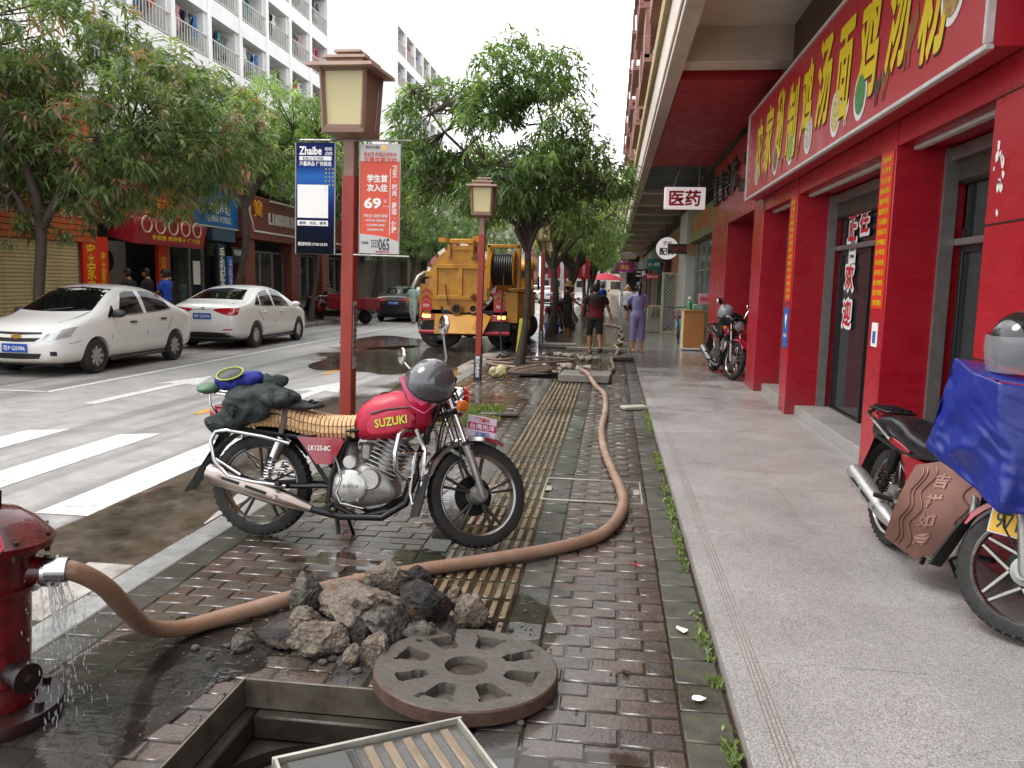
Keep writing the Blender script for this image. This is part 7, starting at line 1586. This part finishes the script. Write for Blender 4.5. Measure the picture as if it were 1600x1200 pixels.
# litter on the bricks
for i, (x, y, w, m_, l) in enumerate(((.2, 4.62, .03, redP, 'dark red leaf on the bricks by the step'), (.12, 8.3, .03, yelP, 'yellow scrap on the bricks left of the step'), (.39, 3.75, .05, whtP, 'white scrap on the mossy tiles'), (.4, 3.1, .04, whtP, 'pale scrap of plastic by the weeds'), (.2, 16.2, .09, M('violet_scrap', '#8a5aa8', .5), 'violet scrap near the woman'), (.25, 14.6, .06, whtP, 'white scrap beside the far hose'), (-.1, 12.2, .06, whtP, 'white scrap near the concrete slab'))):
    b = MB(); rr = random.Random(i); n = 7; b.add([(w*math.cos(6.283*k/n)*rr.uniform(.5, 1), w*.6*math.sin(6.283*k/n)*rr.uniform(.5, 1), .004+.006*rr.random()) for k in range(n)], [tuple(range(n))]); b.build('litter', m_, None, 0, loc=(x, y, .006), rot=(0, 0, i), label=l, cat='litter')
# ---- clothes heaped on the bamboo seat motorcycle
def heap(name, label, lumps, mat, amp, freq, seed, voxel=.011, cat='jacket'):
    b = MB()
    for c, r_ in lumps: b.ell(c, r_, 18, 12)
    o_ = E(name, label, cat, (0, .085, -.012)); q = remeshed(b, 'cloth', mat, o_, voxel, 3); sd = V(seed, seed*2, 0)
    for v in q.data.vertices:
        p = v.co; w = V(noise.noise(p*5+sd), noise.noise(p*5+sd*2), noise.noise(p*5+sd*3))*.06; u = p+w
        f1 = 1-abs(math.sin(freq*1.9*(u.x*.7+u.z*1.1+.4*u.y))); f2 = 1-abs(noise.noise(u*freq*.7+sd))*2.4; f3 = 1-abs(noise.noise(u*freq*1.6+sd))*2.2
        v.co = p+v.normal*amp*(f1*.9+f2*.8+f3*.2-.6)
    return o_
heap('dark_jacket', 'dark slate jacket bundled over the rear of the bamboo seat', [((-2.2, 4.68, .92), (.19, .17, .075)), ((-2.07, 4.66, .91), (.15, .15, .055)), ((-2.3, 4.6, .82), (.1, .09, .11)), ((-2.4, 4.58, .75), (.09, .05, .06)), ((-1.92, 4.7, .87), (.15, .1, .022)), ((-2.14, 4.78, 1.0), (.1, .06, .045)), ((-2.2, 4.55, .86), (.14, .04, .09))], M('slate_cloth', '#1c2425', .8, sc=12, var=.2, bump=.3, bsc=90), .02, 11, 3, .008)
heap('blue_cloth', 'bright blue cloth bundle on top of the rear rack', [((-2.38, 4.72, 1.0), (.12, .1, .055)), ((-2.27, 4.74, 1.02), (.08, .08, .05))], M('royal_cloth', '#1d2a86', .75, sc=12, bump=.3, bsc=90), .018, 14, 5, .008, cat='cloth')
cp = E('sun_visor', 'black and yellow sun visor lying on the blue cloth', 'visor', (-2.36, 4.73, 1.045), (R(38), R(-12), R(10))); b = MB(); b.lathe([(0, .01), (.06, .008), (.085, 0)], n=24, arc=(0, 6.283)); b.build('visor_peak', blkP, cp); b = MB(); b.tube([(.085*math.cos(a), .085*math.sin(a), .003) for a in np.linspace(0, 6.283, 25)[:-1]], .006, 6, True); b.build('visor_band', M('lime_band', '#9fae2f', .5), cp)
for o_ in (cp,): o_.scale = (1.0, .62, 1)
bs = E('green_basket_net', 'small green netted parcel on the tail rack', 'parcel', (-2.52, 4.76, .945)); b = MB(); b.ell((0, 0, 0), (.07, .09, .035), 16, 10); b.build('parcel', M('green_net', '#4d6a52', .6, sc=40, var=.6), bs)
# ================================================================ PEOPLE
skinM = M('skin', '#a87858', .5, sc=9, var=.06); skinD = M('skin_tan', '#8c5f45', .5, sc=9, var=.06); hairM = M('hair_black', '#121011', .45, sc=30, var=.3)
def person(label, loc, rotz, h=1.68, pose=None, shirt=None, pants=None, skin=None, pants_to='knee', sleeve='short', hair='short', shoes=None, voxel=.014, shirt_len=.86, female=False, group='people in the street', hands=True, width=1.):
    P = dict(lk=(.1, .0, .47), la=(.1, .0, .07), rk=(.1, .0, .47), ra=(.1, .0, .07), le=(.24, .0, 1.12), lw=(.25, .05, .88), re=(.24, .0, 1.12), rw=(.25, .05, .88), head=(0, .02)); P.update(pose or {})
    o = E('person', label, 'person', loc, (0, 0, rotz), group=group); k = h/1.7; o.scale = (k*width**.5, k, k)
    skin = skin or skinM; sw = .165 if female else .185
    J = {}
    for s, n_ in ((-1, 'l'), (1, 'r')):
        J[n_+'h'] = V(s*.085, 0, .88); J[n_+'s'] = V(s*sw, 0, 1.385)
        for q in 'kaew': p = P[n_+q]; J[n_+q] = V(s*p[0], p[1], p[2])
    hd = V(P['head'][0], P['head'][1], 1.59)
    def ring(z, rx, ry, y=0, n=16): return [(rx*math.cos(a), y+ry*math.sin(a), z) for a in np.linspace(0, 6.283, n+1)[:-1]]
    hipw, waist, chest = (.165, .125, .15) if female else (.155, .14, .168)
    tors = [(.84, hipw*.9, .1), (.92, hipw, .115), (1.03, waist, .1), (1.16, chest*.98, .11), (1.28, chest, .112), (1.37, sw*.93, .095), (1.42, .1, .075), (1.45, .055, .055)]
    b = MB(); b.loft([ring(z, rx, ry) for z, rx, ry in tors])
    b.tube([(0, -.005, 1.4), (0, 0, 1.47), (hd.x*.6, hd.y*.6, 1.54)], [.058, .052, .052], 12)
    b.ell(hd, (.075, .092, .112), 18, 14); b.ell(hd+V(0, .035, -.055), (.052, .055, .055), 12, 8); b.ell(hd+V(0, .095, -.02), (.012, .018, .02), 8, 6)
    for s in (-1, 1): b.ell(hd+V(s*.078, -.005, -.01), (.012, .024, .032), 8, 6)
    for s, n_ in ((-1, 'l'), (1, 'r')):
        b.tube([J[n_+'h']+V(0, 0, .04), J[n_+'h'].lerp(J[n_+'k'], .5), J[n_+'k'], J[n_+'k'].lerp(J[n_+'a'], .35)+V(0, -.012, 0), J[n_+'a']], [.088, .074, .052, .054, .034], 14); f = J[n_+'a']
        tp = P.get(n_+'toe', 0.); b.loft([[(f.x+s*0+x*w, f.y+y, f.z+zz-tp*(y+.03)) for x, zz in ((-1, -.065), (1, -.065), (.8, hh), (-.8, hh))] for y, w, hh in ((-.07, .025, -.01), (-.03, .034, .0), (.05, .036, -.015), (.12, .042, -.035), (.165, .034, -.048))])
        b.tube([J[n_+'s']+V(-s*.03, 0, .0), J[n_+'s'].lerp(J[n_+'e'], .4), J[n_+'e'], J[n_+'e'].lerp(J[n_+'w'], .3), J[n_+'w']], [.05, .046, .037, .038, .025], 12)
        d = (J[n_+'w']-J[n_+'e']).normalized(); w = J[n_+'w']; side = d.cross(V(s, 0, 0)); side = side.normalized() if side.length > .1 else V(0, 1, 0); nn = d.cross(side).normalized()
        b.loft([[w+d*t+side*(cx*a)+nn*(cy*.014) for cx, cy in ((-1, -1), (1, -1), (1, 1), (-1, 1))] for t, a in ((-.01, .022), (.03, .036), (.085, .038))])
        if hands:
            for q in range(4): L = (.062, .074, .07, .055)[q]; p0 = w+d*.078+side*(-.028+q*.0187); b.tube([p0, p0+d*L*.5+nn*.004, p0+d*L*.85+nn*.016*s, p0+d*L+nn*.026*s], [.0095, .009, .008, .007], 7)
            p0 = w+d*.02+side*.03; b.tube([p0, p0+side*.03+d*.025, p0+side*.036+d*.06], [.012, .011, .008], 7)
    remeshed(b, 'body', skin, o, voxel, 2)
    if shirt:
        b = MB(); g = .016; rows_ = [(shirt_len-.0, max(hipw, waist)+g+.012, .118+g)]+[(z, rx+g, ry+g*1.2) for z, rx, ry in tors if z > shirt_len+.03 and z < 1.4]+[(1.405, .125, .088), (1.445, .07, .066)]
        b.loft([ring(z, rx, ry) for z, rx, ry in rows_])
        if sleeve != 'none':
            for n_ in 'lr':
                s = -1 if n_ == 'l' else 1; e = J[n_+'s'].lerp(J[n_+'e'], .78 if sleeve == 'short' else 1); b.tube([J[n_+'s']+V(-s*.05, 0, -.01), J[n_+'s'].lerp(J[n_+'e'], .35), e], [.07, .067, .062], 14)
        q = remeshed(b, 'shirt', shirt, o, voxel, 3)
        for v in q.data.vertices: v.co += v.normal*.007*noise.noise(V(v.co.x*9, v.co.y*9, v.co.z*5))
    if pants:
        b = MB(); b.loft([ring(z, rx+.012, ry+.014) for z, rx, ry in ((.8, hipw*.95, .105), (.9, hipw, .115), (1.0, waist+.01, .105))])
        for n_ in 'lr':
            end = {'knee': (J[n_+'k'], .12), 'calf': (J[n_+'k'], .5), 'ankle': (J[n_+'k'], .93), 'thigh': (J[n_+'k'], -.3)}[pants_to]; kn, an = J[n_+'k'], J[n_+'a']; t = end[1]
            pts = [J[n_+'h']+V(0, 0, .03), J[n_+'h'].lerp(kn, .5), kn if t > 0 else J[n_+'h'].lerp(kn, .7)]+([kn.lerp(an, t)] if t > 0 else []); b.tube(pts, [.1, .09, .075, .07 if t < .8 else .052][:len(pts)], 14)
        q = remeshed(b, 'trousers', pants, o, voxel, 3)
        for v in q.data.vertices: v.co += v.normal*.006*noise.noise(V(v.co.x*9, v.co.y*9, v.co.z*6))
    if hair:
        b = MB(); b.ell(hd+V(0, -.016, .022), (.084, .096, .104), 18, 12, z0=-.45 if hair == 'short' else -.75)
        b.ell(hd+V(0, -.04, -.02), (.077, .068, .1), 16, 10)
        if hair == 'tail': b.tube([hd+V(0, -.09, .02), hd+V(0, -.15, -.02), hd+V(0, -.15, -.14), hd+V(0, -.12, -.22)], [.03, .04, .034, .012], 10); b.ell(hd+V(0, -.09, .03), .045, 12, 8)
        if hair == 'long': b.tube([hd+V(0, -.05, .03), hd+V(0, -.09, -.08), hd+V(0, -.1, -.18)], [.08, .075, .04], 12)
        q = b.build('hair', hairM, o, 60)
    for s in (-1, 1):
        b = MB(); b.ell(hd+V(s*.03, .083, .008), (.012, .008, .008), 8, 6); b.build('eye', M('eye_dark', '#1a1412', .3), o)
    b = MB(); b.ell(hd+V(0, .086, -.065), (.022, .008, .006), 8, 5); b.build('mouth', M('lip', '#8a4a42', .5), o)
    if shoes:
        for n_ in 'lr':
            f = J[n_+'a']; b = MB(); b.box((f.x, f.y+.05, f.z-.072), (.09, .26, .018), (P.get(n_+'toe', 0)*-.6, 0, 0), .006); b.tube([(f.x-.045, f.y+.06, f.z-.06), (f.x, f.y+.085, f.z-.005), (f.x+.045, f.y+.06, f.z-.06)], .01, 6, flat=2.2); b.build('sandal', shoes, o)
    return o
def gradshirt():
    m, t, p, o = base('black_to_red_shirt'); sp = N(t, 'SeparateXYZ'); t.links.new(coords(t, 'Object'), sp.inputs[0])
    t.links.new(ramp(t, math_(t, 'MULTIPLY', sp.outputs[2], .6), [(.5, rgb('#7a1222')), (.62, rgb('#641020')), (.75, rgb('#2a0f14')), (.83, rgb('#1a1113'))]), p.inputs['Base Color']); p.inputs['Roughness'].default_value = .85; return m
blkT = M('black_tee', '#18181a', .85, sc=12); lav = M('lavender_cotton', '#77739a', .85, sc=10, var=.1); mint = M('mint_cotton', '#9cc0b0', .85, sc=10, var=.1); darkg = M('dark_shorts', '#2b2d2c', .8, sc=12); greyT2 = M('grey_tee', '#a3a2a0', .85, sc=10); blueT = M('blue_tee', '#1d4ab0', .8, sc=10, var=.12); palew = M('pale_leggings', '#a9b8b0', .8); sand = M('sandal_dark', '#2a2422', .6)
wm = person('man in black and red shirt walking away over the wet paving', (-.38, 19.2, 0), 0, 1.7, dict(lk=(.12, .12, .47), la=(.1, -.02, .07), rk=(.1, .06, .49), ra=(.14, -.2, .17), rtoe=.5, le=(.28, -.05, 1.14), lw=(.3, .02, .9), re=(.27, .06, 1.13), rw=(.34, .1, .9)), gradshirt(), darkg, skinD, 'knee', shoes=sand, width=1.15)
MB().box((0, 0, 0), (.02, .2, .3), b=.004).build('folded_paper', M('paper_white', '#b9b2a8', .8), None, loc=(-.07, 19.32, .86), rot=(0, R(18), 0), label='folded white paper carried in the walking man\'s right hand', cat='paper')
person('woman in lavender top and cropped trousers standing on the granite edge', (.62, 19.1, .08), R(8), 1.64, dict(le=(.25, .1, 1.13), lw=(.2, .3, 1.08), re=(.24, .02, 1.14), rw=(.14, .24, 1.1)), lav, lav, skinM, 'calf', hair='tail', shoes=sand, female=True)
person('small child in pale grey top carried on the woman\'s left side', (.36, 19.35, .68), R(-40), .98, dict(lk=(.12, .18, .62), la=(.12, .12, .36), rk=(.14, .16, .62), ra=(.16, .1, .36), le=(.26, .1, 1.25), lw=(.18, .28, 1.3)), greyT2, darkg, skinM, 'thigh', hair=None, width=1.2)
hm_ = person('man in black with straw hat standing by the dark tree trunk', (-1.38, 25.5, 0), R(-60), 1.66, dict(le=(.24, .18, 1.18), lw=(.2, .42, 1.2), re=(.24, .15, 1.12), rw=(.22, .36, 1.0)), blkT, blkT, skinD, 'calf', shoes=sand, sleeve='none')
ht = E('straw_hat', 'wide tan straw hat on the man by the tree', 'hat', (-1.36, 25.51, 1.615), (R(6), R(4), 0)); b = MB(); b.lathe([(.2, -.02), (.19, -.012), (.12, .015), (.1, .06), (.08, .12), (.0, .135)], n=28); b.build('hat_body', M('straw', '#9a7748', .8, sc=40, var=.3, bump=.4, bsc=120), ht)
person('woman in mint green top walking towards us beside the black car', (-7.75, 30.9, -.04), R(172), 1.62, dict(lk=(.09, .1, .48), la=(.08, .06, .07), rk=(.09, -.02, .46), ra=(.09, -.16, .1), le=(.25, -.02, 1.12), lw=(.24, .1, .92)), mint, palew, skinM, 'ankle', hair='long', shoes=sand, female=True, shirt_len=.74, voxel=.018)
for i, (y, x, t_, l) in enumerate(((18.75, -11.95, blkT, 'man in black shirt, leftmost of the four at the eating house'), (19.25, -11.75, blkT, 'man in black shirt, second of the four at the eating house'), (19.65, -11.5, blueT, 'man in bright blue shirt at the eating house counter'), (20.15, -11.7, blkT, 'man in black shirt, rightmost of the four at the eating house'))):
    person(l, (x, y, .1), R(90+(-12, 8, 0, 14)[i]), 1.7+.02*(i % 2), dict(head=(0, .05), le=(.25, .08, 1.12), lw=(.2, .28, 1.05), re=(.25, .05, 1.12), rw=(.22, .2, .95)), t_, darkg, skinM, 'calf', voxel=.02, hands=False)
person('person in white shirt far down the terrace', (1.3, 72, .08), R(170), 1.68, {}, greyT2, darkg, skinM, 'ankle', voxel=.03, hands=False)
person('distant person in blue shirt past the parked motorcycles', (-.55, 45, 0), R(20), 1.66, {}, blueT, darkg, skinM, 'ankle', voxel=.03, hands=False)
person('distant rider in yellow raincoat on the far terrace', (1.1, 58, .08), R(10), 1.66, {}, M('yellow_coat', '#b8932f', .7), darkg, skinM, 'ankle', voxel=.03, hands=False)
# ================================================================ THINGS ALONG THE TERRACE
wood = M('desk_wood', '#a8713c', .4, sc=3, var=.18); woodE = M('desk_edge', '#cdb98a', .5)
dk = E('shop_desk', 'tall orange wooden counter desk standing on the terrace', 'desk', (2.02, 20.35, .08)); b = MB(); b.box((0, 0, .52), (.5, .62, .9), b=.008); b.build('desk_front', wood, dk); b = MB(); b.box((-.256, 0, .52), (.012, .6, .9)); b.build('desk_side', woodE, dk); b = MB(); b.box((0, 0, .98), (.54, .66, .03), b=.006); b.build('desk_top', wood, dk); b = MB(); b.box((0, 0, .05), (.52, .64, .04)); b.build('plinth', alu2, dk)
for x in (-.2, .2):
    for y in (-.26, .26): MB().cyl((x, y-.012, .015), (x, y+.012, .015), .018, n=12).build('castor', blkP, dk)
bt_ = E('pump_bottle', 'green pump bottle standing on the desk', 'bottle', (1.9, 20.2, 1.075)); MB().lathe([(0, 0), (.07, 0), (.07, .16), (.05, .2), (.02, .22), (.02, .24), (0, .24)], n=18).build('bottle', M('green_plastic', '#3f8a4a', .3), bt_); MB().box((0, 0, .28), (.06, .05, .08), b=.01).build('pump_head', whtP, bt_)
bx_ = E('desk_screen', 'pale tray of goods on the desk top', 'tray', (2.12, 20.4, 1.075)); MB().box((0, 0, .07), (.22, .2, .14), b=.01).build('tray', M('pale_teal', '#7fa596', .4), bx_)
lat = E('lattice_panel', 'cream framed panel with black lattice standing on the terrace', 'panel', (1.85, 26.6, .08), (0, 0, R(8))); b = MB()
for c, d in (((-.22, 0, 1.0), (.08, .06, 2.0)), ((.22, 0, 1.0), (.08, .06, 2.0)), ((0, 0, 1.97), (.36, .06, .06)), ((0, 0, .06), (.36, .06, .12))): b.box(c, d, b=.006)
b.build('lattice_frame', M('lattice_cream', '#b3aa8a', .6), lat); b = MB()
for k in range(-4, 17):
    for s in (-1, 1): b.bar((-.18, .01*s, .1+k*.115 if s > 0 else .1+(k+3)*.115), (.18, .01*s, .1+(k+3)*.115 if s > 0 else .1+k*.115), .03, .012)
b.f = b.f; b.v = [(x, y, min(max(z, .12), 1.94)) for x, y, z in b.v]; b.build('lattice', blkP, lat); MB().box((0, .035, 1.03), (.36, .01, 1.82)).build('backing', whtP, lat)
bin_ = E('washing_machine', 'grey box with a mop head on it behind the woman', 'box', (1.45, 27.6, .08)); MB().box((0, 0, .45), (.5, .5, .9), b=.02).build('case', M('grey_case', '#8d8a84', .5), bin_); b = MB(); rr = random.Random(4)
for i in range(40): a = rr.uniform(0, 6.28); b.tube([(0, -.22, .95), (.1*math.cos(a), -.27+.05*math.sin(a), .85), (.13*math.cos(a), -.29+.05*math.sin(a), .5+.2*rr.random())], .012, 5)
b.build('mop_head', M('mop', '#7d7464', .9, var=.3), bin_)
# electric bicycle, then scooters further off
def ebike(label, loc, rz, c1, sc_=1.):
    o = E('electric_bicycle', label, 'bicycle', loc, (R(3), 0, rz), group='electric bicycles on the terrace'); o.scale = (sc_,)*3; pm = M('ebike_'+c1[1:], c1, .3, coat=.6)
    for nm, x in (('rear_wheel', 0), ('front_wheel', 1.05)):
        w = E(nm, None, None, (x, 0, .24), parent=o); MB().lathe([(.19, -.025), (.235, -.03), (.24, 0), (.235, .03), (.19, .025)], (0, 0, 0), (0, 1, 0), 32).build('tyre', tyreM, w); b = MB(); b.lathe([(.195, -.02), (.18, 0), (.195, .02)], (0, 0, 0), (0, 1, 0), 32)
        for k in range(12): a = k*.5236; b.cyl((0, 0, 0), (.19*math.cos(a), 0, .19*math.sin(a)), .003, n=4)
        b.cyl((0, -.05, 0), (0, .05, 0), .04, n=14); b.build('rim', rimP, w)
    b = MB(); b.tube([(.9, 0, .8), (.82, 0, .45), (.6, 0, .28), (.3, 0, .28), (.0, 0, .24)], .03, 10); b.tube([(.3, 0, .28), (.2, 0, .62)], .025, 8); b.tube([(1.05, 0, .24), (.97, 0, .55), (.88, 0, .95)], .022, 8); b.build('frame', pm, o); b = MB(); b.tube([(.8, -.3, 1.0), (.86, -.12, .98), (.86, .12, .98), (.8, .3, 1.0)], .013, 8); b.build('handlebar', blkM, o); b = MB(); b.box((.18, 0, .68), (.3, .2, .08), b=.03); b.build('seat', seatK, o); b = MB(); b.box((.25, 0, .42), (.16, .14, .26), b=.03); b.build('battery_box', pm, o)
    b = MB()
    for z in np.linspace(.68, .9, 6): b.tube([(1.2-.1*(.9-z), -.13, z), (1.2-.1*(.9-z), .13, z), (.97, .13, z), (.97, -.13, z)], .005, 5, True)
    for k in range(7): y = -.13+k*.043; b.cyl((1.17, y, .68), (1.2, y, .9), .004, n=4); b.cyl((.97, y, .68), (.97, y, .9), .004, n=4)
    b.box((1.07, 0, .68), (.2, .26, .008)); b.build('basket', M('basket_pink', '#8a4a55', .5), o)
    for x in (0, 1.05): b = MB(); b.lathe([(.262, -.035), (.272, 0), (.262, .035)], (x, 0, .24), (0, 1, 0), 16, arc=(.6 if x == 0 else .4, 2.9)); b.build('mudguard', pm, o)
    return o
eb = ebike('pale blue electric bicycle with wire basket behind the wooden desk', (1.95, 23.6, .08), R(-95), '#5c9aa8')
copytree(eb, None, 'electric bicycle parked by the far shops on the terrace', (1.5, 47, .08), (R(3), 0, R(-100))); copytree(eb, None, 'farthest electric bicycle on the terrace', (1.5, 53, .08), (R(3), 0, R(-85)))
# yellow barrier board beside the truck wheel
yb = E('warning_board', 'yellow warning board with characters leaning beside the truck wheel', 'sign', (-2.08, 18.6, 0), (R(-4), R(5), 0)); MB().box((0, 0, .42), (.24, .02, .8), b=.006).build('board', M('board_yellow', '#c9c234', .5, sc=8, dirt='#8a842a'), yb); txt('清理化粪池', 0, blkP, yb, (0, -.012, .45), w=.12, h=.6, vert=True)
b = MB(); b.bar((.08, .12, 0), (.08, .01, .75), .015, .015); b.bar((-.08, .12, 0), (-.08, .01, .75), .015, .015); b.build('strut', blkP, yb)
# red banners strung between the far trees
for i, (x, y) in enumerate(((-2.75, 38), (-2.05, 38.6), (-1.4, 39.2))):
    q = E('red_banner', 'red vertical street banner, %s of the three among the far trees' % ('left', 'middle', 'right')[i], 'banner', (x, y, 0)); MB().cyl((0, 0, 0), (0, 0, 3.3), .03, n=8).build('pole', postR, q); MB().box((0, -.04, 2.5), (.56, .02, 1.2)).build('banner_sheet', M('flag_red', '#a5182a', .6, var=.1), q); txt('安全文明施工', 0, whtP, q, (0, -.054, 2.5), w=.12, h=.9, vert=True)
# red parasol and blue bin at the far kerb
um = E('red_parasol', 'red parasol far down the pavement', 'parasol', (-.6, 62, 0)); MB().cyl((0, 0, 0), (0, 0, 2.5), .03, n=8).build('pole', aluF, um); MB().lathe([(1.5, 2.0), (.8, 2.35), (0, 2.55)], n=12).build('canopy', M('parasol_red', '#b02436', .7), um)
tb_ = E('blue_tub', 'blue plastic tub on the paving behind the dark tree', 'tub', (-1.95, 26.6, 0)); MB().lathe([(0, .01), (.2, .01), (.26, .34), (.27, .34), (.22, .0)], n=20).build('tub', M('tub_blue', '#23408a', .4), tb_)
rd = E('red_stool', 'red plastic stool by the phone shop door', 'stool', (-12.2, 23.2, .1)); MB().box((0, 0, .45), (.32, .32, .03), b=.008).build('stool_top', M('stool_red', '#a81f2a', .4), rd)
for x in (-.12, .12):
    for y in (-.12, .12): MB().bar((x*1.2, y*1.2, 0), (x, y, .44), .03, .03).build('leg', MATS['stool_red'], rd)
